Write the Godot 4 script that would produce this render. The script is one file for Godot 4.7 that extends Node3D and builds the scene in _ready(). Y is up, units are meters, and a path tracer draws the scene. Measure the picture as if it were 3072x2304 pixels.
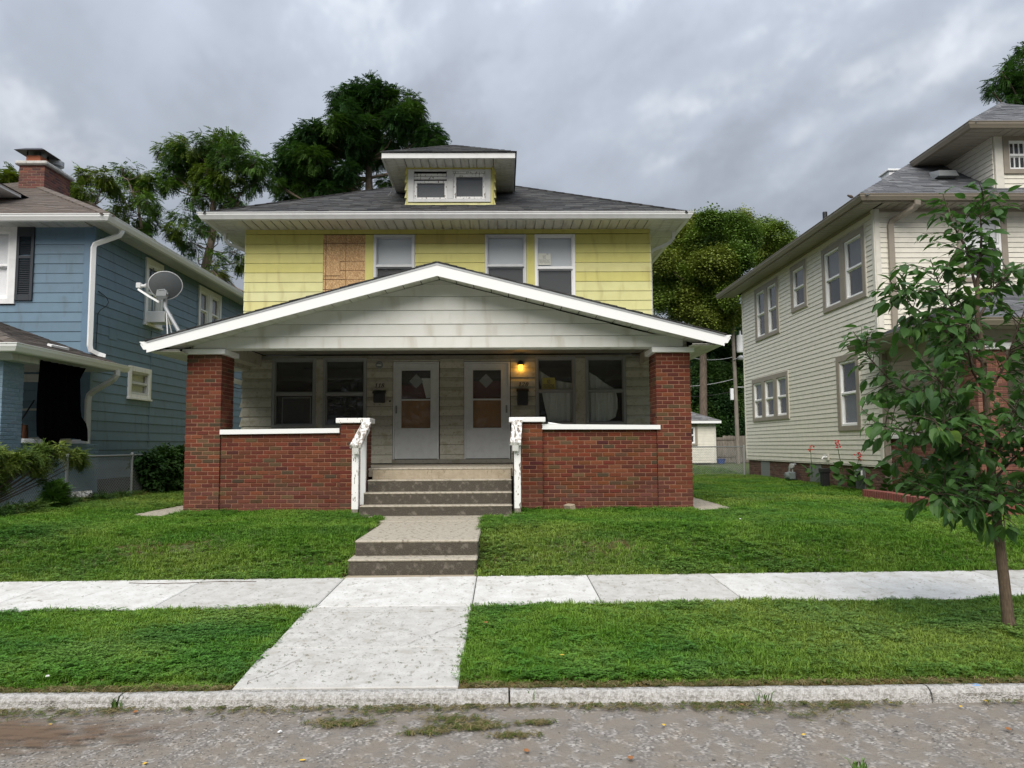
extends Node3D
# A worn yellow double house with a brick porch, between a blue and a cream house, under an overcast sky.

const EYE := Vector3(0, 1.65, 12.95)
var M := {}
var T := {}
var rng := RandomNumberGenerator.new()
var noise := FastNoiseLite.new()
var cache := {}


class Geo:
	# collects triangles; corners are given counter-clockwise as seen from outside
	var v := PackedVector3Array()
	var n := PackedVector3Array()
	var c := PackedColorArray()
	var uv := PackedVector2Array()
	var col := Color.WHITE
	var use_uv := false
	var xf := Transform3D()

	func tri(a: Vector3, b: Vector3, d: Vector3) -> void:
		a = xf * a
		b = xf * b
		d = xf * d
		var m := (b - a).cross(d - a).normalized()
		v.append_array([a, d, b])
		n.append_array([m, m, m])
		c.append_array([col, col, col])

	func tri_n(a: Vector3, b: Vector3, d: Vector3, na: Vector3, nb: Vector3, nd: Vector3) -> void:
		v.append_array([xf * a, xf * d, xf * b])
		n.append_array([(xf.basis * na).normalized(), (xf.basis * nd).normalized(), (xf.basis * nb).normalized()])
		c.append_array([col, col, col])

	func quad(a: Vector3, b: Vector3, d: Vector3, e: Vector3) -> void:
		tri(a, b, d)
		tri(a, d, e)

	func quad_uv(a: Vector3, b: Vector3, d: Vector3, e: Vector3, r := Rect2(0, 0, 1, 1)) -> void:
		use_uv = true
		quad(a, b, d, e)
		var p := r.position
		var q := r.end
		uv.append_array([Vector2(p.x, q.y), Vector2(q.x, p.y), Vector2(q.x, q.y), Vector2(p.x, q.y), Vector2(p.x, p.y), Vector2(q.x, p.y)])

	func out_tri(a: Vector3, b: Vector3, d: Vector3, o: Vector3) -> void:
		if (b - a).cross(d - a).dot((a + b + d) / 3.0 - o) < 0.0:
			tri(a, d, b)
		else:
			tri(a, b, d)

	func out_quad(a: Vector3, b: Vector3, d: Vector3, e: Vector3, o: Vector3) -> void:
		out_tri(a, b, d, o)
		out_tri(a, d, e, o)

	func hexa(p: Array) -> void:
		# eight corners: bottom ring then top ring
		var o := Vector3.ZERO
		for q in p:
			o += q / 8.0
		out_quad(p[0], p[1], p[2], p[3], o)
		out_quad(p[4], p[5], p[6], p[7], o)
		for i in 4:
			var j := (i + 1) % 4
			out_quad(p[i], p[j], p[j + 4], p[i + 4], o)

	func box(lo: Vector3, hi: Vector3, b := 0.0) -> void:
		if b <= 0.0:
			hexa([lo, Vector3(hi.x, lo.y, lo.z), Vector3(hi.x, lo.y, hi.z), Vector3(lo.x, lo.y, hi.z), Vector3(lo.x, hi.y, lo.z), Vector3(hi.x, hi.y, lo.z), hi, Vector3(lo.x, hi.y, hi.z)])
			return
		var o := (lo + hi) / 2.0
		var h := (hi - lo) / 2.0
		var bb: float = minf(b, minf(h.x, minf(h.y, h.z)) * 0.9)
		for ax in 3:
			var u := (ax + 1) % 3
			var w := (ax + 2) % 3
			for s in [-1.0, 1.0]:
				out_quad(cv(o, h, bb, ax, s, u, -1.0, w, -1.0), cv(o, h, bb, ax, s, u, 1.0, w, -1.0), cv(o, h, bb, ax, s, u, 1.0, w, 1.0), cv(o, h, bb, ax, s, u, -1.0, w, 1.0), o)
				for t in [-1.0, 1.0]:
					out_quad(cv(o, h, bb, ax, s, u, t, w, -1.0), cv(o, h, bb, ax, s, u, t, w, 1.0), cv(o, h, bb, u, t, ax, s, w, 1.0), cv(o, h, bb, u, t, ax, s, w, -1.0), o)
		for sx in [-1.0, 1.0]:
			for sy in [-1.0, 1.0]:
				for sz in [-1.0, 1.0]:
					out_tri(cv(o, h, bb, 0, sx, 1, sy, 2, sz), cv(o, h, bb, 1, sy, 0, sx, 2, sz), cv(o, h, bb, 2, sz, 0, sx, 1, sy), o)

	func cv(o: Vector3, h: Vector3, b: float, ax: int, s: float, u: int, su: float, w: int, sw: float) -> Vector3:
		var p := o
		p[ax] += s * h[ax]
		p[u] += su * (h[u] - b)
		p[w] += sw * (h[w] - b)
		return p

	func board(b0: float, b1: float, t0: float, t1: float, y0: float, y1: float, lap: float) -> void:
		# a lapped board in a wall's own axes: x along, y up, z out
		hexa([Vector3(b0, y0 + lap * 0.55, -0.008), Vector3(b1, y0 + lap * 0.55, -0.008), Vector3(b1, y0 + lap * 0.55, lap), Vector3(b0, y0 + lap * 0.55, lap), Vector3(t0, y1, -0.008), Vector3(t1, y1, -0.008), Vector3(t1, y1, 0.003), Vector3(t0, y1, 0.003)])

	func board_bent(b0: float, b1: float, y0: float, y1: float, lap: float) -> void:
		# an older board with a rounded shoulder
		var ym := lerpf(y0, y1, 0.62)
		hexa([Vector3(b0, y0 + 0.008, -0.008), Vector3(b1, y0 + 0.008, -0.008), Vector3(b1, y0 + 0.008, lap), Vector3(b0, y0 + 0.008, lap), Vector3(b0, ym, -0.008), Vector3(b1, ym, -0.008), Vector3(b1, ym, lap * 1.05), Vector3(b0, ym, lap * 1.05)])
		hexa([Vector3(b0, ym, -0.008), Vector3(b1, ym, -0.008), Vector3(b1, ym, lap * 1.05), Vector3(b0, ym, lap * 1.05), Vector3(b0, y1, -0.008), Vector3(b1, y1, -0.008), Vector3(b1, y1, 0.0), Vector3(b0, y1, 0.0)])

	func tube(path: Array, radii: Array, sides := 8, caps := true) -> void:
		var rings := []
		var ns := []
		var up := Vector3.UP
		for i in path.size():
			var a: Vector3 = path[maxi(i - 1, 0)]
			var b: Vector3 = path[mini(i + 1, path.size() - 1)]
			var d := (b - a).normalized()
			if absf(d.dot(up)) > 0.95:
				up = Vector3.RIGHT if absf(d.dot(Vector3.RIGHT)) < 0.9 else Vector3.FORWARD
			var s := d.cross(up).normalized()
			var w := s.cross(d).normalized()
			up = w
			var r: float = radii[mini(i, radii.size() - 1)]
			var ring := []
			var nn := []
			for k in sides:
				var t := TAU * k / sides
				var q := s * cos(t) + w * sin(t)
				ring.append(path[i] + q * r)
				nn.append(q)
			rings.append(ring)
			ns.append(nn)
		for i in path.size() - 1:
			for k in sides:
				var j := (k + 1) % sides
				tri_n(rings[i][k], rings[i + 1][j], rings[i][j], ns[i][k], ns[i + 1][j], ns[i][j])
				tri_n(rings[i][k], rings[i + 1][k], rings[i + 1][j], ns[i][k], ns[i + 1][k], ns[i + 1][j])
		if caps:
			var last := path.size() - 1
			for k in sides:
				var j := (k + 1) % sides
				out_tri(path[0], rings[0][k], rings[0][j], path[1])
				out_tri(path[last], rings[last][k], rings[last][j], path[last - 1])

	func pipe(path: Array, wx: float, wy: float, side: Vector3) -> void:
		# a rectangular pipe; side is the direction of its width
		var rings := []
		for i in path.size():
			var a: Vector3 = path[maxi(i - 1, 0)]
			var b: Vector3 = path[mini(i + 1, path.size() - 1)]
			var d := (b - a).normalized()
			var w := d.cross(side).normalized()
			var s := w.cross(d).normalized()
			var p: Vector3 = path[i]
			rings.append([p + s * wx + w * wy, p - s * wx + w * wy, p - s * wx - w * wy, p + s * wx - w * wy])
		for i in path.size() - 1:
			var o: Vector3 = (path[i] + path[i + 1]) / 2.0
			for k in 4:
				var j := (k + 1) % 4
				out_quad(rings[i][k], rings[i][j], rings[i + 1][j], rings[i + 1][k], o)
		var e := path.size() - 1
		out_quad(rings[0][0], rings[0][1], rings[0][2], rings[0][3], path[1])
		out_quad(rings[e][0], rings[e][1], rings[e][2], rings[e][3], path[e - 1])

	func lathe(at: Vector3, axis: Vector3, prof: Array, sides := 16) -> void:
		# profile of (radius, along axis)
		var s := axis.cross(Vector3.RIGHT if absf(axis.x) < 0.8 else Vector3.UP).normalized()
		var w := axis.cross(s).normalized()
		for i in prof.size() - 1:
			var p: Vector2 = prof[i]
			var q: Vector2 = prof[i + 1]
			var sl := Vector2(q.y - p.y, p.x - q.x).normalized()
			for k in sides:
				var t := TAU * k / sides
				var t2 := TAU * (k + 1) / sides
				var d := s * cos(t) + w * sin(t)
				var d2 := s * cos(t2) + w * sin(t2)
				var nn := d * sl.x + axis * sl.y
				var n2 := d2 * sl.x + axis * sl.y
				tri_n(at + d * p.x + axis * p.y, at + d2 * p.x + axis * p.y, at + d2 * q.x + axis * q.y, nn, n2, n2)
				tri_n(at + d * p.x + axis * p.y, at + d2 * q.x + axis * q.y, at + d * q.x + axis * q.y, nn, n2, nn)

	func sweep(prof: Array, path: Array, outs: Array) -> void:
		# profile of (out, up) carried along a level path; outs: the outward direction at each corner, mitred
		var rings := []
		for i in path.size():
			var ring := []
			for q in prof:
				ring.append(path[i] + outs[i] * q.x + Vector3.UP * q.y)
			rings.append(ring)
		var m := prof.size()
		for i in path.size() - 1:
			var o := Vector3.ZERO
			for k in m:
				o += (rings[i][k] + rings[i + 1][k]) / (2.0 * m)
			for k in m:
				var j := (k + 1) % m
				out_quad(rings[i][k], rings[i][j], rings[i + 1][j], rings[i + 1][k], o)
		for e in [0, path.size() - 1]:
			for k in range(1, m - 1):
				out_tri(rings[e][0], rings[e][k], rings[e][k + 1], rings[1 if e == 0 else e - 1][0])

	func prism(poly: PackedVector2Array, to3: Transform3D, y0: float, y1: float, jit := Vector3.ZERO) -> void:
		# a flat polygon (in to3's x and z) given thickness along to3's y
		var o := Vector3.ZERO
		var lo := []
		var hi := []
		for q in poly:
			lo.append(to3 * Vector3(q.x, y0, q.y))
			hi.append(to3 * Vector3(q.x, y1 + jit.x + jit.y * q.x + jit.z * q.y, q.y))
		for i in lo.size():
			o += (lo[i] + hi[i]) / (2.0 * lo.size())
		for i in range(1, lo.size() - 1):
			out_tri(hi[0], hi[i], hi[i + 1], o)
			out_tri(lo[0], lo[i], lo[i + 1], o)
		for i in lo.size():
			var j := (i + 1) % lo.size()
			out_quad(lo[i], lo[j], hi[j], hi[i], o)

	func mesh() -> ArrayMesh:
		var m := ArrayMesh.new()
		if v.is_empty():
			return m
		var a := []
		a.resize(Mesh.ARRAY_MAX)
		a[Mesh.ARRAY_VERTEX] = v
		a[Mesh.ARRAY_NORMAL] = n
		a[Mesh.ARRAY_COLOR] = c
		if use_uv and uv.size() == v.size():
			a[Mesh.ARRAY_TEX_UV] = uv
		m.add_surface_from_arrays(Mesh.PRIMITIVE_TRIANGLES, a)
		return m


func part(called: String, g, material: Material, parent: Node) -> MeshInstance3D:
	var o := MeshInstance3D.new()
	o.name = called
	o.mesh = g.mesh() if g is Geo else g
	o.material_override = material
	parent.add_child(o, true)
	return o


func hold(called: String, parent: Node, t := Transform3D()) -> Node3D:
	var o := Node3D.new()
	o.name = called
	o.transform = t
	parent.add_child(o, true)
	return o


func tag(o: Node, label: String, category: String, group := "") -> Node:
	o.set_meta("label", label)
	o.set_meta("category", category)
	if group:
		o.set_meta("group", group)
	return o


func thing(called: String, label: String, category: String, at := Vector3.ZERO, group := "") -> Node3D:
	var o := hold(called, self, Transform3D(Basis(), at))
	tag(o, label, category, group)
	return o


func structure(o: Node) -> Node:
	o.set_meta("kind", "structure")
	return o


func stuff(o: Node, label := "", category := "") -> Node:
	o.set_meta("kind", "stuff")
	if label:
		tag(o, label, category)
	return o


func lin(r: float, g: float, b: float) -> Color:
	return Color(r, g, b).linear_to_srgb()


func V(x: float, y: float, z: float) -> Vector3:
	return Vector3(x, y, z)


func wall_at(p: Vector3, deg: float) -> Transform3D:
	return Transform3D(Basis(Vector3.UP, deg_to_rad(deg)), p)


# ---- textures -------------------------------------------------------------
func grey(key: int, freq: float, size := 512, kind := FastNoiseLite.TYPE_SIMPLEX_SMOOTH, octaves := 4, w := 0) -> Image:
	var f := FastNoiseLite.new()
	f.seed = key
	f.frequency = freq
	f.noise_type = kind
	f.fractal_octaves = octaves
	if kind == FastNoiseLite.TYPE_CELLULAR:
		f.fractal_type = FastNoiseLite.FRACTAL_NONE
		f.cellular_return_type = FastNoiseLite.RETURN_CELL_VALUE
	var im := f.get_seamless_image(w if w else size, size)
	im.convert(Image.FORMAT_L8)
	return im


func stretched(key: int, freq: float, across: int, along: int, size := 512) -> Image:
	# noise drawn out along one direction
	var im := grey(key, freq, along, FastNoiseLite.TYPE_SIMPLEX_SMOOTH, 4, across)
	im.resize(size, size, Image.INTERPOLATE_CUBIC)
	return im


func ramp(stops: Array) -> PackedByteArray:
	# 256 sRGB colours from [position, Color(linear)] stops
	var out := PackedByteArray()
	for i in 256:
		var t := i / 255.0
		var k := 0
		while k < stops.size() - 2 and t > stops[k + 1][0]:
			k += 1
		var a: float = stops[k][0]
		var b: float = stops[k + 1][0]
		var c: Color = (stops[k][1] as Color).lerp(stops[k + 1][1], clampf((t - a) / maxf(b - a, 0.0001), 0, 1)).linear_to_srgb()
		out.append_array([int(c.r * 255.0), int(c.g * 255.0), int(c.b * 255.0)])
	return out


func tinted(im: Image, stops: Array) -> Image:
	var lut := ramp(stops)
	var src := im.get_data()
	var out := PackedByteArray()
	out.resize(src.size() * 3)
	for i in src.size():
		var k := src[i] * 3
		out[i * 3] = lut[k]
		out[i * 3 + 1] = lut[k + 1]
		out[i * 3 + 2] = lut[k + 2]
	return Image.create_from_data(im.get_width(), im.get_height(), false, Image.FORMAT_RGB8, out)


func over(base: Image, top: Image, mask: Image, lo: float, hi: float) -> Image:
	# base with top laid over it where the mask passes from lo to hi
	var a := base.get_data()
	var b := top.get_data()
	var m := mask.get_data()
	var f := PackedFloat32Array()
	f.resize(256)
	for i in 256:
		f[i] = smoothstep(lo, hi, i / 255.0)
	for i in m.size():
		var t := f[m[i]]
		if t > 0.0:
			for k in 3:
				a[i * 3 + k] = int(lerpf(a[i * 3 + k], b[i * 3 + k], t))
	return Image.create_from_data(base.get_width(), base.get_height(), false, Image.FORMAT_RGB8, a)


func flat(c: Color, size := 512) -> Image:
	var im := Image.create(size, size, false, Image.FORMAT_RGB8)
	im.fill(c.linear_to_srgb())
	return im


func tex(im: Image) -> ImageTexture:
	return ImageTexture.create_from_image(im)


func mat(key: String, c: Color, rough: float, t: Texture2D = null, scale := 1.0, opts := {}) -> StandardMaterial3D:
	# c is linear; textures are laid on in world axes
	var m := StandardMaterial3D.new()
	m.resource_name = key
	m.albedo_color = c.linear_to_srgb()
	m.roughness = rough
	if t:
		m.albedo_texture = t
		m.uv1_triplanar = true
		m.uv1_world_triplanar = true
		m.uv1_scale = Vector3.ONE * scale
	for k in opts:
		m.set(k, opts[k])
	M[key] = m
	return m


func bumped(m: StandardMaterial3D, t: Texture2D, cm: float) -> void:
	m.heightmap_enabled = true
	m.heightmap_texture = t
	m.heightmap_scale = cm


func materials() -> void:
	var soft := grey(1, 0.012)
	var fine := grey(2, 0.09, 512, FastNoiseLite.TYPE_SIMPLEX_SMOOTH, 3)
	var grain := grey(3, 0.3, 512, FastNoiseLite.TYPE_SIMPLEX, 2)
	T.soft = tex(soft)
	T.fine = tex(fine)
	T.grain = tex(grain)
	var W := Color(1, 1, 1)
	# gently uneven paint
	T.paint = tex(tinted(soft, [[0.0, W * 0.86], [0.5, W * 0.97], [1.0, W]]))
	# chalky faded paint
	var chalk := tinted(soft, [[0.0, Color(0.9, 0.9, 0.86)], [1.0, Color(1, 1, 1)]])
	T.chalk = tex(over(chalk, flat(Color(0.76, 0.73, 0.66)), stretched(11, 0.014, 512, 110), 0.58, 1.0))
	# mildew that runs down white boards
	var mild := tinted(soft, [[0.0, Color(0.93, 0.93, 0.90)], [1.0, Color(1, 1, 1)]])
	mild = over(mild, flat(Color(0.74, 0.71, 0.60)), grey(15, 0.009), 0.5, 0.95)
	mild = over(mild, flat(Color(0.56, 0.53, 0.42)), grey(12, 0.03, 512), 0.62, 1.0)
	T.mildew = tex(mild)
	T.streak = tex(over(flat(W), flat(Color(0.76, 0.74, 0.69)), stretched(13, 0.02, 512, 64), 0.5, 1.0))
	# roof grit
	T.grit = tex(tinted(grain, [[0.0, W * 0.55], [1.0, W]]))
	# brick skin: fine vertical wire-cut lines with pits
	var br := tinted(stretched(14, 0.05, 512, 96), [[0.0, W * 0.7], [0.55, W * 0.95], [1.0, W]])
	T.brick = tex(over(br, flat(W * 0.5), fine, 0.62, 0.85))
	# concrete
	var con := tinted(soft, [[0.0, Color(0.78, 0.77, 0.74)], [1.0, Color(1, 1, 0.99)]])
	con = over(con, flat(Color(0.72, 0.70, 0.65)), grey(25, 0.007), 0.55, 1.0)
	con = over(con, flat(Color(0.60, 0.58, 0.53)), fine, 0.64, 0.9)
	con = over(con, flat(Color(0.5, 0.48, 0.42)), stretched(26, 0.02, 512, 200), 0.74, 1.0)
	T.concrete = tex(con)
	var old := tinted(fine, [[0.0, Color(0.24, 0.21, 0.16)], [0.5, Color(0.36, 0.33, 0.27)], [1.0, Color(0.46, 0.43, 0.36)]])
	old = over(old, flat(Color(0.62, 0.60, 0.54)), grain, 0.72, 0.8)
	old = over(old, flat(Color(0.14, 0.12, 0.09)), grey(21, 0.02), 0.6, 0.9)
	T.old = tex(old)
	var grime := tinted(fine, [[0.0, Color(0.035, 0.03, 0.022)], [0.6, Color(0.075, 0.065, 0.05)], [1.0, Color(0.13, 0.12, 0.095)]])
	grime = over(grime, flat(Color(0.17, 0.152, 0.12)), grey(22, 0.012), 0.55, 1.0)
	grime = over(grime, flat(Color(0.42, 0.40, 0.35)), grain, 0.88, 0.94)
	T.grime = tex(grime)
	# kerb: pale, flaking, dark pits
	var ker := tinted(fine, [[0.0, Color(0.26, 0.25, 0.23)], [0.5, Color(0.45, 0.44, 0.42)], [1.0, Color(0.62, 0.61, 0.59)]])
	ker = over(ker, flat(Color(0.20, 0.19, 0.17)), stretched(23, 0.03, 256, 512), 0.60, 0.8)
	ker = over(ker, flat(Color(0.27, 0.255, 0.23)), grey(24, 0.035), 0.56, 0.72)
	T.kerb = tex(ker)
	# road: fine tar with worn-out aggregate
	var cells := grey(31, 0.11, 512, FastNoiseLite.TYPE_CELLULAR, 1)
	var stones := tinted(cells, [[0.0, Color(0.14, 0.13, 0.115)], [0.5, Color(0.225, 0.207, 0.185)], [0.85, Color(0.32, 0.297, 0.268)], [1.0, Color(0.45, 0.425, 0.39)]])
	var tar := tinted(grain, [[0.0, Color(0.15, 0.134, 0.112)], [0.5, Color(0.21, 0.187, 0.157)], [1.0, Color(0.265, 0.24, 0.205)]])
	T.road = tex(over(tar, stones, grey(32, 0.008), 0.35, 0.75))
	T.road_relief = tex(cells)
	T.road_tone = tex(over(tinted(grey(33, 0.006), [[0.0, Color(0.82, 0.81, 0.82)], [0.5, Color(1, 1, 1)], [1.0, Color(1.0, 0.96, 0.9)]]), flat(Color(0.9, 0.9, 0.92)), grey(34, 0.004), 0.6, 0.9))
	# earth and thatch under the grass
	T.earth = tex(tinted(fine, [[0.0, Color(0.035, 0.045, 0.012)], [0.5, Color(0.06, 0.085, 0.02)], [1.0, Color(0.10, 0.115, 0.035)]]))
	# bark
	T.bark = tex(tinted(stretched(41, 0.05, 512, 80), [[0.0, Color(0.06, 0.045, 0.035)], [0.6, Color(0.15, 0.115, 0.085)], [1.0, Color(0.24, 0.19, 0.15)]]))
	T.wood = tex(tinted(stretched(42, 0.05, 512, 40), [[0.0, Color(0.13, 0.115, 0.10)], [0.6, Color(0.26, 0.235, 0.205)], [1.0, Color(0.36, 0.33, 0.29)]]))
	# white paint flaking off grey wood
	var peel := over(tinted(stretched(43, 0.06, 512, 64), [[0.0, Color(0.12, 0.10, 0.08)], [1.0, Color(0.34, 0.30, 0.25)]]), flat(Color(0.85, 0.85, 0.84)), stretched(44, 0.02, 512, 200), 0.47, 0.49)
	T.peel = tex(peel)
	T.peel_little = tex(over(flat(Color(0.85, 0.85, 0.84)), tinted(stretched(43, 0.06, 512, 64), [[0.0, Color(0.12, 0.10, 0.08)], [1.0, Color(0.34, 0.30, 0.25)]]), stretched(45, 0.02, 512, 160), 0.74, 0.76))
	T.osb = tex(strand_board())

	mat("white", Color(0.78, 0.79, 0.79), 0.45, T.paint, 0.5)
	mat("white_clean", Color(0.86, 0.87, 0.87), 0.4)
	mat("white_worn", Color(0.80, 0.80, 0.78), 0.55, T.streak, 0.9)
	mat("white_trim", Color(0.66, 0.67, 0.66), 0.5, T.paint, 0.7)
	mat("alum", Color(0.62, 0.64, 0.65), 0.4, T.paint, 0.8)
	mat("alum_dull", Color(0.27, 0.28, 0.28), 0.45, T.paint, 0.8)
	mat("door_white", Color(0.56, 0.585, 0.595), 0.42, T.paint, 0.8)
	for i in 4:
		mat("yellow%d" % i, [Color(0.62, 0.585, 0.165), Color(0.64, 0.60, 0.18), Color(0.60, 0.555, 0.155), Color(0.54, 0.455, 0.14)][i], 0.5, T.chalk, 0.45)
		mat("yellow_pale%d" % i, [Color(0.69, 0.675, 0.31), Color(0.70, 0.69, 0.36), Color(0.67, 0.64, 0.27), Color(0.69, 0.68, 0.33)][i], 0.5, T.chalk, 0.45)
		mat("dingy_shaded%d" % i, Color(0.58, 0.565, 0.48) * [0.80, 0.72, 0.88, 0.40][i], 0.6, T.mildew, [0.9, 0.83, 1.0, 0.77][i])  # dirty porch tones; the last is darkened to carry the ceiling's shade
		mat("gable%d" % i, Color(0.66, 0.665, 0.64) * [1.0, 0.97, 1.03, 1.0][i], 0.5, T.chalk, [0.35, 0.3, 0.4, 0.33][i])
		mat("blue%d" % i, Color(0.122, 0.205, 0.285) * [1.0, 0.95, 1.05, 0.98][i], 0.5, T.chalk, 0.5)
		mat("cream%d" % i, Color(0.76, 0.735, 0.64) * [1.0, 0.98, 1.02, 0.99][i], 0.45, T.paint, 0.6)
		mat("plank%d" % i, Color(0.9, 0.88, 0.84) * [1.0, 0.8, 0.9, 1.1][i], 0.85, T.wood, 0.8)
	mat("blue_trim", Color(0.12, 0.205, 0.295), 0.5, T.paint, 0.5)
	mat("blue_brick", Color(0.20, 0.30, 0.385), 0.6, T.brick, 2.0)
	mat("taupe", Color(0.30, 0.265, 0.215), 0.5, T.paint, 0.6)
	mat("taupe_gutter", Color(0.27, 0.235, 0.185), 0.42, T.paint, 0.6)
	mat("cream_post", Color(0.70, 0.68, 0.60), 0.45, T.paint, 0.6)
	mat("soffit", Color(0.62, 0.61, 0.56), 0.5, T.streak, 0.7)
	mat("soffit_blue", Color(0.50, 0.52, 0.51), 0.5, T.streak, 0.7)
	mat("soffit_taupe", Color(0.36, 0.325, 0.27), 0.5, T.paint, 0.7)
	mat("inside", Color(0.018, 0.02, 0.02), 0.9)
	mat("inside_grey", Color(0.075, 0.085, 0.09), 0.8)
	mat("screen", Color(0.022, 0.026, 0.028), 0.7)
	mat("shade", Color(0.52, 0.56, 0.585), 0.8)
	mat("shade_white", Color(0.78, 0.80, 0.82), 0.8)
	mat("curtain", Color(0.50, 0.54, 0.52), 0.9, T.paint, 2.0)
	mat("brown_blind", Color(0.24, 0.12, 0.04), 0.8, T.paint, 1.5)
	mat("red_blind", Color(0.07, 0.022, 0.018), 0.8)
	mat("brick", Color.WHITE, 0.82, T.brick, 3.0, {"vertex_color_use_as_albedo": true})
	bumped(M.brick, T.fine, 0.25)
	mat("mortar", Color(0.32, 0.165, 0.105), 0.9, T.concrete, 2.0)
	mat("mortar_dark", Color(0.29, 0.195, 0.14), 0.9, T.concrete, 2.0)
	mat("mortar_blue", Color(0.17, 0.26, 0.34), 0.7)
	mat("shingle", Color.WHITE, 0.93, T.grit, 5.0, {"vertex_color_use_as_albedo": true})
	mat("roof_black", Color(0.03, 0.03, 0.031), 0.9, T.grit, 3.0)
	mat("concrete", Color(0.68, 0.68, 0.665), 0.85, T.concrete, 0.6)
	bumped(M.concrete, T.grain, 0.1)
	mat("concrete_worn", Color(0.56, 0.555, 0.535), 0.85, T.concrete, 0.8)
	bumped(M.concrete_worn, T.grain, 0.15)
	mat("old_concrete", Color(1.0, 0.98, 0.95), 0.9, T.old, 1.1)
	bumped(M.old_concrete, T.fine, 0.4)
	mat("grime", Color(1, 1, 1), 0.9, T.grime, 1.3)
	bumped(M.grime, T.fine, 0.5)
	mat("buff_concrete", Color(0.42, 0.36, 0.27), 0.9, T.concrete, 1.0)
	bumped(M.buff_concrete, T.fine, 0.4)
	mat("kerb", Color(1, 1, 1), 0.9, T.kerb, 1.6)
	bumped(M.kerb, T.fine, 0.8)
	mat("earth", Color(1, 1, 1), 0.95, T.earth, 0.9)
	mat("bark", Color(1, 1, 1), 0.9, T.bark, 0.8)
	mat("bark_young", Color(0.85, 0.78, 0.7), 0.8, T.bark, 3.0)
	mat("twig", Color(0.075, 0.05, 0.035), 0.7)
	mat("peel", Color(1, 1, 1), 0.6, T.peel, 1.7)
	mat("peel_little", Color(1, 1, 1), 0.6, T.peel_little, 1.6)
	mat("osb", Color(1, 1, 1), 0.75, T.osb, 0.9)
	mat("osb_line", Color(0.12, 0.05, 0.02), 0.8)
	mat("black", Color(0.008, 0.008, 0.009), 0.6)
	mat("black_metal", Color(0.02, 0.02, 0.022), 0.4)
	mat("dark_shutter", Color(0.022, 0.028, 0.036), 0.5)
	mat("drape", Color(0.003, 0.003, 0.004), 0.95, null, 1.0, {"metallic_specular": 0.05})
	mat("galv", Color(0.42, 0.44, 0.45), 0.45, T.paint, 3.0, {"metallic": 0.35})
	mat("galv_dull", Color(0.20, 0.215, 0.22), 0.6, T.paint, 3.0)
	mat("pipe_grey", Color(0.55, 0.56, 0.55), 0.45, T.streak, 1.5)
	mat("dish", Color(0.115, 0.125, 0.128), 0.5, T.paint, 2.0)
	mat("dish_light", Color(0.6, 0.61, 0.61), 0.5)
	mat("terracotta", Color(0.42, 0.14, 0.07), 0.8)
	mat("chair_brown", Color(0.20, 0.085, 0.04), 0.7)
	mat("blue_tub", Color(0.02, 0.06, 0.25), 0.5)
	mat("meter", Color(0.14, 0.17, 0.17), 0.5)
	mat("petal", Color(0.55, 0.012, 0.02), 0.6)
	mat("number_black", Color(0.015, 0.014, 0.013), 0.5)
	mat("sign_faded", Color(0.72, 0.72, 0.63), 0.8)
	mat("sign_grey", Color(0.40, 0.41, 0.37), 0.8)
	mat("sign_yellow", Color(0.42, 0.36, 0.05), 0.8)
	mat("paper", Color(0.2, 0.22, 0.22), 0.8)
	mat("yellow_leaf", Color(0.65, 0.42, 0.04), 0.7)
	mat("brown_leaf", Color(0.28, 0.12, 0.04), 0.8)
	mat("litter", Color(0.75, 0.76, 0.75), 0.7)
	mat("blue_spray", Color(0.18, 0.38, 0.68), 0.8)
	mat("red_brick_edge", Color(0.24, 0.075, 0.06), 0.85, T.brick, 2.5)
	mat("bird", Color(0.09, 0.07, 0.055), 0.8)
	var glass := StandardMaterial3D.new()
	glass.resource_name = "glass"
	glass.albedo_color = Color(1, 1, 1, 0.04)
	glass.transparency = BaseMaterial3D.TRANSPARENCY_ALPHA
	glass.roughness = 0.02
	glass.metallic_specular = 0.8
	M.glass = glass
	for a in [["blade", Color(1, 1, 1), 0.6, 0.5], ["leaf", Color(1, 1, 1), 0.55, 0.4], ["clip", Color(1, 1, 1), 0.85, 0.2]]:
		var m := mat(a[0], a[1], a[2], null, 1.0, {"vertex_color_use_as_albedo": true, "backlight_enabled": true, "metallic_specular": 0.3})
		m.backlight = Color(a[3], a[3], a[3] * 0.5).linear_to_srgb()
	for i in 4:
		var c: Color = [Color(0.036, 0.082, 0.022), Color(0.048, 0.105, 0.024), Color(0.028, 0.066, 0.022), Color(0.085, 0.15, 0.022)][i]
		var m := mat("tree_leaf%d" % i, c, 0.5, null, 1.0, {"backlight_enabled": true, "metallic_specular": 0.3})
		m.backlight = Color(0.05, 0.13, 0.018).linear_to_srgb()
	var lamp := mat("lamp_glass", Color(1.0, 0.75, 0.35), 0.4)
	lamp.emission_enabled = true
	lamp.emission = Color(1.0, 0.72, 0.25)
	lamp.emission_energy_multiplier = 1.3


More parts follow.
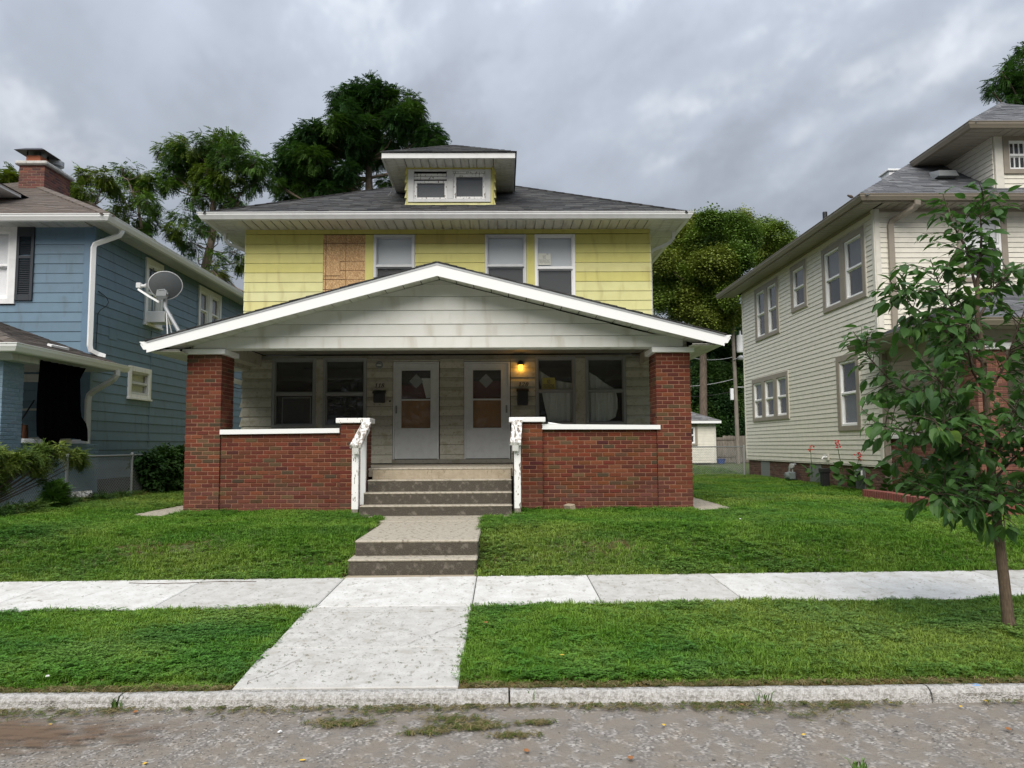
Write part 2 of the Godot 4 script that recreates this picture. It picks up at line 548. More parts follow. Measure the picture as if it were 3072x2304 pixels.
func strand_board() -> Image:
	# oriented strand board: thousands of short pale and dark flakes
	var im := Image.create(512, 512, false, Image.FORMAT_RGB8)
	im.fill(Color(0.46, 0.29, 0.14).linear_to_srgb())
	var r := RandomNumberGenerator.new()
	r.seed = 77
	for i in 5200:
		var t := r.randf()
		var c := Color(0.34, 0.17, 0.06).lerp(Color(0.80, 0.56, 0.29), t).linear_to_srgb()
		var p := Vector2(r.randf() * 512.0, r.randf() * 512.0)
		var a := r.randf_range(0.3, 2.2)
		var d := Vector2(cos(a), sin(a))
		var e := Vector2(-d.y, d.x)
		var le := r.randi_range(10, 30)
		var wi := r.randi_range(2, 6)
		for x in le:
			for y in wi:
				var q := p + d * x + e * (y * (1.0 - absf(x - le * 0.5) / le))
				im.set_pixel(posmod(int(q.x), 512), posmod(int(q.y), 512), c)
	return im


func _ready() -> void:
	rng.seed = 20240917
	noise.seed = 5
	noise.frequency = 0.02
	noise.fractal_octaves = 3
	# camera: eye height, looking slightly up across the street
	var cam := Camera3D.new()
	cam.name = "camera"
	cam.fov = 53.07
	cam.far = 600.0
	cam.near = 0.05
	cam.transform = Transform3D(Basis(Vector3.UP, deg_to_rad(-0.7)) * Basis(Vector3.RIGHT, deg_to_rad(4.6)) * Basis(Vector3.BACK, deg_to_rad(-0.33)), EYE)
	cam.current = true
	add_child(cam)
	# overcast sky
	var env := Environment.new()
	env.background_mode = Environment.BG_SKY
	var sky := Sky.new()
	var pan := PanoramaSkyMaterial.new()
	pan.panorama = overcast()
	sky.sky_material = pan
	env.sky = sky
	env.background_energy_multiplier = 1.0
	env.tonemap_mode = Environment.TONE_MAPPER_LINEAR
	env.tonemap_exposure = 2.5
	env.sdfgi_enabled = true
	env.ssao_enabled = true
	env.ssil_enabled = true
	var we := WorldEnvironment.new()
	we.name = "sky"
	we.environment = env
	add_child(we)
	# the sun behind cloud: weak and very wide
	var sun := DirectionalLight3D.new()
	sun.name = "sun"
	sun.light_energy = 0.5
	sun.light_color = Color(1.0, 0.97, 0.93)
	sun.light_angular_distance = 50.0
	sun.shadow_enabled = true
	sun.rotation_degrees = Vector3(-46, -14, 0)
	add_child(sun)
	materials()
	ground()
	yellow_house()
	blue_house()
	cream_house()
	lawns()
	trees()
	young_tree()
	shrubs()
	porch_things()
	yard_things()
	debris()
	across_the_street()


func overcast() -> ImageTexture:
	# a grey cloud deck seen in perspective, brighter overhead and to the right
	var w := 1536
	var h := 768
	var im := Image.create(w, h, false, Image.FORMAT_RGBF)
	var a := FastNoiseLite.new()
	a.seed = 14
	a.frequency = 0.55
	a.fractal_octaves = 5
	a.fractal_gain = 0.5
	a.domain_warp_enabled = true
	a.domain_warp_amplitude = 0.5
	a.domain_warp_frequency = 0.6
	for j in h:
		var el := (0.5 - (j + 0.5) / h) * PI
		var y := sin(el)
		for i in w:
			if y < -0.02:
				im.set_pixel(i, j, Color(0.10, 0.105, 0.09))
				continue
			var az := TAU * (i + 0.5) / w
			var c := cos(el)
			var d := Vector3(sin(az) * c, y, -cos(az) * c)
			var k := 1.0 / (maxf(y, 0.0) + 0.22)
			# two layers: broad banks, and finer streaks drawn out along the wind
			var px := d.x * k
			var pz := d.z * k
			var n := 0.7 * a.get_noise_3d(px * 1.5, pz * 1.1, 3.0) + 0.5 * a.get_noise_3d(px * 3.6 - pz * 1.6 + 40.0, pz * 2.2 + px * 0.8, 9.0)
			var fine := a.get_noise_3d(px * 8.0 - pz * 3.0, pz * 4.5 + px * 2.0 + 20.0, 19.0)
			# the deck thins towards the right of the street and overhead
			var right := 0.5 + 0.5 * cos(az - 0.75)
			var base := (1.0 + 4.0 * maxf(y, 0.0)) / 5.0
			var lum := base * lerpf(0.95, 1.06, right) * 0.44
			var thin := smoothstep(0.05, 0.55, n + fine * 0.3 + (right - 0.86) * 1.1)
			var thick := smoothstep(0.0, 0.45, -n - fine * 0.25)
			var col := Color(0.84, 0.93, 1.09) * (lum * (1.0 + fine * 0.16))
			col = col.lerp(Color(0.97, 1.02, 1.09) * (lum * 1.5 + 0.01), thin * 0.8)
			col = col.lerp(Color(0.76, 0.84, 1.0) * lum * 0.86, thick * 0.75)
			# pale bright band low down
			col = col.lerp(Color(0.80, 0.89, 1.0) * 0.22, 0.6 * exp(-maxf(y, 0.0) * 9.0))
			im.set_pixel(i, j, col)
	return ImageTexture.create_from_image(im)


# ---- building helpers ------------------------------------------------------
func spans(a: float, b: float, y0: float, y1: float, holes: Array) -> Array:
	# the stretches of a course between y0 and y1 that no opening covers, as [x0, x1, y0, y1]
	var cuts := [a, b]
	for h in holes:
		if h[2] < y1 - 0.004 and h[3] > y0 + 0.004:
			cuts.append(clampf(h[0], a, b))
			cuts.append(clampf(h[1], a, b))
	cuts.sort()
	var out := []
	for i in cuts.size() - 1:
		if cuts[i + 1] - cuts[i] < 0.012:
			continue
		var mid: float = (cuts[i] + cuts[i + 1]) / 2.0
		var lo := y0
		var hi := y1
		for h in holes:
			if mid > h[0] and mid < h[1] and h[2] < y1 - 0.004 and h[3] > y0 + 0.004:
				if h[2] <= y0 + 0.004 and h[3] >= y1 - 0.004:
					hi = lo
				elif h[2] > y0 + 0.004:
					hi = minf(hi, h[2])
				else:
					lo = maxf(lo, h[3])
		if hi - lo > 0.012:
			if out.size() and absf(out[-1][1] - cuts[i]) < 0.001 and absf(out[-1][2] - lo) < 0.001 and absf(out[-1][3] - hi) < 0.001:
				out[-1][1] = cuts[i + 1]
			else:
				out.append([cuts[i], cuts[i + 1], lo, hi])
	return out


func siding(wall: Node3D, a: float, b: float, y0: float, top: float, course: float, lap: float, mats: Array, holes := [], joint := 3.6, wobble := 0.002) -> void:
	var y := y0
	var k := 0
	while y < top - 0.01:
		var y1 := minf(y + course, top)
		for s in spans(a, b, y, y1, holes):
			var x: float = s[0]
			while x < s[1] - 0.01:
				var e: float = s[1]
				if joint > 0.0 and s[1] - x > joint:
					e = x + rng.randf_range(joint * 0.45, joint)
					if s[1] - e < 0.4:
						e = s[1]
				var g := Geo.new()
				var d := rng.randf_range(-wobble, wobble)
				g.board(x, e - (0.0015 if e < s[1] else 0.0), x, e - (0.0015 if e < s[1] else 0.0), s[2] + d, s[3] + 0.004, lap * rng.randf_range(0.9, 1.1))
				part("siding_board", g, mats[(rng.randi() if mats.size() > 2 else k) % mats.size()], wall)
				x = e
		y = y1
		k += 1


func bar(g: Geo, x0: float, x1: float, y0: float, y1: float, z0: float, z1: float, b := 0.0) -> void:
	g.box(Vector3(x0, y0, z0), Vector3(x1, y1, z1), b)


func ring(g: Geo, x0: float, x1: float, y0: float, y1: float, w: float, z0: float, z1: float, wb := -1.0, wt := -1.0) -> void:
	# a rectangular frame
	var bot := wb if wb >= 0.0 else w
	var tp := wt if wt >= 0.0 else w
	bar(g, x0, x0 + w, y0, y1, z0, z1, 0.003)
	bar(g, x1 - w, x1, y0, y1, z0, z1, 0.003)
	bar(g, x0 + w, x1 - w, y0, y0 + bot, z0, z1 - 0.001, 0.003)
	bar(g, x0 + w, x1 - w, y1 - tp, y1, z0, z1 - 0.001, 0.003)


func sheet(x0: float, x1: float, y0: float, y1: float, z: float) -> Geo:
	var g := Geo.new()
	g.quad(V(x0, y0, z), V(x1, y0, z), V(x1, y1, z), V(x0, y1, z))
	return g


func window(house: Node3D, at: Transform3D, x0: float, x1: float, y0: float, y1: float, o := {}) -> Node3D:
	# a sash window in wall axes; its pieces are children
	var w := hold("window", house, at)
	var fm: Material = o.get("frame", M.white_clean)
	var cm: Material = o.get("casing", null)
	var cw: float = o.get("cw", 0.11)
	var z: float = o.get("z", 0.02)
	var g := Geo.new()
	if cm:
		var sill: float = o.get("sill", cw * 0.8)
		ring(g, x0, x1, y0, y1, cw, -0.03, 0.03 + z, sill, cw)
		if o.get("ledge", true):
			bar(g, x0 - 0.02, x1 + 0.02, y0 - 0.02, y0 + 0.025, -0.02, 0.055 + z, 0.004)
		part("casing", g, cm, w)
		x0 += cw
		x1 -= cw
		y0 += sill
		y1 -= cw
	var mid: Array = o.get("split", [0.5])
	var fw: float = o.get("fw", 0.05)
	g = Geo.new()
	ring(g, x0, x1, y0, y1, fw, -0.05, 0.005 + z)
	var ym: float = y0 + (y1 - y0) * mid[0]
	bar(g, x0 + fw, x1 - fw, ym - 0.022, ym + 0.022, -0.045, 0.001 + z, 0.003)
	# sash rims a little behind the frame
	ring(g, x0 + fw, x1 - fw, y0 + fw, ym - 0.022, 0.022, -0.055, -0.018)
	ring(g, x0 + fw, x1 - fw, ym + 0.022, y1 - fw, 0.018, -0.04, -0.008)
	part("frame", g, fm, w)
	for i in 2:
		var a := y0 + fw if i == 0 else ym + 0.022
		var b := ym - 0.022 if i == 0 else y1 - fw
		part("pane", sheet(x0 + fw, x1 - fw, a, b, -0.035 if i == 0 else -0.025), M.glass, w)
		var back: Material = o.get("low" if i == 0 else "up", null)
		if back:
			part("blind", sheet(x0 + fw * 0.5, x1 - fw * 0.5, a, b, -0.075), back, w)
	var bars: int = o.get("bars", 0)
	for i in bars:
		var gx := x0 + fw + (x1 - x0 - 2 * fw) * (i + 1.0) / (bars + 1.0)
		g = Geo.new()
		bar(g, gx - 0.012, gx + 0.012, y0 + fw, y1 - fw, -0.03, -0.012)
		part("muntin", g, fm, w)
	# the dark room behind
	g = Geo.new()
	bar(g, x0, x1, y0, y1, -0.30, -0.285)
	bar(g, x0 - 0.005, x0 + 0.005, y0, y1, -0.28, -0.06)
	bar(g, x1 - 0.005, x1 + 0.005, y0, y1, -0.28, -0.06)
	bar(g, x0, x1, y1 - 0.005, y1 + 0.005, -0.28, -0.06)
	bar(g, x0, x1, y0 - 0.005, y0 + 0.005, -0.28, -0.06)
	part("reveal", g, M.inside, w)
	return w


const RED := [Color(0.254, 0.052, 0.022), Color(0.206, 0.040, 0.019), Color(0.289, 0.078, 0.029), Color(0.224, 0.062, 0.024), Color(0.159, 0.032, 0.019), Color(0.171, 0.085, 0.035), Color(0.124, 0.078, 0.037), Color(0.189, 0.110, 0.047)]


func red_tone(y: float) -> Color:
	var t := rng.randf()
	var k := 0 if t < 0.27 else 1 if t < 0.45 else 2 if t < 0.62 else 3 if t < 0.76 else 4 if t < 0.84 else 5 if t < 0.91 else 6 if t < 0.95 else 7
	var c: Color = RED[k]
	# the lowest courses are stained a duller purplish red
	if y < 1.05 and rng.randf() < (1.15 - y) * 2.2:
		c = c.lerp(Color(0.22, 0.078, 0.056), rng.randf_range(0.35, 0.8))
	return c * rng.randf_range(0.44, 0.72)


func brick_mesh(size: Vector3, tone: Color) -> ArrayMesh:
	var key := "b%d_%d_%d_%s" % [roundi(size.x * 100.0), roundi(size.y * 1000.0), roundi(size.z * 100.0), tone.to_html()]
	if not cache.has(key):
		var g := Geo.new()
		g.col = tone
		g.box(-size / 2.0, size / 2.0, 0.005)
		cache[key] = g.mesh()
	return cache[key]


func quantised(c: Color) -> Color:
	return Color(roundf(c.r * 60.0) / 60.0, roundf(c.g * 90.0) / 90.0, roundf(c.b * 90.0) / 90.0)


func course_row(pool: Array, owner: Node3D, at: Transform3D, x0: float, x1: float, y: float, h: float, depth: float, shift: float, le: float, joint: float, tone: Callable, skin := 0.0) -> void:
	# one course in wall axes, bricks flush with z = 0 outwards
	var x := x0 - shift
	while x < x1 - 0.02:
		var a := maxf(x, x0)
		var b := minf(x + le - joint, x1)
		if b - a > 0.025:
			pool.append([owner, at * Transform3D(Basis(), V((a + b) / 2.0, y + h / 2.0, -depth / 2.0 + rng.randf_range(-0.003, 0.003) + skin)), V(b - a, h, depth), (tone as Callable).call(at.origin.y + y)])
		x += le


func wall_bricks(pool: Array, owner: Node3D, at: Transform3D, x0: float, x1: float, y0: float, y1: float, tone: Callable, pitch := 0.0677, le := 0.205, depth := 0.09, holes := []) -> void:
	var k := 0
	var y := y0
	while y < y1 - 0.02:
		var h := minf(pitch - 0.011, y1 - y)
		for s in spans(x0, x1, y, y + pitch, holes):
			course_row(pool, owner, at, s[0], s[1], y, h, depth, (0.0 if k % 2 == 0 else le / 2.0) + fposmod(s[0] - x0, le), le, 0.011, tone)
		y += pitch
		k += 1


func pillar_bricks(pool: Array, owner: Node3D, x0: float, x1: float, z0: float, z1: float, y0: float, y1: float, tone: Callable, pitch := 0.0677, le := 0.205) -> void:
	# four faces with corners that take turns
	var d := 0.097
	var y := y0
	var k := 0
	while y < y1 - 0.02:
		var h := minf(pitch - 0.011, y1 - y)
		var e := d if k % 2 else 0.0
		var n := d + 0.011 - e if e == 0.0 else 0.0
		var inner := (d + 0.011) if k % 2 else 0.0
		var other := 0.0 if k % 2 else (d + 0.011)
		course_row(pool, owner, wall_at(V(0, 0, z1), 0), x0 + inner, x1 - inner, y, h, d, 0.0 if k % 2 else 0.0, (x1 - x0 - 2 * inner + 0.011) / roundf((x1 - x0 - 2 * inner) / le), 0.011, tone)
		course_row(pool, owner, wall_at(V(x1, 0, 0), 90), -z1 + other, -z0 - other, y, h, d, 0.0, (z1 - z0 - 2 * other + 0.011) / roundf((z1 - z0 - 2 * other) / le), 0.011, tone)
		course_row(pool, owner, wall_at(V(x0, 0, 0), -90), z0 + other, z1 - other, y, h, d, 0.0, (z1 - z0 - 2 * other + 0.011) / roundf((z1 - z0 - 2 * other) / le), 0.011, tone)
		course_row(pool, owner, wall_at(V(0, 0, z0), 180), -x1 + inner, -x0 - inner, y, h, d, 0.0, (x1 - x0 - 2 * inner + 0.011) / roundf((x1 - x0 - 2 * inner) / le), 0.011, tone)
		y += pitch
		k += 1


func seen_rank(p: Transform3D) -> float:
	# nearest first; faces that look away from the street come last
	return p.origin.distance_to(EYE) + (0.0 if p.basis.z.dot(EYE - p.origin) > 0.3 else 100.0)


func lay_bricks(pool: Array, house: Node3D, most: int, m: Material, world: Transform3D, rest_name := "brickwork") -> void:
	pool.sort_custom(func(a, b): return seen_rank(a[1]) < seen_rank(b[1]))
	var rest := Geo.new()
	for i in pool.size():
		var b: Array = pool[i]
		if i < most:
			var o := part("brick", brick_mesh(b[2], quantised(b[3])), m, b[0])
			o.transform = b[1]
		else:
			rest.xf = b[1]
			rest.col = b[3]
			rest.box(-b[2] / 2.0, b[2] / 2.0, 0.005 if seen_rank(b[1]) < 60.0 else 0.0)
	if rest.v.size():
		var o := part(rest_name, rest, m, house)
		o.transform = world
		stuff(o)


func shingles(owner: Node3D, house: Node3D, o: Vector3, along: Vector3, up: Vector3, poly: PackedVector2Array, course: float, tab: float, tones: Array, most: int, m: Material, thick := 0.007) -> void:
	# architectural shingles on a roof plane: poly in (along, up the slope) from o
	var nrm := along.cross(up).normalized()
	if nrm.y < 0.0:
		nrm = -nrm
	var to3 := Transform3D(Basis(along, nrm, up), o)
	var hi := 0.0
	var x0 := 1e9
	var x1 := -1e9
	for q in poly:
		hi = maxf(hi, q.y)
		x0 = minf(x0, q.x)
		x1 = maxf(x1, q.x)
	var all := []
	var y := 0.0
	while y < hi:
		var x := x0 - rng.randf() * tab
		while x < x1:
			var w := tab * rng.randf_range(0.55, 1.45)
			var r := PackedVector2Array([Vector2(x + 0.002, y - 0.012), Vector2(x + w - 0.002, y - 0.012), Vector2(x + w - 0.002, y + course), Vector2(x + 0.002, y + course)])
			for piece in Geometry2D.intersect_polygons(r, poly):
				all.append([piece, tones[rng.randi() % tones.size()] * rng.randf_range(0.85, 1.15), y, thick * rng.randf_range(0.7, 1.5)])
			x += w
		y += course
	all.sort_custom(func(a, b): return (to3 * V(a[0][0].x, 0, a[0][0].y)).distance_to(EYE) < (to3 * V(b[0][0].x, 0, b[0][0].y)).distance_to(EYE))
	var rest := Geo.new()
	for i in all.size():
		var s: Array = all[i]
		var g := Geo.new() if i < most else rest
		g.col = s[1]
		# the butt end stands proud, the head tucks under the next course
		g.prism(s[0], to3, -0.002, s[3] + 0.006, V(s[2] * 0.05, 0, -0.05) if course > 0.05 else Vector3.ZERO)
		if i < most:
			part("shingle", g, m, owner)
	if rest.v.size():
		stuff(part("shingle_field", rest, m, owner))


const GUTTER := [Vector2(0, 0), Vector2(0.055, 0.0), Vector2(0.075, 0.035), Vector2(0.10, 0.075), Vector2(0.105, 0.115), Vector2(0.118, 0.118), Vector2(0.118, 0.13), Vector2(0, 0.13)]


func soffit_run(house: Node3D, x0: float, x1: float, z0: float, z1: float, y: float, pitch: float, m: Material, along_x := true, cut := 0) -> void:
	# grooved soffit panels one by one; cut 1 and 2 mitre the low and the high end
	var a := x0 if along_x else z0
	var e := x1 if along_x else z1
	var n := roundi((e - a) / pitch)
	var w := (e - a) / n
	for i in n:
		var p := a + w * i
		var q := p + w - 0.02
		var g := Geo.new()
		if along_x:
			g.box(V(p, y, z0), V(q, y + 0.012, z1), 0.004)
			g.box(V(q - 0.001, y + 0.022, z0), V(q + 0.021, y + 0.027, z1))
		else:
			g.box(V(x0, y, p), V(x1, y + 0.012, q), 0.004)
			g.box(V(x0, y + 0.022, q - 0.001), V(x1, y + 0.027, q + 0.021))
		part("soffit_panel", g, m, house)


func words(called: String, text: String, size: float, m: Material, parent: Node, t: Transform3D, stretch := 1.0, font := "Droid Sans", italic := false) -> void:
	var f := SystemFont.new()
	f.font_names = PackedStringArray([font])
	f.font_weight = 700
	var x := TextMesh.new()
	x.text = text
	x.font = f
	x.font_size = 64
	x.pixel_size = size / 64.0
	x.depth = 0.006
	x.curve_step = 4.0
	var o := MeshInstance3D.new()
	o.name = called
	o.mesh = x
	o.material_override = m
	var shear := Basis(V(1, 0, 0), V(0.25 if italic else 0.0, 1, 0), V(0, 0, 1))
	o.transform = t * Transform3D(shear.scaled(V(1, 1, 1)) * Basis.from_scale(V(1, stretch, 1)), Vector3.ZERO)
	parent.add_child(o, true)


# ---- the yellow double house ------------------------------------------------
func yellow_house() -> void:
	var h := thing("house", "yellow double house with boarded upper window, brick porch and two white doors", "house", V(-1.1, 0.56, -3))
	var I := h.transform.affine_inverse()
	var at := func(t: Transform3D) -> Transform3D: return I * t
	var world := Transform3D(Basis(), -h.position)
	var Y := [M.yellow0, M.yellow1, M.yellow0, M.yellow1]
	var D := [M.dingy_shaded0, M.dingy_shaded1, M.dingy_shaded2, M.dingy_shaded3]
	# upper front wall
	var up := hold("upper_wall", h, (at as Callable).call(wall_at(V(0, 0, -2.95), 0)))
	var holes := [[-3.745, -1.83, 4.62, 6.09], [-0.358, 1.536, 4.62, 6.09]]
	for k in 11:
		var y0 := 6.09 - 0.2025 * (k + 1)
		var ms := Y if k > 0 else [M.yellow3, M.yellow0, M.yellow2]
		if k > 4:
			ms = [M.yellow_pale0, M.yellow_pale1, M.yellow_pale2]
		elif k > 2:
			ms = [M.yellow_pale2, M.yellow1, M.yellow0]
		for s in spans(-5.37, 3.12, y0, y0 + 0.2025, holes):
			var g := Geo.new()
			g.board(s[0] + 0.002, s[1] - 0.002, s[0] + 0.002, s[1] - 0.002, s[2] + rng.randf_range(-0.0015, 0.0015), s[3] + 0.004, 0.014)
			var m: Material = ms[rng.randi() % ms.size()]
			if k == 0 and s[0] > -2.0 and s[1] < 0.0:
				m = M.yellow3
			part("siding_board", g, m, up)
	for s in [[-5.37, -3.0], [-2.998, -0.475], [-0.473, 3.12]]:
		var g := Geo.new()
		g.board(s[0], s[1], s[0], s[1], 6.094 + 0.003 * (1 if s[0] > -1 else 0), 6.30, 0.017)
		part("frieze_board", g, M.yellow0, up)
	for x in [-2.868, 0.515]:
		var g := Geo.new()
		var w := 0.172
		bar(g, x, x + w, 4.62, 6.088, -0.02, 0.012)
		part("mullion_board", g, M.yellow1, up)
	for x in [-5.385, 3.115]:
		var g := Geo.new()
		for k in 11:
			g.board(x, x + 0.022, x, x + 0.022, 6.09 - 0.2025 * (k + 1), 6.094 - 0.2025 * k, 0.02)
		part("corner_trim", g, M.yellow_pale1, up)
	# boarded window
	var bw := hold("boarded_window", h, (at as Callable).call(wall_at(V(0, 0, -2.95), 0)))
	for r in [[-3.742, -3.275, 4.62, 6.086], [-3.272, -2.87, 4.62, 6.086]]:
		part("plywood_sheet", _box(r[0], r[1], r[2], r[3], -0.01, 0.008 + 0.002 * signf(r[0] + 3.3)), M.osb, bw)
	part("plywood_patch", _box(-3.66, -3.395, 5.22, 5.82, 0.009, 0.02), M.osb, bw)
	for q in [[-3.742, -2.87, 5.905], [-3.742, -3.39, 5.215], [-3.40, -2.87, 5.525], [-3.40, -2.87, 5.33], [-3.742, -2.87, 5.14], [-3.742, -2.87, 4.93]]:
		var g := Geo.new()
		bar(g, q[0], q[1], q[2] - 0.004, q[2] + 0.004, 0.0, 0.0125)
		part("saw_line", g, M.osb_line, bw)
	for q in [[-3.69, 4.62, 6.08], [-3.274, 4.62, 6.08]]:
		var g := Geo.new()
		bar(g, q[0] - 0.004, q[0] + 0.004, q[1], q[2], 0.0, 0.0122)
		part("saw_line", g, M.osb_line, bw)
	var W0: Transform3D = (at as Callable).call(wall_at(V(0, 0, -2.95), 0))
	window(h, W0, -2.695, -1.832, 4.62, 6.088, {"frame": M.alum, "up": M.shade, "low": M.screen, "split": [0.545], "fw": 0.055})
	window(h, W0, -0.358, 0.511, 4.62, 6.088, {"frame": M.alum, "up": M.shade, "low": M.screen, "split": [0.545], "fw": 0.05})
	window(h, W0, 0.688, 1.536, 4.62, 6.088, {"frame": M.white_clean, "up": M.shade, "low": M.screen, "split": [0.51], "fw": 0.055})
	# the body behind the boards
	var g := Geo.new()
	g.box(V(-5.0, 0.5, -13.4), V(2.75, 6.28, -3.34))
	g.xf = world
	g = _boxes([[V(-5.0, 0.5, -13.4), V(2.75, 6.28, -3.30)]])
	part("inner_wall", g, M.inside, h).transform = world
	part("side_wall", _box(-5.368, -5.33, 0.6, 6.27, -13.4, -2.98), M.yellow1, h).transform = world
	part("side_wall", _box(3.078, 3.115, 0.6, 6.27, -13.4, -2.98), M.yellow1, h).transform = world
	# main roof: eaves at 6.345, half pitch
	var roof := hold("roof", h, world)
	var s5 := sqrt(1.25)
	var ex0 := -6.02
	var ex1 := 3.80
	var ez := -2.2
	var half := (ex1 - ex0) / 2.0
	var rz := ez - half
	var upv := V(0, 0.5, -1) / s5
	var front := PackedVector2Array([Vector2(0, 0), Vector2(ex1 - ex0, 0), Vector2(half, half * s5)])
	# cut round the dormer
	g = Geo.new()
	var e := [V(ex0, 6.33, ez), V(ex1, 6.33, ez), V(ex1, 6.33, -14.1), V(ex0, 6.33, -14.1)]
	var ra := V((ex0 + ex1) / 2.0, 6.33 + half / 2.0, rz)
	var rb := V((ex0 + ex1) / 2.0, 6.33 + half / 2.0, -14.1 + half)
	g.tri(e[0], e[1], ra)
	g.quad(e[1], e[2], rb, ra)
	g.tri(e[2], e[3], rb)
	g.quad(e[3], e[0], ra, rb)
	g.quad(e[0], e[3], e[2], e[1])
	part("roof_deck", g, M.roof_black, roof)
	var dark := [Color(0.045, 0.047, 0.048), Color(0.068, 0.07, 0.07), Color(0.032, 0.033, 0.035), Color(0.09, 0.09, 0.088), Color(0.055, 0.053, 0.052)]
	shingles(roof, h, V(ex0, 6.338, ez), Vector3.RIGHT, upv, front, 0.143, 0.26, dark, 300, M.shingle)
	for sx in [0, 1]:
		g = Geo.new()
		var p: Vector3 = e[sx]
		for i in 26:
			var a := p.lerp(ra, i / 26.0)
			var b := p.lerp(ra, (i + 1.25) / 26.0)
			var sd := (ra - p).cross(Vector3.UP).normalized() * 0.13
			g.col = dark[i % 5]
			var dn := V(0, -0.03, 0)
			g.hexa([a - sd + dn, a + sd + dn, b + sd + dn, b - sd + dn, a - sd + V(0, 0.012, 0), a + sd + V(0, 0.012, 0), b + sd + V(0, 0.004, 0), b - sd + V(0, 0.004, 0)])
		part("hip_cap", g, M.shingle, roof)
	# eaves
	var fas := _boxes([[V(ex0 + 0.05, 6.20, ez - 0.075), V(ex1 - 0.05, 6.335, ez - 0.05)], [V(ex0 + 0.05, 6.20, -14.0), V(ex0 + 0.075, 6.335, ez - 0.076)], [V(ex1 - 0.075, 6.20, -14.0), V(ex1 - 0.05, 6.335, ez - 0.076)]])
	part("fascia", fas, M.white, h).transform = world
	g = Geo.new()
	g.sweep(GUTTER, [V(ex0 + 0.05, 6.205, -14.0), V(ex0 + 0.05, 6.205, ez - 0.05), V(-1.9, 6.212, ez - 0.05), V(ex1 - 0.05, 6.205, ez - 0.05), V(ex1 - 0.05, 6.205, -14.0)], [V(-1, 0, 0), V(-1, 0, 1), V(0, 0, 1), V(1, 0, 1), V(1, 0, 0)])
	part("gutter", g, M.white, h).transform = world
	var sf := hold("eave_soffit", h, world)
	soffit_run(sf, -5.42, 3.17, -2.96, ez - 0.077, 6.20, 0.19, M.soffit)
	soffit_run(sf, ex0 + 0.077, -5.385, -8.0, ez - 0.1, 6.203, 0.19, M.soffit, false)
	soffit_run(sf, 3.14, ex1 - 0.077, -8.0, ez - 0.1, 6.203, 0.19, M.soffit, false)
	# downspouts from the eave corners back to the walls
	for sx in [-1.0, 1.0]:
		var cx := -1.11
		g = Geo.new()
		var ox: float = cx + sx * 4.78
		var wx: float = cx + sx * 4.30
		g.pipe([V(ox, 6.2, -3.2), V(ox, 6.06, -3.2), V(ox - sx * 0.06, 5.98, -3.22), V(wx + sx * 0.06, 5.83, -3.28), V(wx, 5.72, -3.3), V(wx, 0.8, -3.3)], 0.04, 0.03, V(0, 0, 1))
		part("downspout", g, M.white, h).transform = world
	dormer(h, world, dark)
	porch(h, world, D, dark)


func _box(x0: float, x1: float, y0: float, y1: float, z0: float, z1: float, b := 0.0) -> Geo:
	var g := Geo.new()
	g.box(V(x0, y0, z0), V(x1, y1, z1), b)
	return g


func _boxes(list: Array, b := 0.0) -> Geo:
	var g := Geo.new()
	for q in list:
		g.box(q[0], q[1], b)
	return g


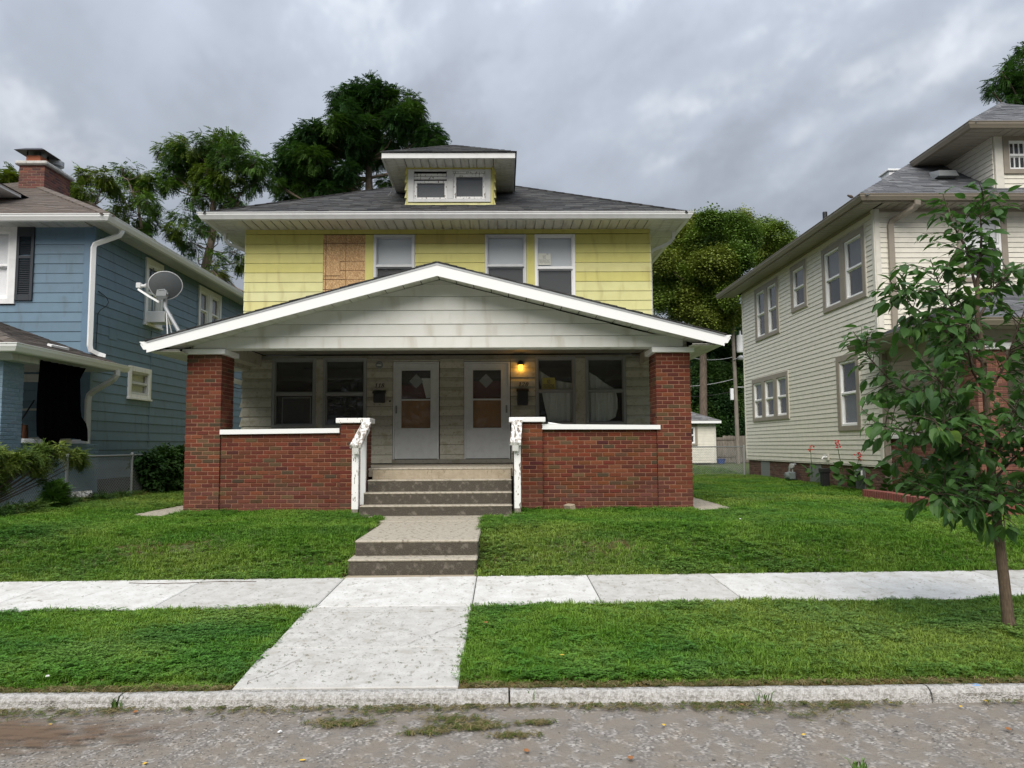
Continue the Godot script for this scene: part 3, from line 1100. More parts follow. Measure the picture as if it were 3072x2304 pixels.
func dormer(h: Node3D, world: Transform3D, dark: Array) -> void:
	var d := hold("dormer", h, world)
	# front frame of white trim round two small windows
	part("trim", _boxes([[V(-1.985, 6.80, -3.02), V(-1.86, 7.51, -2.965)], [V(-0.345, 6.80, -3.02), V(-0.235, 7.51, -2.965)], [V(-1.165, 6.87, -3.02), V(-1.03, 7.475, -2.96)], [V(-1.86, 6.80, -3.02), V(-0.345, 6.872, -2.963)], [V(-1.86, 7.475, -3.02), V(-0.345, 7.51, -2.963)]], 0.004), M.white_trim, d)
	var g := Geo.new()
	g.xf = Transform3D(Basis(), V(0, 0, -3.0))
	g.board(-2.01, -0.17, -2.01, -0.17, 6.72, 6.80, 0.02)
	part("siding_board", g, M.yellow_pale0, d)
	part("siding_board", _boxes([[V(-2.01, 7.51, -3.02), V(-0.17, 7.60, -2.985)]]), M.yellow2, d)
	for s in [-1.0, 1.0]:
		var x: float = -1.09 + s * 0.925
		for k in 5:
			var y0: float = 6.70 + k * 0.17
			g = Geo.new()
			g.xf = wall_at(V(x, 0, -3.0), 90.0 * s)
			# side boards run back to where the roof swallows them
			var run: float = 1.9
			if s > 0:
				g.board(-0.015, run, -0.015, run, y0, y0 + 0.174, 0.045)
			else:
				g.board(-run, 0.015, -run, 0.015, y0, y0 + 0.174, 0.045)
			part("siding_board", g, M.yellow_pale2 if k < 3 else M.yellow1, d)
	for q in [[-2.012, -1.983], [-0.237, -0.168]]:
		part("corner_trim", _box(q[0], q[1], 6.74, 7.5, -3.05, -2.985), M.yellow1, d)
	part("corner_block", _boxes([[V(-2.03, 7.40, -3.0), V(-1.99, 7.55, -2.97)], [V(-0.20, 7.40, -3.0), V(-0.16, 7.55, -2.97)]]), M.yellow2, d)
	part("inner_wall", _boxes([[V(-1.98, 6.6, -5.0), V(-0.2, 7.55, -3.25)]]), M.inside, d)
	# left sash has slipped down, leaving dark gaps above
	part("sash", _boxes([[V(-1.86, 6.875, -3.05), V(-1.795, 7.27, -3.0)], [V(-1.215, 6.875, -3.05), V(-1.165, 7.27, -3.0)], [V(-1.795, 7.225, -3.05), V(-1.215, 7.27, -3.0)], [V(-1.795, 6.875, -3.05), V(-1.215, 6.91, -3.0)], [V(-1.86, 7.31, -3.06), V(-1.165, 7.37, -3.02)], [V(-1.86, 7.385, -3.07), V(-1.165, 7.44, -3.03)]], 0.004), M.peel_little, d)
	part("sash", _boxes([[V(-1.03, 6.875, -3.05), V(-0.965, 7.42, -2.995)], [V(-0.405, 6.875, -3.05), V(-0.345, 7.42, -2.995)], [V(-0.965, 7.36, -3.05), V(-0.405, 7.42, -2.995)], [V(-0.965, 6.875, -3.05), V(-0.405, 6.925, -2.995)], [V(-1.03, 7.435, -3.06), V(-0.345, 7.475, -3.01)]], 0.004), M.peel_little, d)
	for q in [[-1.80, -1.21], [-0.97, -0.40]]:
		var p := part("pane", sheet(q[0], q[1], 6.90, 7.37 if q[0] > -1.5 else 7.23, -3.025), M.glass, d)
		part("blind", sheet(q[0], q[1], 6.88, 7.30 if q[0] > -1.5 else 7.20, -3.06), M.inside_grey, d)
	# low hipped roof
	var ex0 := -2.46
	var ex1 := 0.28
	var half := (ex1 - ex0) / 2.0
	var ez := -2.43
	var y := 7.665
	var top := V((ex0 + ex1) / 2.0, y + half * 0.5, ez - half)
	var back := top + V(0, 0, -3.0)
	g = Geo.new()
	g.tri(V(ex0, y, ez), V(ex1, y, ez), top)
	g.quad(V(ex1, y, ez), V(ex1, y, ez - 3.5), back, top)
	g.quad(V(ex0, y, ez - 3.5), V(ex0, y, ez), top, back)
	part("roof_deck", g, M.roof_black, d)
	var s5 := sqrt(1.25)
	shingles(d, d, V(ex0 - 0.03, y + 0.006, ez + 0.03), Vector3.RIGHT, V(0, 0.5, -1) / s5, PackedVector2Array([Vector2(0, 0), Vector2(ex1 - ex0 + 0.06, 0), Vector2(half + 0.03, (half + 0.03) * s5)]), 0.143, 0.26, dark, 0, M.shingle)
	shingles(d, d, V(ex1 + 0.03, y + 0.006, ez + 0.03), V(0, 0, -1), V(-1, 0.5, 0) / s5, PackedVector2Array([Vector2(0, 0), Vector2(3.0, 0), Vector2(3.0, half * s5), Vector2(half + 0.03, (half + 0.03) * s5)]), 0.143, 0.26, dark, 0, M.shingle)
	part("fascia", _boxes([[V(ex0, 7.545, ez - 0.025), V(ex1, 7.66, ez)], [V(ex1 - 0.025, 7.545, -5.2), V(ex1, 7.66, ez - 0.026)], [V(ex0, 7.545, -5.2), V(ex0 + 0.025, 7.66, ez - 0.026)]], 0.003), M.white_trim, d)
	soffit_run(d, -2.0, -0.18, -2.99, ez - 0.026, 7.55, 0.165, M.soffit)
	soffit_run(d, -0.165, ex1 - 0.026, -4.6, ez - 0.026, 7.548, 0.165, M.soffit, false)
	soffit_run(d, ex0 + 0.026, -2.015, -4.6, ez - 0.026, 7.548, 0.165, M.soffit, false)
	# a strip of fascia metal has come loose at the left eave
	g = Geo.new()
	g.pipe([V(-2.46, 7.56, -2.45), V(-2.43, 7.46, -2.7), V(-2.38, 7.34, -3.0), V(-2.34, 7.24, -3.2), V(-2.38, 7.16, -3.32), V(-2.46, 7.10, -3.42)], 0.03, 0.004, V(0, 0.5, -1))
	part("loose_trim", g, M.white_trim, d)


func porch(h: Node3D, world: Transform3D, D: Array, dark: Array) -> void:
	var p0 := world
	# lower front wall
	var lw := hold("lower_wall", h, world * wall_at(V(0, 0, -2.95), 0))
	var holes := [[-4.765, -2.81, 2.04, 3.50], [0.68, 2.56, 2.04, 3.50], [-2.27, -1.30, 1.25, 3.40], [-0.80, 0.165, 1.25, 3.40]]
	for k in 12:
		var y0 := 3.258 - 0.1975 * k
		for s in spans(-5.36, 3.11, maxf(y0, 1.30), y0 + 0.1975, holes):
			var g := Geo.new()
			g.board_bent(s[0] + 0.003, s[1] - 0.003, s[2] + rng.randf_range(-0.003, 0.003), s[3] + 0.004, 0.024)
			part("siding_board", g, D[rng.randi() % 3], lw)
	for x in [-5.375, 3.10]:
		for k in 10:
			var y0 := 3.258 - 0.1975 * k
			var g := Geo.new()
			var kick := 0.035 if k > 3 and rng.randf() < 0.7 else 0.012
			var sx := -1.0 if x < 0 else 1.0
			g.hexa([V(x - 0.01, y0, -0.02), V(x + 0.02, y0, -0.02), V(x + 0.02 + maxf(sx, 0) * kick, y0, 0.02), V(x - 0.01 + minf(sx, 0) * kick, y0, 0.02), V(x, y0 + 0.195, -0.02), V(x + 0.012, y0 + 0.195, -0.02), V(x + 0.012, y0 + 0.195, 0.006), V(x, y0 + 0.195, 0.006)])
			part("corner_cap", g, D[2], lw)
	part("mullion_board", _boxes([[V(-3.86, 2.04, -0.02), V(-3.71, 3.49, 0.012)], [V(1.515, 2.04, -0.02), V(1.72, 3.49, 0.012)]]), M.dingy_shaded1, lw)
	part("head_board", _box(-5.36, 3.11, 3.456, 3.53, -0.02, 0.02), M.dingy_shaded3, lw)  # darkest tone: shade under the ceiling is put into its colour
	# porch windows
	var W0 := world * wall_at(V(0, 0, -2.95), 0)
	window(h, W0, -4.763, -3.858, 2.045, 3.485, {"frame": M.alum_dull, "split": [0.49], "fw": 0.06, "low": M.screen})
	window(h, W0, -3.711, -2.812, 2.045, 3.485, {"frame": M.alum_dull, "split": [0.485], "fw": 0.055})
	window(h, W0, 0.681, 1.512, 2.075, 3.495, {"frame": M.alum_dull, "split": [0.5], "fw": 0.055})
	window(h, W0, 1.723, 2.558, 2.075, 3.495, {"frame": M.alum_dull, "split": [0.5], "fw": 0.055})
	# an inner sash leans behind the first window's lower pane
	var g := Geo.new()
	g.xf = world
	ring(g, -4.57, -3.97, 2.12, 2.68, 0.02, -3.012, -3.004)
	part("inner_sash", g, M.galv_dull, h)
	front_door(h, W0, -2.262, -1.318, [-2.23, -1.345], [-2.097, -1.487], false)
	front_door(h, W0, -0.795, 0.15, [-0.762, 0.122], [-0.619, -0.03], true)
	part("sill_board", _box(-2.28, 0.17, 1.30, 1.385, -2.97, -2.90, 0.004), M.dingy_shaded3, h).transform = world
	# floor, ceiling, side beams
	part("porch_floor", _box(-5.3, 3.15, 1.14, 1.288, -2.94, -0.12, 0.006), M.old_concrete, h).transform = world
	part("porch_ceiling", _box(-5.6, 3.5, 3.56, 3.59, -2.94, -0.12), M.dingy_shaded3, h).transform = world  # porch shade is put into this darkest tone
	part("porch_ceiling_beam", _boxes([[V(-5.30, 3.31, -2.93), V(-4.98, 3.555, -0.12)], [V(2.86, 3.31, -2.93), V(3.17, 3.555, -0.12)]], 0.004), M.dingy_shaded0, h).transform = world
	part("beam", _box(-5.22, 3.07, 3.305, 3.54, -0.26, -0.02, 0.006), M.gable0, h).transform = world
	# gable face: boards cut to the roof slope
	var gb := hold("gable", h, world * wall_at(V(0, 0, 0), 0))
	var cx := -1.072
	var sl := 0.262
	var apex := 4.47
	var ys := [3.308, 3.504, 3.712, 3.949, 4.186, 4.40]
	for k in 6:
		var y0: float = ys[k]
		var y1: float = ys[k + 1] if k < 5 else apex
		var wb: float = minf((apex - y0) / sl, 4.14)
		var wt: float = maxf(minf((apex - y1) / sl, 4.14), 0.02)
		g = Geo.new()
		if k == 0:
			g.board(cx - wb, cx + wb, cx - wb, cx + wb, y0, y1 + 0.004, 0.012)
			part("siding_board", g, M.gable2, gb)
			continue
		var cut: float = [0.0, 1.9, -0.9, 1.2, 5.0, 5.0][k]
		var c0 := clampf(cut, cx - wt, cx + wt)
		var whole := c0 >= cx + wt - 0.05
		g.board(cx - wb, cx + wb if whole else c0, cx - wt, cx + wt if whole else c0, y0, y1 + 0.004, 0.016)
		part("siding_board", g, M["gable%d" % (k % 4)], gb)
		if not whole:
			g = Geo.new()
			g.board(c0 + 0.002, cx + wb, c0 + 0.002, cx + wt, y0, y1 + 0.004, 0.0163)
			part("siding_board", g, M["gable%d" % ((k + 1) % 4)], gb)
	# porch roof
	var roof := hold("porch_roof", h, world)
	var ridge := V(cx, 4.665, 0)
	for s in [-1.0, 1.0]:
		var ev := V(cx + s * 4.72, 4.665 - 4.72 * (0.257 if s > 0 else 0.272), 0)
		g = Geo.new()
		var zf := 0.43
		var zb := -2.98
		var dn := V(0, -0.05, 0)
		g.hexa([ridge + V(0, 0, zb) + dn, ridge + V(0, 0, zf) + dn, ev + V(0, 0, zf) + dn, ev + V(0, 0, zb) + dn, ridge + V(0, 0, zb), ridge + V(0, 0, zf), ev + V(0, 0, zf), ev + V(0, 0, zb)])
		part("roof_deck", g, M.roof_black, roof)
		var along := V(0, 0, -1)
		var upv := (ridge - ev).normalized()
		shingles(roof, roof, ev + V(s * 0.03, 0.012 - 0.01, zf + 0.045), along, upv, PackedVector2Array([Vector2(0, 0), Vector2(3.42, 0), Vector2(3.42, ev.distance_to(ridge) + 0.03), Vector2(0, ev.distance_to(ridge) + 0.03)]), 0.143, 0.28, dark, 0, M.shingle, 0.012)
		# rake board with a thin drip edge above
		g = Geo.new()
		var o := V(0, 0, 0)
		g.hexa([ridge + V(0, -0.215, 0.425), ev + V(0, -0.185, 0.425), ev + V(0, -0.185, 0.455), ridge + V(0, -0.215, 0.455), ridge + V(0, -0.035, 0.425), ev + V(0, -0.03, 0.425), ev + V(0, -0.03, 0.455), ridge + V(0, -0.035, 0.455)])
		part("rake_board", g, M.white_clean, roof)
		g = Geo.new()
		g.hexa([ridge + V(0, -0.034, 0.43), ev + V(0, -0.029, 0.43), ev + V(0, -0.029, 0.462), ridge + V(0, -0.034, 0.462), ridge + V(0, 0.001, 0.43), ev + V(0, 0.001, 0.43), ev + V(0, 0.001, 0.462), ridge + V(0, 0.001, 0.462)])
		part("drip_edge", g, M.galv, roof)
		# soffit panels that climb the rake
		var n := 16
		for i in n:
			var a := ev.lerp(ridge, (i + 0.02) / n) + V(0, -0.175, 0)
			var b := ev.lerp(ridge, (i + 0.97) / n) + V(0, -0.175, 0)
			if i == 0:
				continue
			g = Geo.new()
			var th := V(0, 0.012, 0)
			g.hexa([a + V(0, 0, -0.02), b + V(0, 0, -0.02), b + V(0, 0, 0.424), a + V(0, 0, 0.424), a + V(0, 0, -0.02) + th, b + V(0, 0, -0.02) + th, b + V(0, 0, 0.424) + th, a + V(0, 0, 0.424) + th])
			part("soffit_panel", g, M.soffit, roof)
		# level soffit outside the pillars, and the side gutter
		soffit_run(roof, minf(ev.x, cx + s * 4.20), maxf(ev.x, cx + s * 4.20), -2.95, 0.424, ev.y - 0.165, 0.24, M.soffit, false)
		part("frieze_board", _boxes([[V(minf(cx + s * 4.14, cx + s * 4.2), ev.y - 0.15, -2.93), V(maxf(cx + s * 4.14, cx + s * 4.2), 3.53, -0.03)]]), M.dingy_shaded0, roof)
		g = Geo.new()
		g.sweep(GUTTER, [V(ev.x, ev.y - 0.135, 0.45), V(ev.x, ev.y - 0.135, -2.95)], [V(s, 0, 0), V(s, 0, 0)])
		part("gutter", g, M.white_clean, roof)
	# brick: pillars, walls, stair piers
	var pool := []
	var tone := func(y: float) -> Color: return red_tone(y)
	var gy := 0.52
	for x in [-5.315, 2.598]:
		var pl := hold("pillar", h, world)
		pillar_bricks(pool, pl, x, x + 0.585, -0.60, 0.0, gy, 3.215, tone, 0.0674, 0.2)
		part("mortar", _box(x + 0.007, x + 0.578, gy, 3.214, -0.593, -0.007), M.mortar, pl)
		part("capstone", _box(x - 0.065, x + 0.65, 3.216, 3.304, -0.66, 0.065, 0.008), M.white_clean, pl)
	var wl := hold("porch_wall", h, world)
	wall_bricks(pool, wl, wall_at(V(0, 0, -0.03), 0), -4.73, -2.70, gy, 1.872, tone)
	part("mortar", _box(-4.73, -2.70, gy, 1.872, -0.22, -0.039), M.mortar, wl)
	g = Geo.new()
	g.hexa([V(-4.728, 1.868, -0.28), V(-2.735, 1.885, -0.28), V(-2.735, 1.885, 0.03), V(-4.728, 1.868, 0.03), V(-4.728, 1.948, -0.28), V(-2.735, 1.962, -0.28), V(-2.735, 1.962, 0.03), V(-4.728, 1.948, 0.03)])
	part("wall_cap", g, M.white_clean, wl)
	var wr := hold("porch_wall", h, world)
	wall_bricks(pool, wr, wall_at(V(0, 0, -0.03), 0), 0.66, 2.596, gy, 1.918, tone)
	part("mortar", _box(0.66, 2.596, gy, 1.918, -0.22, -0.039), M.mortar, wr)
	g = Geo.new()
	g.hexa([V(0.655, 1.925, -0.28), V(2.65, 1.915, -0.28), V(2.65, 1.915, 0.035), V(0.655, 1.925, 0.035), V(0.655, 2.012, -0.28), V(2.65, 1.986, -0.28), V(2.65, 1.986, 0.035), V(0.655, 2.012, 0.035)])
	part("wall_cap", g, M.white_clean, wr)
	for q in [[-2.715, -2.265], [0.225, 0.665]]:
		var pr := hold("stair_pier", h, world)
		pillar_bricks(pool, pr, q[0], q[1], -0.36, 0.035, gy, 2.04, tone, 0.0677, 0.205)
		part("mortar", _box(q[0] + 0.007, q[1] - 0.007, gy, 2.04, -0.353, 0.028), M.mortar, pr)
		part("pier_cap", _box(q[0] - 0.07 - (0.05 if q[0] > 0 else 0.0), q[1] + 0.05, 2.045, 2.128, -0.42, 0.095, 0.008), M.peel_little if q[0] < 0 else M.white_clean, pr)
	lay_bricks(pool, h, 320, M.brick, world)
	# concrete steps up to the porch
	var st := hold("porch_steps", h, world)
	var ed := [0.70, 0.47, 0.235, 0.0]
	var tops := [0.722, 0.912, 1.105, 1.288]
	var y0 := 0.40
	for k in 4:
		var x0: float = [-2.265, -2.245, -2.225, -2.19][k]
		var x1: float = [0.142, 0.142, 0.145, 0.14][k]
		var lowy: float = tops[k - 1] - 0.03 if k else 0.45
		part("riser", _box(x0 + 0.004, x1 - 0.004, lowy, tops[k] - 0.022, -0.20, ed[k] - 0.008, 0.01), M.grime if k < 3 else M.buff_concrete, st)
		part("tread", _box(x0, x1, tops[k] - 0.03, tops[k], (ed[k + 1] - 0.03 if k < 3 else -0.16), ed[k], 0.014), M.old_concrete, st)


func front_door(h: Node3D, W0: Transform3D, x0: float, x1: float, leaf: Array, glass: Array, handle_right: bool) -> void:
	var d := hold("front_door", h, W0)
	var g := Geo.new()
	ring(g, x0, x1, 1.385, 3.395, 0.03, -0.05, 0.035, 0.0, 0.03)
	part("door_frame", g, M.alum, d)
	var l0: float = leaf[0]
	var l1: float = leaf[1]
	var a: float = glass[0]
	var b: float = glass[1]
	g = Geo.new()
	bar(g, l0, l1, 1.395, 2.0, -0.02, 0.018, 0.004)
	bar(g, l0, a - 0.022, 2.0, 3.36, -0.02, 0.018, 0.004)
	bar(g, b + 0.022, l1, 2.0, 3.36, -0.02, 0.018, 0.004)
	bar(g, a - 0.022, b + 0.022, 3.245, 3.36, -0.02, 0.018, 0.004)
	part("door_leaf", g, M.door_white, d)
	g = Geo.new()
	ring(g, a - 0.025, b + 0.025, 1.995, 3.25, 0.03, -0.015, 0.026)
	bar(g, a, b, 2.595, 2.628, -0.012, 0.024, 0.004)
	part("window_rail", g, M.door_white, d)
	part("pane", sheet(a, b, 2.02, 2.60, 0.002), M.glass, d)
	part("pane", sheet(a, b, 2.62, 3.225, 0.004), M.glass, d)
	part("blind", sheet(a, b, 2.0, 2.62, -0.05), M.brown_blind, d)
	part("blind", sheet(a, b, 2.62, 3.0 if handle_right else 2.93, -0.055), M.red_blind, d)
	part("inner_door", _box(a - 0.05, b + 0.05, 1.9, 3.3, -0.12, -0.08), M.inside, d)
	# a square of paper hangs by its corner inside
	g = Geo.new()
	var c := V((a + b) / 2.0 + (0.0 if not handle_right else -0.02), 3.0, -0.03)
	g.quad(c + V(0, -0.15, 0), c + V(0.145, 0, 0), c + V(0, 0.15, 0), c + V(-0.145, 0, 0))
	part("paper_square", g, M.paper, d)
	if not handle_right:
		g = Geo.new()
		g.quad(V(b - 0.10, 2.65, -0.04), V(b, 2.65, -0.04), V(b, 3.06, -0.04), V(b - 0.20, 3.06, -0.04))
		part("torn_curtain", g, M.curtain, d)
	g = Geo.new()
	var hx := l1 - 0.045 if handle_right else l0 + 0.035
	bar(g, hx - 0.018, hx + 0.018, 2.33, 2.49, 0.018, 0.026, 0.004)
	g.tube([V(hx, 2.35, 0.028), V(hx, 2.37, 0.055), V(hx, 2.44, 0.055), V(hx, 2.46, 0.028)], [0.008], 6)
	part("handle", g, M.galv_dull, d)


# ---- the blue house on the left ----------------------------------------------
func blue_house() -> void:
	var h := thing("house", "blue house with white gutters, black shutter and brick chimney", "house", V(-12, 0.6, -5))
	var world := Transform3D(Basis(), -h.position)
	var B := [M.blue0, M.blue1, M.blue2, M.blue3]
	var fz := -3.2
	var sx := -8.65
	var fw := hold("front_wall", h, world * wall_at(V(0, 0, fz), 0))
	siding(fw, -16.5, -8.86, 6.169 - 0.2075 * 27, 6.169, 0.2075, 0.015, B, [[-11.9, -10.27, 4.66, 6.4]], 0.0)
	part("siding_board", _box(-16.5, -8.86, 6.172, 6.42, -0.02, 0.012), M.blue0, fw)
	part("corner_board", _boxes([[V(-8.86, 1.0, fz - 0.08), V(sx + 0.02, 6.42, fz + 0.02)]], 0.006), M.blue_trim, h).transform = world
	var sw := hold("side_wall", h, world * wall_at(V(sx, 0, 0), 90))
	# along the side wall x runs away from the street: x = -z
	var holes := [[5.49, 6.42, 4.63, 6.26], [8.74, 10.45, 5.0, 6.26], [4.81, 5.93, 2.80, 3.56]]
	siding(sw, 3.28, 14.0, 6.169 - 0.2075 * 25, 6.38, 0.2075, 0.015, B, holes, 5.9)
	part("seam_strip", _box(5.925, 5.94, 1.0, 6.2, -0.01, 0.0165), M.blue1, sw)
	part("vent_patch", _box(3.9, 4.25, 4.05, 4.28, 0.0, 0.017), M.blue3, sw)
	part("foundation", _boxes([[V(-16.4, 0.2, -13.9), V(sx - 0.05, 1.03, fz - 0.05)]]), M.inside, h).transform = world
	part("inner_wall", _boxes([[V(-16.4, 0.9, -13.9), V(sx - 0.36, 6.36, fz - 0.36)]]), M.inside, h).transform = world
	# windows
	var wf := world * wall_at(V(0, 0, fz), 0)
	window(h, wf, -11.9, -10.27, 4.69, 6.37, {"frame": M.white_clean, "casing": M.white, "cw": 0.14, "up": M.shade_white, "low": M.shade_white, "z": 0.02, "ledge": false})
	var ws := world * wall_at(V(sx, 0, 0), 90)
	window(h, ws, 5.49, 6.42, 4.63, 6.27, {"frame": M.white_clean, "casing": M.white, "cw": 0.13, "low": M.curtain})
	window(h, ws, 8.74, 9.60, 4.95, 6.27, {"frame": M.white_clean, "casing": M.white, "cw": 0.12, "up": M.inside_grey})
	window(h, ws, 9.60, 10.46, 4.95, 6.27, {"frame": M.white_clean, "casing": M.white, "cw": 0.12, "up": M.inside_grey})
	window(h, ws, 4.81, 5.93, 2.80, 3.56, {"frame": M.pipe_grey, "casing": M.white_worn, "cw": 0.12, "up": M.curtain, "low": M.curtain})
	# shutter with louvres
	var sh := hold("shutter", h, wf)
	var g := Geo.new()
	ring(g, -10.27, -9.905, 4.76, 6.38, 0.06, 0.01, 0.05, 0.12, 0.25)
	bar(g, -10.21, -9.965, 5.66, 5.72, 0.01, 0.05)
	part("rim", g, M.dark_shutter, sh)
	for k in 32:
		var y := 4.885 + k * 0.04
		if y > 5.62 and y < 5.73:
			continue
		g = Geo.new()
		g.hexa([V(-10.21, y, 0.01), V(-9.965, y, 0.01), V(-9.965, y, 0.04), V(-10.21, y, 0.04), V(-10.21, y + 0.03, 0.005), V(-9.965, y + 0.03, 0.005), V(-9.965, y + 0.034, 0.012), V(-10.21, y + 0.034, 0.012)])
		part("louvre", g, M.dark_shutter, sh)
	# roof
	var roof := hold("roof", h, world)
	var ex := -8.10
	var ez := -2.62
	var wx := -17.1
	var half := (ex - wx) / 2.0
	var y := 6.45
	var pk := V((ex + wx) / 2.0, y + half * 0.5, ez - half)
	var pb := pk + V(0, 0, -3.0)
	g = Geo.new()
	g.tri(V(wx, y, ez), V(ex, y, ez), pk)
	g.quad(V(ex, y, ez), V(ex, y, -14.4), pb, pk)
	g.quad(V(wx, y, -14.4), V(wx, y, ez), pk, pb)
	g.tri(V(ex, y, -14.4), V(wx, y, -14.4), pb)
	part("roof_deck", g, M.roof_black, roof)
	var tan := [Color(0.155, 0.125, 0.105), Color(0.18, 0.148, 0.122), Color(0.135, 0.11, 0.094), Color(0.165, 0.14, 0.122)]
	var s5 := sqrt(1.25)
	shingles(roof, roof, V(wx, y + 0.006, ez), Vector3.RIGHT, V(0, 0.5, -1) / s5, PackedVector2Array([Vector2(0, 0), Vector2(ex - wx, 0), Vector2(half, half * s5)]), 0.127, 0.305, tan, 0, M.shingle)
	for i in 24:
		var p := V(ex, y, ez)
		var a := p.lerp(pk, i / 24.0)
		var b := p.lerp(pk, (i + 1.2) / 24.0)
		var sd := (pk - p).cross(Vector3.UP).normalized() * 0.14
		g = Geo.new()
		g.col = tan[i % 4]
		g.hexa([a - sd + V(0, -0.035, 0), a + sd + V(0, -0.035, 0), b + sd + V(0, -0.035, 0), b - sd + V(0, -0.035, 0), a - sd + V(0, 0.0, 0), a + sd + V(0, 0.0, 0), b + sd, b - sd])
		g.hexa([a - sd + V(0, -0.01, 0), a + sd + V(0, -0.01, 0), b + sd + V(0, -0.01, 0), b - sd + V(0, -0.01, 0), a + V(0, 0.05, 0) - sd * 0.1, a + sd * 0.1 + V(0, 0.05, 0), b + sd * 0.1 + V(0, 0.042, 0), b - sd * 0.1 + V(0, 0.042, 0)])
		part("hip_cap", g, M.shingle, roof)
	# corner of a front dormer at the picture's left edge
	part("dormer_eave", _boxes([[V(-13.6, 7.35, -4.3), V(-10.95, 7.42, -3.1)]]), M.white_clean, roof)
	g = Geo.new()
	g.hexa([V(-13.6, 7.42, -4.6), V(-10.9, 7.42, -4.6), V(-10.9, 7.42, -3.05), V(-13.6, 7.42, -3.05), V(-13.6, 8.1, -4.6), V(-12.4, 8.1, -4.6), V(-12.4, 8.1, -4.3), V(-13.6, 8.1, -4.3)])
	part("dormer_roof", g, M.roof_black, roof)
	part("fascia", _boxes([[V(wx, 6.31, ez - 0.08), V(ex - 0.05, 6.44, ez - 0.055)], [V(ex - 0.075, 6.31, -14.3), V(ex - 0.05, 6.44, ez - 0.081)]]), M.white, h).transform = world
	g = Geo.new()
	g.sweep(GUTTER, [V(wx, 6.318, ez - 0.055), V(ex - 0.05, 6.318, ez - 0.055), V(ex - 0.05, 6.318, -14.3)], [V(0, 0, 1), V(1, 0, 1), V(1, 0, 0)])
	part("gutter", g, M.white_clean, h).transform = world
	var sf := hold("eave_soffit", h, world)
	soffit_run(sf, -13.0, sx - 0.02, fz - 0.01, ez - 0.082, 6.335, 0.3, M.soffit_blue)
	soffit_run(sf, sx + 0.02, ex - 0.077, -14.0, ez - 0.1, 6.338, 0.15, M.soffit_blue, false)
	# downspouts: eave to porch roof, porch gutter to ground
	g = Geo.new()
	g.pipe([V(-8.16, 6.33, -3.34), V(-8.16, 6.27, -3.34), V(-8.2, 6.19, -3.32), V(-8.3, 6.13, -3.27), V(-8.5, 6.0, -3.14), V(-8.58, 5.94, -3.08), V(-8.6, 5.86, -3.06), V(-8.6, 3.78, -3.06), V(-8.58, 3.68, -3.08), V(-8.5, 3.62, -3.2), V(-8.4, 3.58, -3.3)], 0.045, 0.032, V(0.6, 0, -0.8))
	part("downspout", g, M.white_clean, h).transform = world
	g = Geo.new()
	g.pipe([V(-7.96, 3.27, -2.95), V(-7.96, 3.16, -2.95), V(-8.02, 3.07, -2.95), V(-8.2, 2.95, -2.94), V(-8.42, 2.82, -2.93), V(-8.5, 2.74, -2.93), V(-8.52, 2.64, -2.93), V(-8.52, 0.89, -2.96)], 0.05, 0.036, V(0.5, 0, -0.85))
	part("downspout", g, M.pipe_grey, h).transform = world
	# cable that climbs the side wall
	g = Geo.new()
	g.tube([V(sx + 0.03, 3.75, -3.35), V(sx + 0.03, 4.5, -3.37), V(sx + 0.06, 4.6, -3.42), V(sx + 0.08, 4.72, -3.62), V(sx + 0.07, 4.82, -3.72), V(sx + 0.05, 4.92, -3.66), V(sx + 0.03, 4.97, -3.5), V(sx + 0.02, 5.0, -3.38)], [0.008], 5)
	part("wall_cable", g, M.black, h).transform = world
	# chimney with cap stone, clay flue and metal hood
	var pool := []
	var ct := func(_y: float) -> Color: return [Color(0.20, 0.07, 0.05), Color(0.17, 0.055, 0.042), Color(0.235, 0.085, 0.055), Color(0.13, 0.05, 0.04), Color(0.10, 0.045, 0.04)][rng.randi() % 5]
	var ch := hold("chimney", h, world)
	pillar_bricks(pool, ch, -12.11, -11.47, -7.15, -6.0, 7.6, 8.74, ct, 0.0677, 0.205)
	part("mortar", _box(-12.10, -11.477, 7.6, 8.73, -7.143, -6.007), M.mortar_dark, ch)
	lay_bricks(pool, ch, 200, M.brick, Transform3D())
	part("cap_stone", _box(-12.19, -11.39, 8.74, 8.845, -7.24, -5.92, 0.03), M.concrete_worn, ch)
	part("clay_flue", _boxes([[V(-11.98, 8.84, -6.4), V(-11.62, 9.02, -6.05)]], 0.01), M.terracotta, ch)
	g = Geo.new()
	g.lathe(V(-11.66, 8.84, -6.75), Vector3.UP, [Vector2(0.17, 0), Vector2(0.17, 0.07), Vector2(0.12, 0.1), Vector2(0.12, 0.14), Vector2(0.21, 0.15), Vector2(0.21, 0.27), Vector2(0.0, 0.29)], 16)
	part("vent_cowl", g, M.galv, ch)
	g = Geo.new()
	g.hexa([V(-12.18, 9.10, -6.62), V(-11.42, 9.10, -6.62), V(-11.42, 9.10, -5.86), V(-12.18, 9.10, -5.86), V(-12.0, 9.21, -6.45), V(-11.6, 9.21, -6.45), V(-11.6, 9.21, -6.05), V(-12.0, 9.21, -6.05)])
	for q in [[-11.96, -6.4], [-11.64, -6.4], [-11.96, -6.07], [-11.64, -6.07]]:
		g.box(V(q[0] - 0.015, 8.95, q[1] - 0.015), V(q[0] + 0.015, 9.11, q[1] + 0.015))
	part("metal_hood", g, M.black_metal, ch)
	blue_porch(h, world)


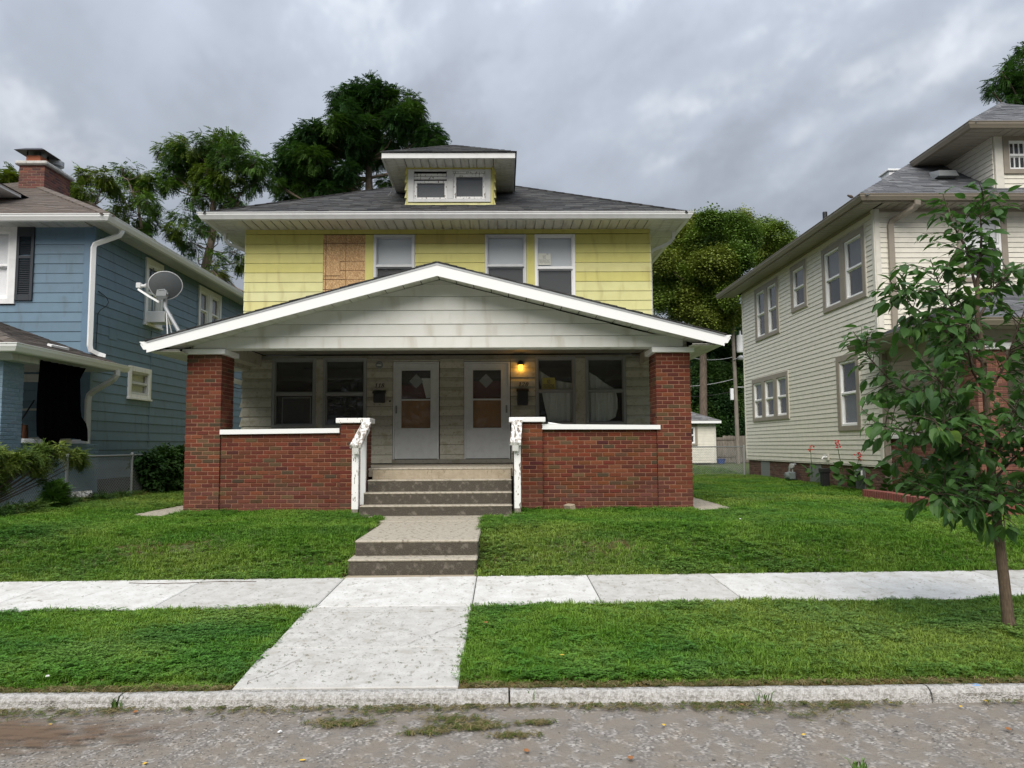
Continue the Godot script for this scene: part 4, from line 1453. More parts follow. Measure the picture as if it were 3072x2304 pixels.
func blue_porch(h: Node3D, world: Transform3D) -> void:
	var roof := hold("porch_roof", h, world)
	var ex := -7.98
	var ez := 0.36
	var y := 3.36
	var top := 1.05
	var rise := 0.36
	# hipped roof against the front wall
	var c := V(ex, y, ez)
	var n := 3.56
	var hp := V(ex - n, y + n * rise, ez - n)
	var g := Geo.new()
	g.quad(V(-17.0, y, ez), c, hp, V(-17.0, y + n * rise, ez - n))
	g.tri(c, V(ex, y, -3.2), hp)
	g.quad(V(-17, y - 0.02, ez), V(-17, y - 0.02, -3.2), V(ex, y - 0.02, -3.2), V(ex, y - 0.02, ez))
	part("roof_deck", g, M.roof_black, roof)
	var tones := [Color(0.075, 0.06, 0.05), Color(0.10, 0.082, 0.068), Color(0.06, 0.05, 0.043), Color(0.12, 0.10, 0.085)]
	var l := sqrt(1 + rise * rise)
	shingles(roof, roof, V(ex, y + 0.006, ez), V(0, 0, -1), V(-1, rise, 0) / l, PackedVector2Array([Vector2(0, 0), Vector2(3.75, 0), Vector2(3.75, (n + 0.15) * l)]), 0.127, 0.3, tones, 0, M.shingle)
	shingles(roof, roof, V(-14.0, y + 0.006, ez), Vector3.RIGHT, V(0, rise, -1) / l, PackedVector2Array([Vector2(0, 0), Vector2(14.0 + ex, 0), Vector2(14.0 + ex - n, n * l), Vector2(0, n * l)]), 0.127, 0.3, tones, 0, M.shingle)
	for i in 16:
		var a := c.lerp(hp, i / 16.0)
		var b := c.lerp(hp, (i + 1.15) / 16.0)
		var sd := (hp - c).cross(Vector3.UP).normalized() * 0.13
		g = Geo.new()
		g.col = tones[i % 4] * 1.6
		g.hexa([a - sd, a + sd, b + sd, b - sd, a + V(0, 0.05, 0) - sd * 0.1, a + sd * 0.1 + V(0, 0.05, 0), b + sd * 0.1 + V(0, 0.035, 0), b - sd * 0.1 + V(0, 0.035, 0)])
		part("hip_cap", g, M.shingle, roof)
	# a pale scrap of trim lying on the roof
	g = Geo.new()
	g.xf = Transform3D(Basis(V(0, 0, 1), -0.34) * Basis(V(0, 1, 0), 0.06), V(-8.42, 3.55, -1.6))
	g.box(V(-0.04, 0.0, -0.35), V(0.04, 0.04, 0.3))
	part("trim_scrap", g, M.white_clean, roof)
	g = Geo.new()
	g.sweep(GUTTER, [V(-16.5, 3.248, ez - 0.03), V(ex - 0.03, 3.248, ez - 0.03), V(ex - 0.03, 3.248, -3.4)], [V(0, 0, 1), V(1, 0, 1), V(1, 0, 0)])
	part("gutter", g, M.white_clean, roof)
	part("fascia", _boxes([[V(-16.5, 3.24, ez - 0.055), V(ex - 0.03, 3.37, ez - 0.031)], [V(ex - 0.055, 3.24, -3.4), V(ex - 0.031, 3.37, ez - 0.056)]]), M.white, roof)
	part("ceiling", _box(-16.5, ex - 0.06, 3.245, 3.262, -3.19, ez - 0.06), M.soffit_blue, roof)
	part("beam", _boxes([[V(-16.5, 3.255, -0.40), V(-8.30, 3.42, -0.12)], [V(-8.68, 3.258, -3.18), V(-8.40, 3.42, -0.41)]]), M.soffit_blue, h).transform = world
	var pool := []
	var bt := func(_y: float) -> Color: return Color(0.20, 0.295, 0.375) * rng.randf_range(0.9, 1.08)
	var pl := hold("porch_pillar", h, world)
	pillar_bricks(pool, pl, -8.95, -8.385, -0.57, 0.0, 0.45, 3.125, bt, 0.0677, 0.205)
	part("mortar", _box(-8.944, -8.391, 0.45, 3.13, -0.564, -0.006), M.mortar_blue, pl)
	part("pillar_cap", _box(-9.1, -8.18, 3.13, 3.248, -0.66, 0.10, 0.008), M.soffit_blue, pl)
	var wl := hold("porch_wall", h, world)
	wall_bricks(pool, wl, wall_at(V(-8.40, 0, 0), 90), 0.575, 3.19, 0.45, 1.74, bt)
	part("mortar", _box(-8.6, -8.409, 0.45, 1.74, -3.19, -0.575), M.mortar_blue, wl)
	for q in [[-1.0, -0.575, 0.0], [-1.62, -1.36, 0.0], [-2.07, -1.64, 0.012], [-2.70, -2.62, 0.0]]:
		part("cap_stone", _box(-8.66, -8.345, 1.742 + q[2], 1.825 + q[2], q[0], q[1], 0.012), M.white_clean, wl)
	wall_bricks(pool, wl, wall_at(V(0, 0, -0.1), 0), -13.5, -8.95, 0.45, 1.74, bt)
	part("mortar", _box(-13.5, -8.95, 0.45, 1.74, -0.3, -0.109), M.mortar_blue, wl)
	lay_bricks(pool, h, 240, M.brick, world)
	part("porch_floor", _box(-16.4, -8.6, 1.0, 1.15, -3.18, -0.3), M.old_concrete, h).transform = world
	# window and frame on the front wall inside the porch
	window(h, world * wall_at(V(0, 0, -3.2), 0), -10.3, -9.25, 1.75, 3.2, {"frame": M.soffit_blue, "casing": M.soffit_blue, "low": M.inside_grey, "z": 0.02})


# ---- the cream house on the right ---------------------------------------------
func cream_house() -> void:
	var h := thing("house", "cream house with taupe window trim on the right, behind a young tree", "house", V(12.5, 0.55, -8))
	var world := Transform3D(Basis(), -h.position)
	var C := [M.cream0, M.cream1, M.cream2, M.cream3]
	var fz := -3.7
	var sx := 8.27
	var course := 0.1145
	var ws := wall_at(V(sx, 0, 0), -90)
	# along the side wall x runs towards the street: x = z
	var sw := hold("side_wall", h, world * ws)
	var holes := [[-6.45, -4.13, 4.98, 6.62], [-8.61, -7.51, 5.37, 6.68], [-11.75, -9.65, 4.97, 6.66], [-12.26, -9.09, 2.39, 3.77], [-5.84, -4.66, 1.965, 3.79]]
	siding(sw, -13.06, -3.72, 1.165, 6.80, course, 0.017, C, holes, 0.0, 0.0)
	part("starter_strip", _box(-13.06, -3.72, 1.14, 1.165, -0.02, 0.012), M.cream1, sw)
	part("frieze_trim", _box(-13.06, -3.72, 6.79, 6.86, -0.01, 0.025), M.taupe, sw)
	part("corner_post", _boxes([[V(-13.14, 1.14, -0.02), V(-13.06, 6.82, 0.03)], [V(-3.80, 1.16, -0.02), V(-3.69, 6.85, 0.03)]], 0.004), M.cream_post, sw)
	var fw := hold("front_wall", h, world * wall_at(V(0, 0, fz), 0))
	siding(fw, sx + 0.11, 17.0, 1.165, 6.80, course, 0.017, C, [[10.09, 11.21, 5.2, 6.81]], 0.0, 0.0)
	part("corner_post", _box(sx - 0.005, sx + 0.11, 1.16, 6.85, -0.1, 0.03, 0.004), M.cream_post, fw)
	part("frieze_trim", _box(sx + 0.1, 17, 6.79, 6.86, -0.01, 0.025), M.taupe, fw)
	part("inner_wall", _boxes([[V(sx + 0.36, 1.0, -13.0), V(16.9, 6.85, fz - 0.36)]]), M.inside, h).transform = world
	var wf := world * wall_at(V(0, 0, fz), 0)
	var wsx := world * ws
	var o := {"casing": M.taupe, "cw": 0.14, "up": M.inside_grey, "ledge": false, "fw": 0.045}
	var two := o.duplicate()
	# pairs share a broad casing: each sash is a window with a half casing between
	window(h, wsx, -6.45, -5.29, 4.98, 6.62, o)
	window(h, wsx, -5.29, -4.13, 4.98, 6.62, o)
	window(h, wsx, -8.61, -7.51, 5.37, 6.68, o)
	window(h, wsx, -11.75, -10.70, 4.97, 6.66, o)
	window(h, wsx, -10.70, -9.65, 4.97, 6.66, o)
	for i in 3:
		window(h, wsx, -12.26 + 1.057 * i, -11.203 + 1.057 * i, 2.39, 3.77, o)
	window(h, wsx, -5.84, -4.66, 1.965, 3.79, {"casing": M.taupe, "cw": 0.15, "low": M.inside_grey, "ledge": false, "fw": 0.05})
	window(h, wf, 10.09, 11.21, 5.2, 6.81, {"casing": M.taupe, "cw": 0.13, "up": M.shade_white, "ledge": false})
	for q in [[-6.47, -4.11, 6.62, 4.97], [-8.63, -7.49, 6.68, 5.36], [-11.77, -9.63, 6.66, 4.96], [-12.28, -9.07, 3.77, 2.38], [-5.86, -4.64, 3.79, 1.955]]:
		var g := Geo.new()
		ring(g, q[0], q[1], q[3], q[2] + 0.012, 0.022, -0.01, 0.035)
		part("window_channel", g, M.cream_post, sw)
	# brick foundation with blocked vents
	var pool := []
	var tone := func(_y: float) -> Color: return [Color(0.16, 0.085, 0.065), Color(0.135, 0.07, 0.055), Color(0.185, 0.105, 0.08), Color(0.11, 0.06, 0.05), Color(0.15, 0.095, 0.075)][rng.randi() % 5]
	var fo := hold("foundation", h, world)
	wall_bricks(pool, fo, wall_at(V(sx + 0.03, 0, 0), -90), -13.02, -3.70, 0.3, 1.14, tone, 0.0677, 0.205, 0.09, [[-11.82, -11.01, 0.2, 1.2], [-7.88, -7.10, 0.2, 1.2], [-5.16, -4.68, 0.2, 1.2]])
	part("mortar", _boxes([[V(sx + 0.042, 0.3, -13.02), V(sx + 0.3, 1.145, -3.70)], [V(sx + 0.1, 0.3, -3.9), V(16.9, 1.145, -3.73)]]), M.mortar_dark, fo)
	for q in [[-11.81, -11.02], [-7.87, -7.11], [-5.15, -4.69]]:
		part("vent_board", _box(sx + 0.022, sx + 0.041, 0.55, 1.13, q[0], q[1]), M.galv_dull, fo)
		part("vent_sill", _box(sx - 0.06, sx + 0.03, 0.50, 0.55, q[0] - 0.03, q[1] + 0.03, 0.006), M.buff_concrete, fo)
	part("vent_frame", _boxes([[V(sx - 0.01, 0.86, -5.13), V(sx + 0.02, 1.05, -5.10)], [V(sx - 0.01, 0.86, -4.83), V(sx + 0.02, 1.05, -4.80)], [V(sx - 0.01, 0.86, -5.10), V(sx + 0.02, 0.89, -4.83)], [V(sx - 0.01, 1.02, -5.10), V(sx + 0.02, 1.05, -4.83)]]), M.white_clean, fo)
	part("vent_hole", _box(sx + 0.012, sx + 0.018, 0.89, 1.02, -5.10, -4.83), M.inside, fo)
	lay_bricks(pool, h, 300, M.brick, world)
	# roof
	var roof := hold("roof", h, world)
	var ex := 7.72
	var ez := -3.08
	var wx := 17.5
	var y := 6.99
	var rise := 0.64
	var half := (wx - ex) / 2.0
	var pk := V(ex + half, y + half * rise, ez - half)
	var pb := pk + V(0, 0, -2.0)
	var g := Geo.new()
	g.tri(V(ex, y, ez), V(wx, y, ez), pk)
	g.quad(V(wx, y, ez), V(wx, y, -14.2), pb, pk)
	g.quad(V(ex, y, -14.2), V(ex, y, ez), pk, pb)
	g.tri(V(wx, y, -14.2), V(ex, y, -14.2), pb)
	part("roof_deck", g, M.roof_black, roof)
	var gr := [Color(0.135, 0.142, 0.155), Color(0.165, 0.172, 0.185), Color(0.105, 0.11, 0.122), Color(0.19, 0.197, 0.21), Color(0.12, 0.125, 0.135)]
	var l := sqrt(1 + rise * rise)
	shingles(roof, roof, V(ex, y + 0.008, ez), Vector3.RIGHT, V(0, rise, -1) / l, PackedVector2Array([Vector2(0, 0), Vector2(wx - ex, 0), Vector2(half, half * l)]), 0.143, 0.30, gr, 300, M.shingle, 0.01)
	for i in 30:
		var p := V(ex, y, ez)
		var a := p.lerp(pk, i / 30.0)
		var b := p.lerp(pk, (i + 1.2) / 30.0)
		var sd := (pk - p).cross(Vector3.UP).normalized() * 0.14
		g = Geo.new()
		g.col = gr[(i * 3) % 5]
		g.hexa([a - sd + V(0, -0.05, 0), a + sd + V(0, -0.05, 0), b + sd + V(0, -0.05, 0), b - sd + V(0, -0.05, 0), a + V(0, 0.05, 0) - sd * 0.1, a + sd * 0.1 + V(0, 0.05, 0), b + sd * 0.1 + V(0, 0.04, 0), b - sd * 0.1 + V(0, 0.04, 0)])
		part("hip_cap", g, M.shingle, roof)
	part("fascia", _boxes([[V(ex + 0.05, 6.83, ez - 0.08), V(wx, 6.985, ez - 0.055)], [V(ex + 0.05, 6.83, -14.1), V(ex + 0.075, 6.985, ez - 0.081)]]), M.taupe_gutter, h).transform = world
	g = Geo.new()
	g.sweep(GUTTER, [V(ex + 0.05, 6.862, -14.25), V(ex + 0.05, 6.862, ez - 0.055), V(wx, 6.862, ez - 0.055)], [V(-1, 0, 0), V(-1, 0, 1), V(0, 0, 1)])
	part("gutter", g, M.taupe_gutter, h).transform = world
	var sf := hold("eave_soffit", h, world)
	soffit_run(sf, sx + 0.02, 13.0, fz, ez - 0.082, 6.855, 0.2, M.soffit_taupe)
	soffit_run(sf, ex + 0.077, sx - 0.026, -14.0, ez - 0.1, 6.858, 0.2, M.soffit_taupe, false)
	g = Geo.new()
	g.pipe([V(8.92, 6.87, -3.08), V(8.92, 6.78, -3.10), V(8.90, 6.72, -3.16), V(8.72, 6.62, -3.52), V(8.63, 6.56, -3.62), V(8.60, 6.48, -3.64), V(8.60, 3.9, -3.64)], 0.06, 0.036, V(1, 0, 0))
	part("downspout", g, M.taupe, h).transform = world
	g = Geo.new()
	g.pipe([V(8.30, 3.6, -3.62), V(8.30, 0.8, -3.62)], 0.05, 0.036, V(1, 0, 0))
	part("downspout", g, M.taupe, h).transform = world
	# roof vent, far chimney, plumbing stack
	g = Geo.new()
	g.hexa([V(9.93, 7.70, -4.25), V(10.40, 7.70, -4.25), V(10.40, 7.72, -3.98), V(9.93, 7.72, -3.98), V(9.97, 7.95, -4.42), V(10.36, 7.95, -4.42), V(10.36, 7.86, -4.02), V(9.97, 7.86, -4.02)])
	part("roof_vent", g, M.galv_dull, roof)
	part("chimney", _boxes([[V(11.36, 8.4, -9.4), V(11.85, 9.62, -8.9)], [V(11.31, 9.62, -9.45), V(11.9, 9.68, -8.85)]], 0.01), M.shade_white, roof)
	g = Geo.new()
	g.tube([V(8.62, 7.2, -7.04), V(8.62, 7.82, -7.04)], [0.06], 10)
	part("plumbing_stack", g, M.black_metal, roof)
	# dormer
	var d := hold("dormer", h, world)
	var dx := 10.86
	var dzz := -3.45
	for k in 14:
		var y0 := 7.22 + k * course
		g = Geo.new()
		g.xf = wall_at(V(dx, 0, 0), -90)
		var far := dzz - maxf((y0 - 7.2) / rise, 0.0) - 0.3
		g.board(far - 0.2, dzz - 0.02, far - 0.2, dzz - 0.02, y0, y0 + course + 0.003, 0.017)
		part("siding_board", g, C[k % 4], d)
		if y0 < 7.55:
			g = Geo.new()
			g.xf = wall_at(V(0, 0, dzz), 0)
			g.board(dx + 0.2, 15.0, dx + 0.2, 15.0, y0, y0 + course + 0.003, 0.017)
			part("siding_board", g, C[k % 4], d)
	part("corner_post", _box(dx + 0.02, dx + 0.2, 7.18, 8.5, dzz - 0.15, dzz + 0.03, 0.004), M.cream_post, d)
	part("inner_wall", _box(dx + 0.3, 14.6, 7.2, 8.5, -6, dzz - 0.3), M.inside, d)
	part("frieze_trim", _box(dx + 0.2, 15, 8.44, 8.56, dzz - 0.02, dzz + 0.02), M.taupe, d)
	window(h, world * wall_at(V(0, 0, dzz), 0), dx + 0.2, 12.4, 7.56, 8.44, {"casing": M.taupe, "cw": 0.13, "bars": 8, "ledge": false, "fw": 0.03})
	window(h, world * wall_at(V(0, 0, dzz), 0), 12.4, 13.74, 7.56, 8.44, {"casing": M.taupe, "cw": 0.13, "bars": 8, "ledge": false, "fw": 0.03})
	var ax := 10.05
	var az := -2.93
	var ay := 8.52
	var ah := 2.2
	var top := V(ax + ah, ay + ah * rise, az - ah)
	g = Geo.new()
	g.tri(V(ax, ay, az), V(ax + 2 * ah, ay, az), top)
	g.quad(V(ax, ay, -7.0), V(ax, ay, az), top, top + V(0, 0, -3))
	g.quad(V(ax + 2 * ah, ay, az), V(ax + 2 * ah, ay, -7.0), top + V(0, 0, -3), top)
	part("roof_deck", g, M.roof_black, d)
	shingles(d, d, V(ax, ay + 0.008, az), Vector3.RIGHT, V(0, rise, -1) / l, PackedVector2Array([Vector2(0, 0), Vector2(2 * ah, 0), Vector2(ah, ah * l)]), 0.143, 0.30, gr, 0, M.shingle, 0.01)
	for i in 14:
		var p := V(ax, ay, az)
		var a := p.lerp(top, i / 14.0)
		var b := p.lerp(top, (i + 1.2) / 14.0)
		var sd := (top - p).cross(Vector3.UP).normalized() * 0.13
		g = Geo.new()
		g.col = gr[(i * 3) % 5]
		g.hexa([a - sd + V(0, -0.05, 0), a + sd + V(0, -0.05, 0), b + sd + V(0, -0.05, 0), b - sd + V(0, -0.05, 0), a + V(0, 0.05, 0) - sd * 0.1, a + sd * 0.1 + V(0, 0.05, 0), b + sd * 0.1 + V(0, 0.04, 0), b - sd * 0.1 + V(0, 0.04, 0)])
		part("hip_cap", g, M.shingle, d)
	part("fascia", _boxes([[V(ax + 0.04, 8.38, az - 0.06), V(14.4, 8.515, az - 0.035)], [V(ax + 0.04, 8.38, -5.3), V(ax + 0.065, 8.515, az - 0.061)]]), M.taupe_gutter, d)
	g = Geo.new()
	g.sweep(GUTTER, [V(ax + 0.04, 8.385, -5.25), V(ax + 0.04, 8.385, az - 0.035), V(14.4, 8.385, az - 0.035)], [V(-1, 0, 0), V(-1, 0, 1), V(0, 0, 1)])
	part("gutter", g, M.taupe_gutter, d)
	soffit_run(d, dx, 13.0, dzz, az - 0.061, 8.40, 0.2, M.soffit_taupe)
	soffit_run(d, ax + 0.066, dx - 0.01, -5.2, az - 0.061, 8.403, 0.2, M.soffit_taupe, false)
	cream_porch(h, world, gr)


func cream_porch(h: Node3D, world: Transform3D, gr: Array) -> void:
	var roof := hold("porch_roof", h, world)
	var ex := 7.62
	var ez := -0.05
	var y := 3.80
	var rise := 0.36
	var n := 3.65
	var c := V(ex, y, ez)
	var hp := V(ex + n, y + n * rise, ez - n)
	var g := Geo.new()
	g.quad(c, V(17, y, ez), V(17, y + n * rise, ez - n), hp)
	g.tri(V(ex, y, -3.7), c, hp)
	g.quad(V(ex, y - 0.02, ez), V(ex, y - 0.02, -3.7), V(17, y - 0.02, -3.7), V(17, y - 0.02, ez))
	part("roof_deck", g, M.roof_black, roof)
	var l := sqrt(1 + rise * rise)
	shingles(roof, roof, V(ex, y + 0.008, ez), V(0, 0, -1), V(1, rise, 0) / l, PackedVector2Array([Vector2(0, 0), Vector2(3.65, 0), Vector2(3.65, n * l)]), 0.143, 0.3, gr, 0, M.shingle)
	shingles(roof, roof, V(ex, y + 0.008, ez), Vector3.RIGHT, V(0, rise, -1) / l, PackedVector2Array([Vector2(0, 0), Vector2(7, 0), Vector2(7, n * l), Vector2(n, n * l)]), 0.143, 0.3, gr, 0, M.shingle)
	part("fascia", _boxes([[V(ex + 0.04, 3.66, ez - 0.06), V(17, 3.80, ez - 0.035)], [V(ex + 0.04, 3.66, -3.69), V(ex + 0.065, 3.80, ez - 0.061)]]), M.taupe_gutter, roof)
	g = Geo.new()
	g.sweep(GUTTER, [V(ex + 0.04, 3.672, -3.72), V(ex + 0.04, 3.672, ez - 0.035), V(17, 3.672, ez - 0.035)], [V(-1, 0, 0), V(-1, 0, 1), V(0, 0, 1)])
	part("gutter", g, M.taupe_gutter, roof)
	part("ceiling", _box(ex + 0.066, 17, 3.665, 3.68, -3.69, ez - 0.07), M.soffit_taupe, roof)
	part("beam", _boxes([[V(8.35, 3.42, -0.85), V(17, 3.66, -0.55)], [V(8.36, 3.42, -3.68), V(8.64, 3.66, -0.86)]]), M.soffit_taupe, h).transform = world
	var pool := []
	var tone := func(_y: float) -> Color: return [Color(0.22, 0.09, 0.06), Color(0.19, 0.07, 0.05), Color(0.25, 0.12, 0.085), Color(0.15, 0.06, 0.045)][rng.randi() % 4]
	for x in [8.38, 11.2]:
		var pl := hold("porch_pillar", h, world)
		pillar_bricks(pool, pl, x, x + 0.54, -1.02, -0.48, 0.35, 3.30, tone, 0.0677, 0.2)
		part("mortar", _box(x + 0.007, x + 0.533, 0.35, 3.30, -1.013, -0.487), M.mortar, pl)
		part("pillar_cap", _box(x - 0.07, x + 0.61, 3.302, 3.418, -1.09, -0.41, 0.01), M.white_clean, pl)
	var wl := hold("porch_wall", h, world)
	wall_bricks(pool, wl, wall_at(V(8.42, 0, 0), -90), -3.7, -1.03, 0.35, 1.75, tone)
	wall_bricks(pool, wl, wall_at(V(0, 0, -0.52), 0), 8.93, 11.19, 0.35, 1.75, tone)
	part("mortar", _boxes([[V(8.429, 0.35, -3.7), V(8.62, 1.75, -1.03)], [V(8.93, 0.35, -0.72), V(11.19, 1.75, -0.529)]]), M.mortar, wl)
	part("wall_cap", _boxes([[V(8.36, 1.752, -3.69), V(8.68, 1.83, -1.03)], [V(8.93, 1.752, -0.78), V(11.19, 1.83, -0.46)]], 0.01), M.white_clean, wl)
	part("porch_floor", _box(8.6, 16.8, 0.9, 1.1, -3.68, -0.7), M.old_concrete, h).transform = world
	lay_bricks(pool, h, 0, M.brick, world, "porch_brickwork")
	window(h, world * wall_at(V(0, 0, -3.68), 0), 9.5, 10.9, 1.9, 3.4, {"casing": M.taupe, "cw": 0.12, "ledge": false})


# ---- ground, street, lawns -----------------------------------------------------
func ground_y(x: float, z: float) -> float:
	var k := [[9.0, 0.0], [7.95, 0.03], [7.78, 0.068], [5.6, 0.135], [4.2, 0.18], [3.85, 0.24], [3.2, 0.44], [2.5, 0.545], [0.0, 0.575], [-13.0, 0.60], [-25.0, 0.72], [-40.0, 0.74]]
	var y: float = k[0][1]
	if z < k[-1][0]:
		y = k[-1][1]
	else:
		for i in k.size() - 1:
			if z <= k[i][0] and z >= k[i + 1][0]:
				var t: float = (k[i][0] - z) / (k[i][0] - k[i + 1][0])
				y = lerpf(k[i][1], k[i + 1][1], t)
				break
	var lawn := smoothstep(3.4, 2.2, z)
	y += lawn * (smoothstep(-5.6, -7.4, x) * 0.075 * smoothstep(-8.0, -2.0, z))
	y -= lawn * smoothstep(4.0, 8.0, x) * 0.06 * smoothstep(-9.0, -1.0, z)
	if z < 7.6:
		y += noise.get_noise_2d(x * 14.0, z * 14.0) * 0.016
	return y


func walk_back(x: float) -> float:
	return 4.19 - x * 0.0235


func walk_front(x: float) -> float:
	return 5.545 - x * 0.0235


func paved(x: float, z: float, m := 0.0) -> bool:
	if z > 7.77 + m:
		return true
	if z > walk_back(x) + m and z < walk_front(x) - m:
		return true
	if x > -1.83 + m and x < -0.30 - m and z > 0.5 and z < 7.8:
		return true
	if x > -2.3 + m and x < 0.2 - m and z > -0.2 and z < 1.0:
		return true
	if x > -5.32 and x < 3.19 and z < 0.02 and z > -13.4:
		return true
	if z < 0.05 and (x < -8.65 or x > 8.3):
		return true
	if x > 3.18 and x < 3.86 - m and z < 0.36 + (x - 3.2) * -0.4 and z > -8.0:
		return true
	if x < -5.30 and x > -5.92 + m and z < 0.85 and z > -8.0 and z < 0.85 + (x + 5.4) * 0.4:
		return true
	return false


func ground() -> void:
	# one sheet that reaches far behind the houses, lower where slabs lie on it
	var xs := []
	var zs := []
	var x := -14.0
	while x <= 14.01:
		xs.append(x)
		x += 0.2
	for q in [16.0, 20.0, 30.0, 50.0, 90.0, 200.0]:
		xs.append(q)
		xs.push_front(-q)
	var z := -16.0
	while z <= 8.01:
		zs.append(z)
		z += 0.2
	for q in [-18.0, -21.0, -25.0, -32.0, -40.0, -60.0, -100.0, -250.0]:
		zs.push_front(q)
	var g := Geo.new()
	var grid := []
	for i in xs.size():
		var col := []
		for j in zs.size():
			var y := ground_y(xs[i], zs[j]) - (0.05 if paved(xs[i], zs[j], -0.12) else 0.0)
			if zs[j] > 7.5:
				y = -0.06
			col.append(V(xs[i], y, zs[j]))
		grid.append(col)
	for i in xs.size() - 1:
		for j in zs.size() - 1:
			g.quad(grid[i][j], grid[i][j + 1], grid[i + 1][j + 1], grid[i + 1][j])
	structure(part("ground", g, M.earth, self))
	tag(get_node("ground"), "gently sloping earth under the lawns", "ground")
	# road
	g = Geo.new()
	var step := 0.25
	for i in 96:
		for j in 40:
			var a := -12.0 + i * step
			var b := 7.86 + j * step
			var p := []
			for q in [[0, 0], [0, 1], [1, 1], [1, 0]]:
				var u: float = a + q[0] * step
				var w: float = b + q[1] * step
				p.append(V(u, noise.get_noise_2d(u * 9.0 + 90.0, w * 9.0) * 0.012 - 0.004 + (0.0 if w > 8.0 else -0.004), w))
			g.quad(p[0], p[1], p[2], p[3])
	g.box(V(-200, -0.10, 17.8), V(200, 0.06, 120))
	g.box(V(-90, -0.10, 7.86), V(-12.0, -0.006, 17.8))
	g.box(V(12.0, -0.10, 7.86), V(90, -0.006, 17.8))
	var m := mat("road", Color(1, 1, 1), 0.92, T.road, 1.2)
	bumped(m, T.road_relief, 0.35)
	m.detail_enabled = true
	m.detail_blend_mode = BaseMaterial3D.BLEND_MODE_MUL
	m.detail_albedo = T.road_tone
	m.detail_uv_layer = BaseMaterial3D.DETAIL_UV_1
	structure(part("road", g, m, self))
	tag(get_node("road"), "worn grey street with exposed gravel patches", "road")
	# a brown wash of mud at the left
	var im := Image.create(256, 64, false, Image.FORMAT_RGBA8)
	for j in 64:
		for i in 256:
			var d := Vector2((i - 128) / 128.0, (j - 32) / 32.0).length() + noise.get_noise_2d(i * 3.0, j * 9.0) * 0.45
			im.set_pixel(i, j, Color(0.42, 0.34, 0.26, smoothstep(1.0, 0.35, d) * 0.8))
	var mud := mat("mud", Color(1, 1, 1), 0.9)
	mud.albedo_texture = tex(im)
	mud.transparency = BaseMaterial3D.TRANSPARENCY_ALPHA
	# kerb stones with a rounded, chipped lip
	var kerb := Node3D.new()
	kerb.name = "kerb"
	add_child(kerb)
	structure(kerb)
	tag(kerb, "pale flaking concrete kerb along the street", "kerb")
	var cuts := [-12.0, -8.6, -5.6, -2.46, 0.033, 2.75, 5.5, 8.6, 12.0]
	for k in cuts.size() - 1:
		g = Geo.new()
		var a: float = cuts[k] + 0.006
		var b: float = cuts[k + 1] - 0.006
		var n := int((b - a) / 0.045)
		var prof := [Vector2(7.782, -0.05), Vector2(7.782, 0.072), Vector2(7.815, 0.077), Vector2(7.845, 0.075), Vector2(7.868, 0.065), Vector2(7.884, 0.048), Vector2(7.893, 0.028), Vector2(7.90, 0.012), Vector2(7.905, -0.05)]
		var rows := []
		for i in n + 1:
			var px := lerpf(a, b, float(i) / n)
			var row := []
			for q in prof.size():
				var pz: float = prof[q].x
				var py: float = prof[q].y
				if q > 0 and q < prof.size() - 1:
					var d := noise.get_noise_3d(px * 60.0, py * 260.0, 5.0) * 0.012 + noise.get_noise_3d(px * 160.0, py * 500.0, 9.0) * 0.010
					if q > 3:
						pz += d - maxf(noise.get_noise_3d(px * 30.0, py * 150.0, 40.0) - 0.1, 0) * 0.05
					else:
						py += d * 0.5
				row.append(V(px, py, pz))
			rows.append(row)
		for i in n:
			for q in prof.size() - 1:
				g.quad(rows[i][q], rows[i][q + 1], rows[i + 1][q + 1], rows[i + 1][q])
		for i in [0, n]:
			for q in range(1, prof.size() - 1):
				g.out_tri(rows[i][0], rows[i][q], rows[i][q + 1], rows[i][0] + V(1 if i == 0 else -1, 0, 0))
		part("kerb_stone", g, M.kerb, kerb)
	part("paint_mark", _box(3.02, 3.10, 0.074, 0.0795, 7.80, 7.845), M.blue_spray, kerb)
	# pavement slabs
	var pv := Node3D.new()
	pv.name = "pavement"
	add_child(pv)
	structure(pv)
	tag(pv, "pale concrete pavement slabs running across the picture", "pavement")
	var jb := [-13.0, -11.4, -9.8, -8.1, -6.4, -4.86, -3.30, -1.765, -0.298, 0.94, 2.32, 3.82, 5.35, 6.9, 8.5, 10.1, 11.7, 13.3]
	for k in jb.size() - 1:
		var a: float = jb[k] + 0.005
		var b: float = jb[k + 1] - 0.005
		slab(pv, [V(a, 0.2, walk_back(a)), V(b, 0.2, walk_back(b)), V(b, 0.158, walk_front(b)), V(a, 0.158, walk_front(a))], M.concrete if k % 3 else M.concrete_worn)
	# hairline cracks in the strip of slabs
	var cr := Geo.new()
	for c in [[V(-0.80, 0.152, 6.87), V(-0.34, 0.152, 6.2), 14], [V(-1.5, 0.12, 7.2), V(-1.72, 0.11, 7.7), 8]]:
		var q: Vector3 = c[0]
		for i in c[2]:
			var t: float = (i + 1.0) / c[2]
			var nx: Vector3 = (c[0] as Vector3).lerp(c[1], t) + V(noise.get_noise_2d(i * 40.0, c[2] * 9.0) * 0.05, 0, 0)
			nx.y = lerpf(0.158, 0.085, (nx.z - 5.56) / 2.2) + 0.004
			if i == 0:
				q.y = lerpf(0.158, 0.085, (q.z - 5.56) / 2.2) + 0.004
			cr.quad(q - V(0.002, 0, 0), q + V(0.002, 0, 0), nx + V(0.002, 0, 0), nx - V(0.002, 0, 0))
			q = nx
	mat("stain", Color(0.16, 0.12, 0.10), 0.9)
	part("crack", cr, M.stain, pv)
	var st := Geo.new()
	var last := V(-4.05, 0.1985, 4.44)
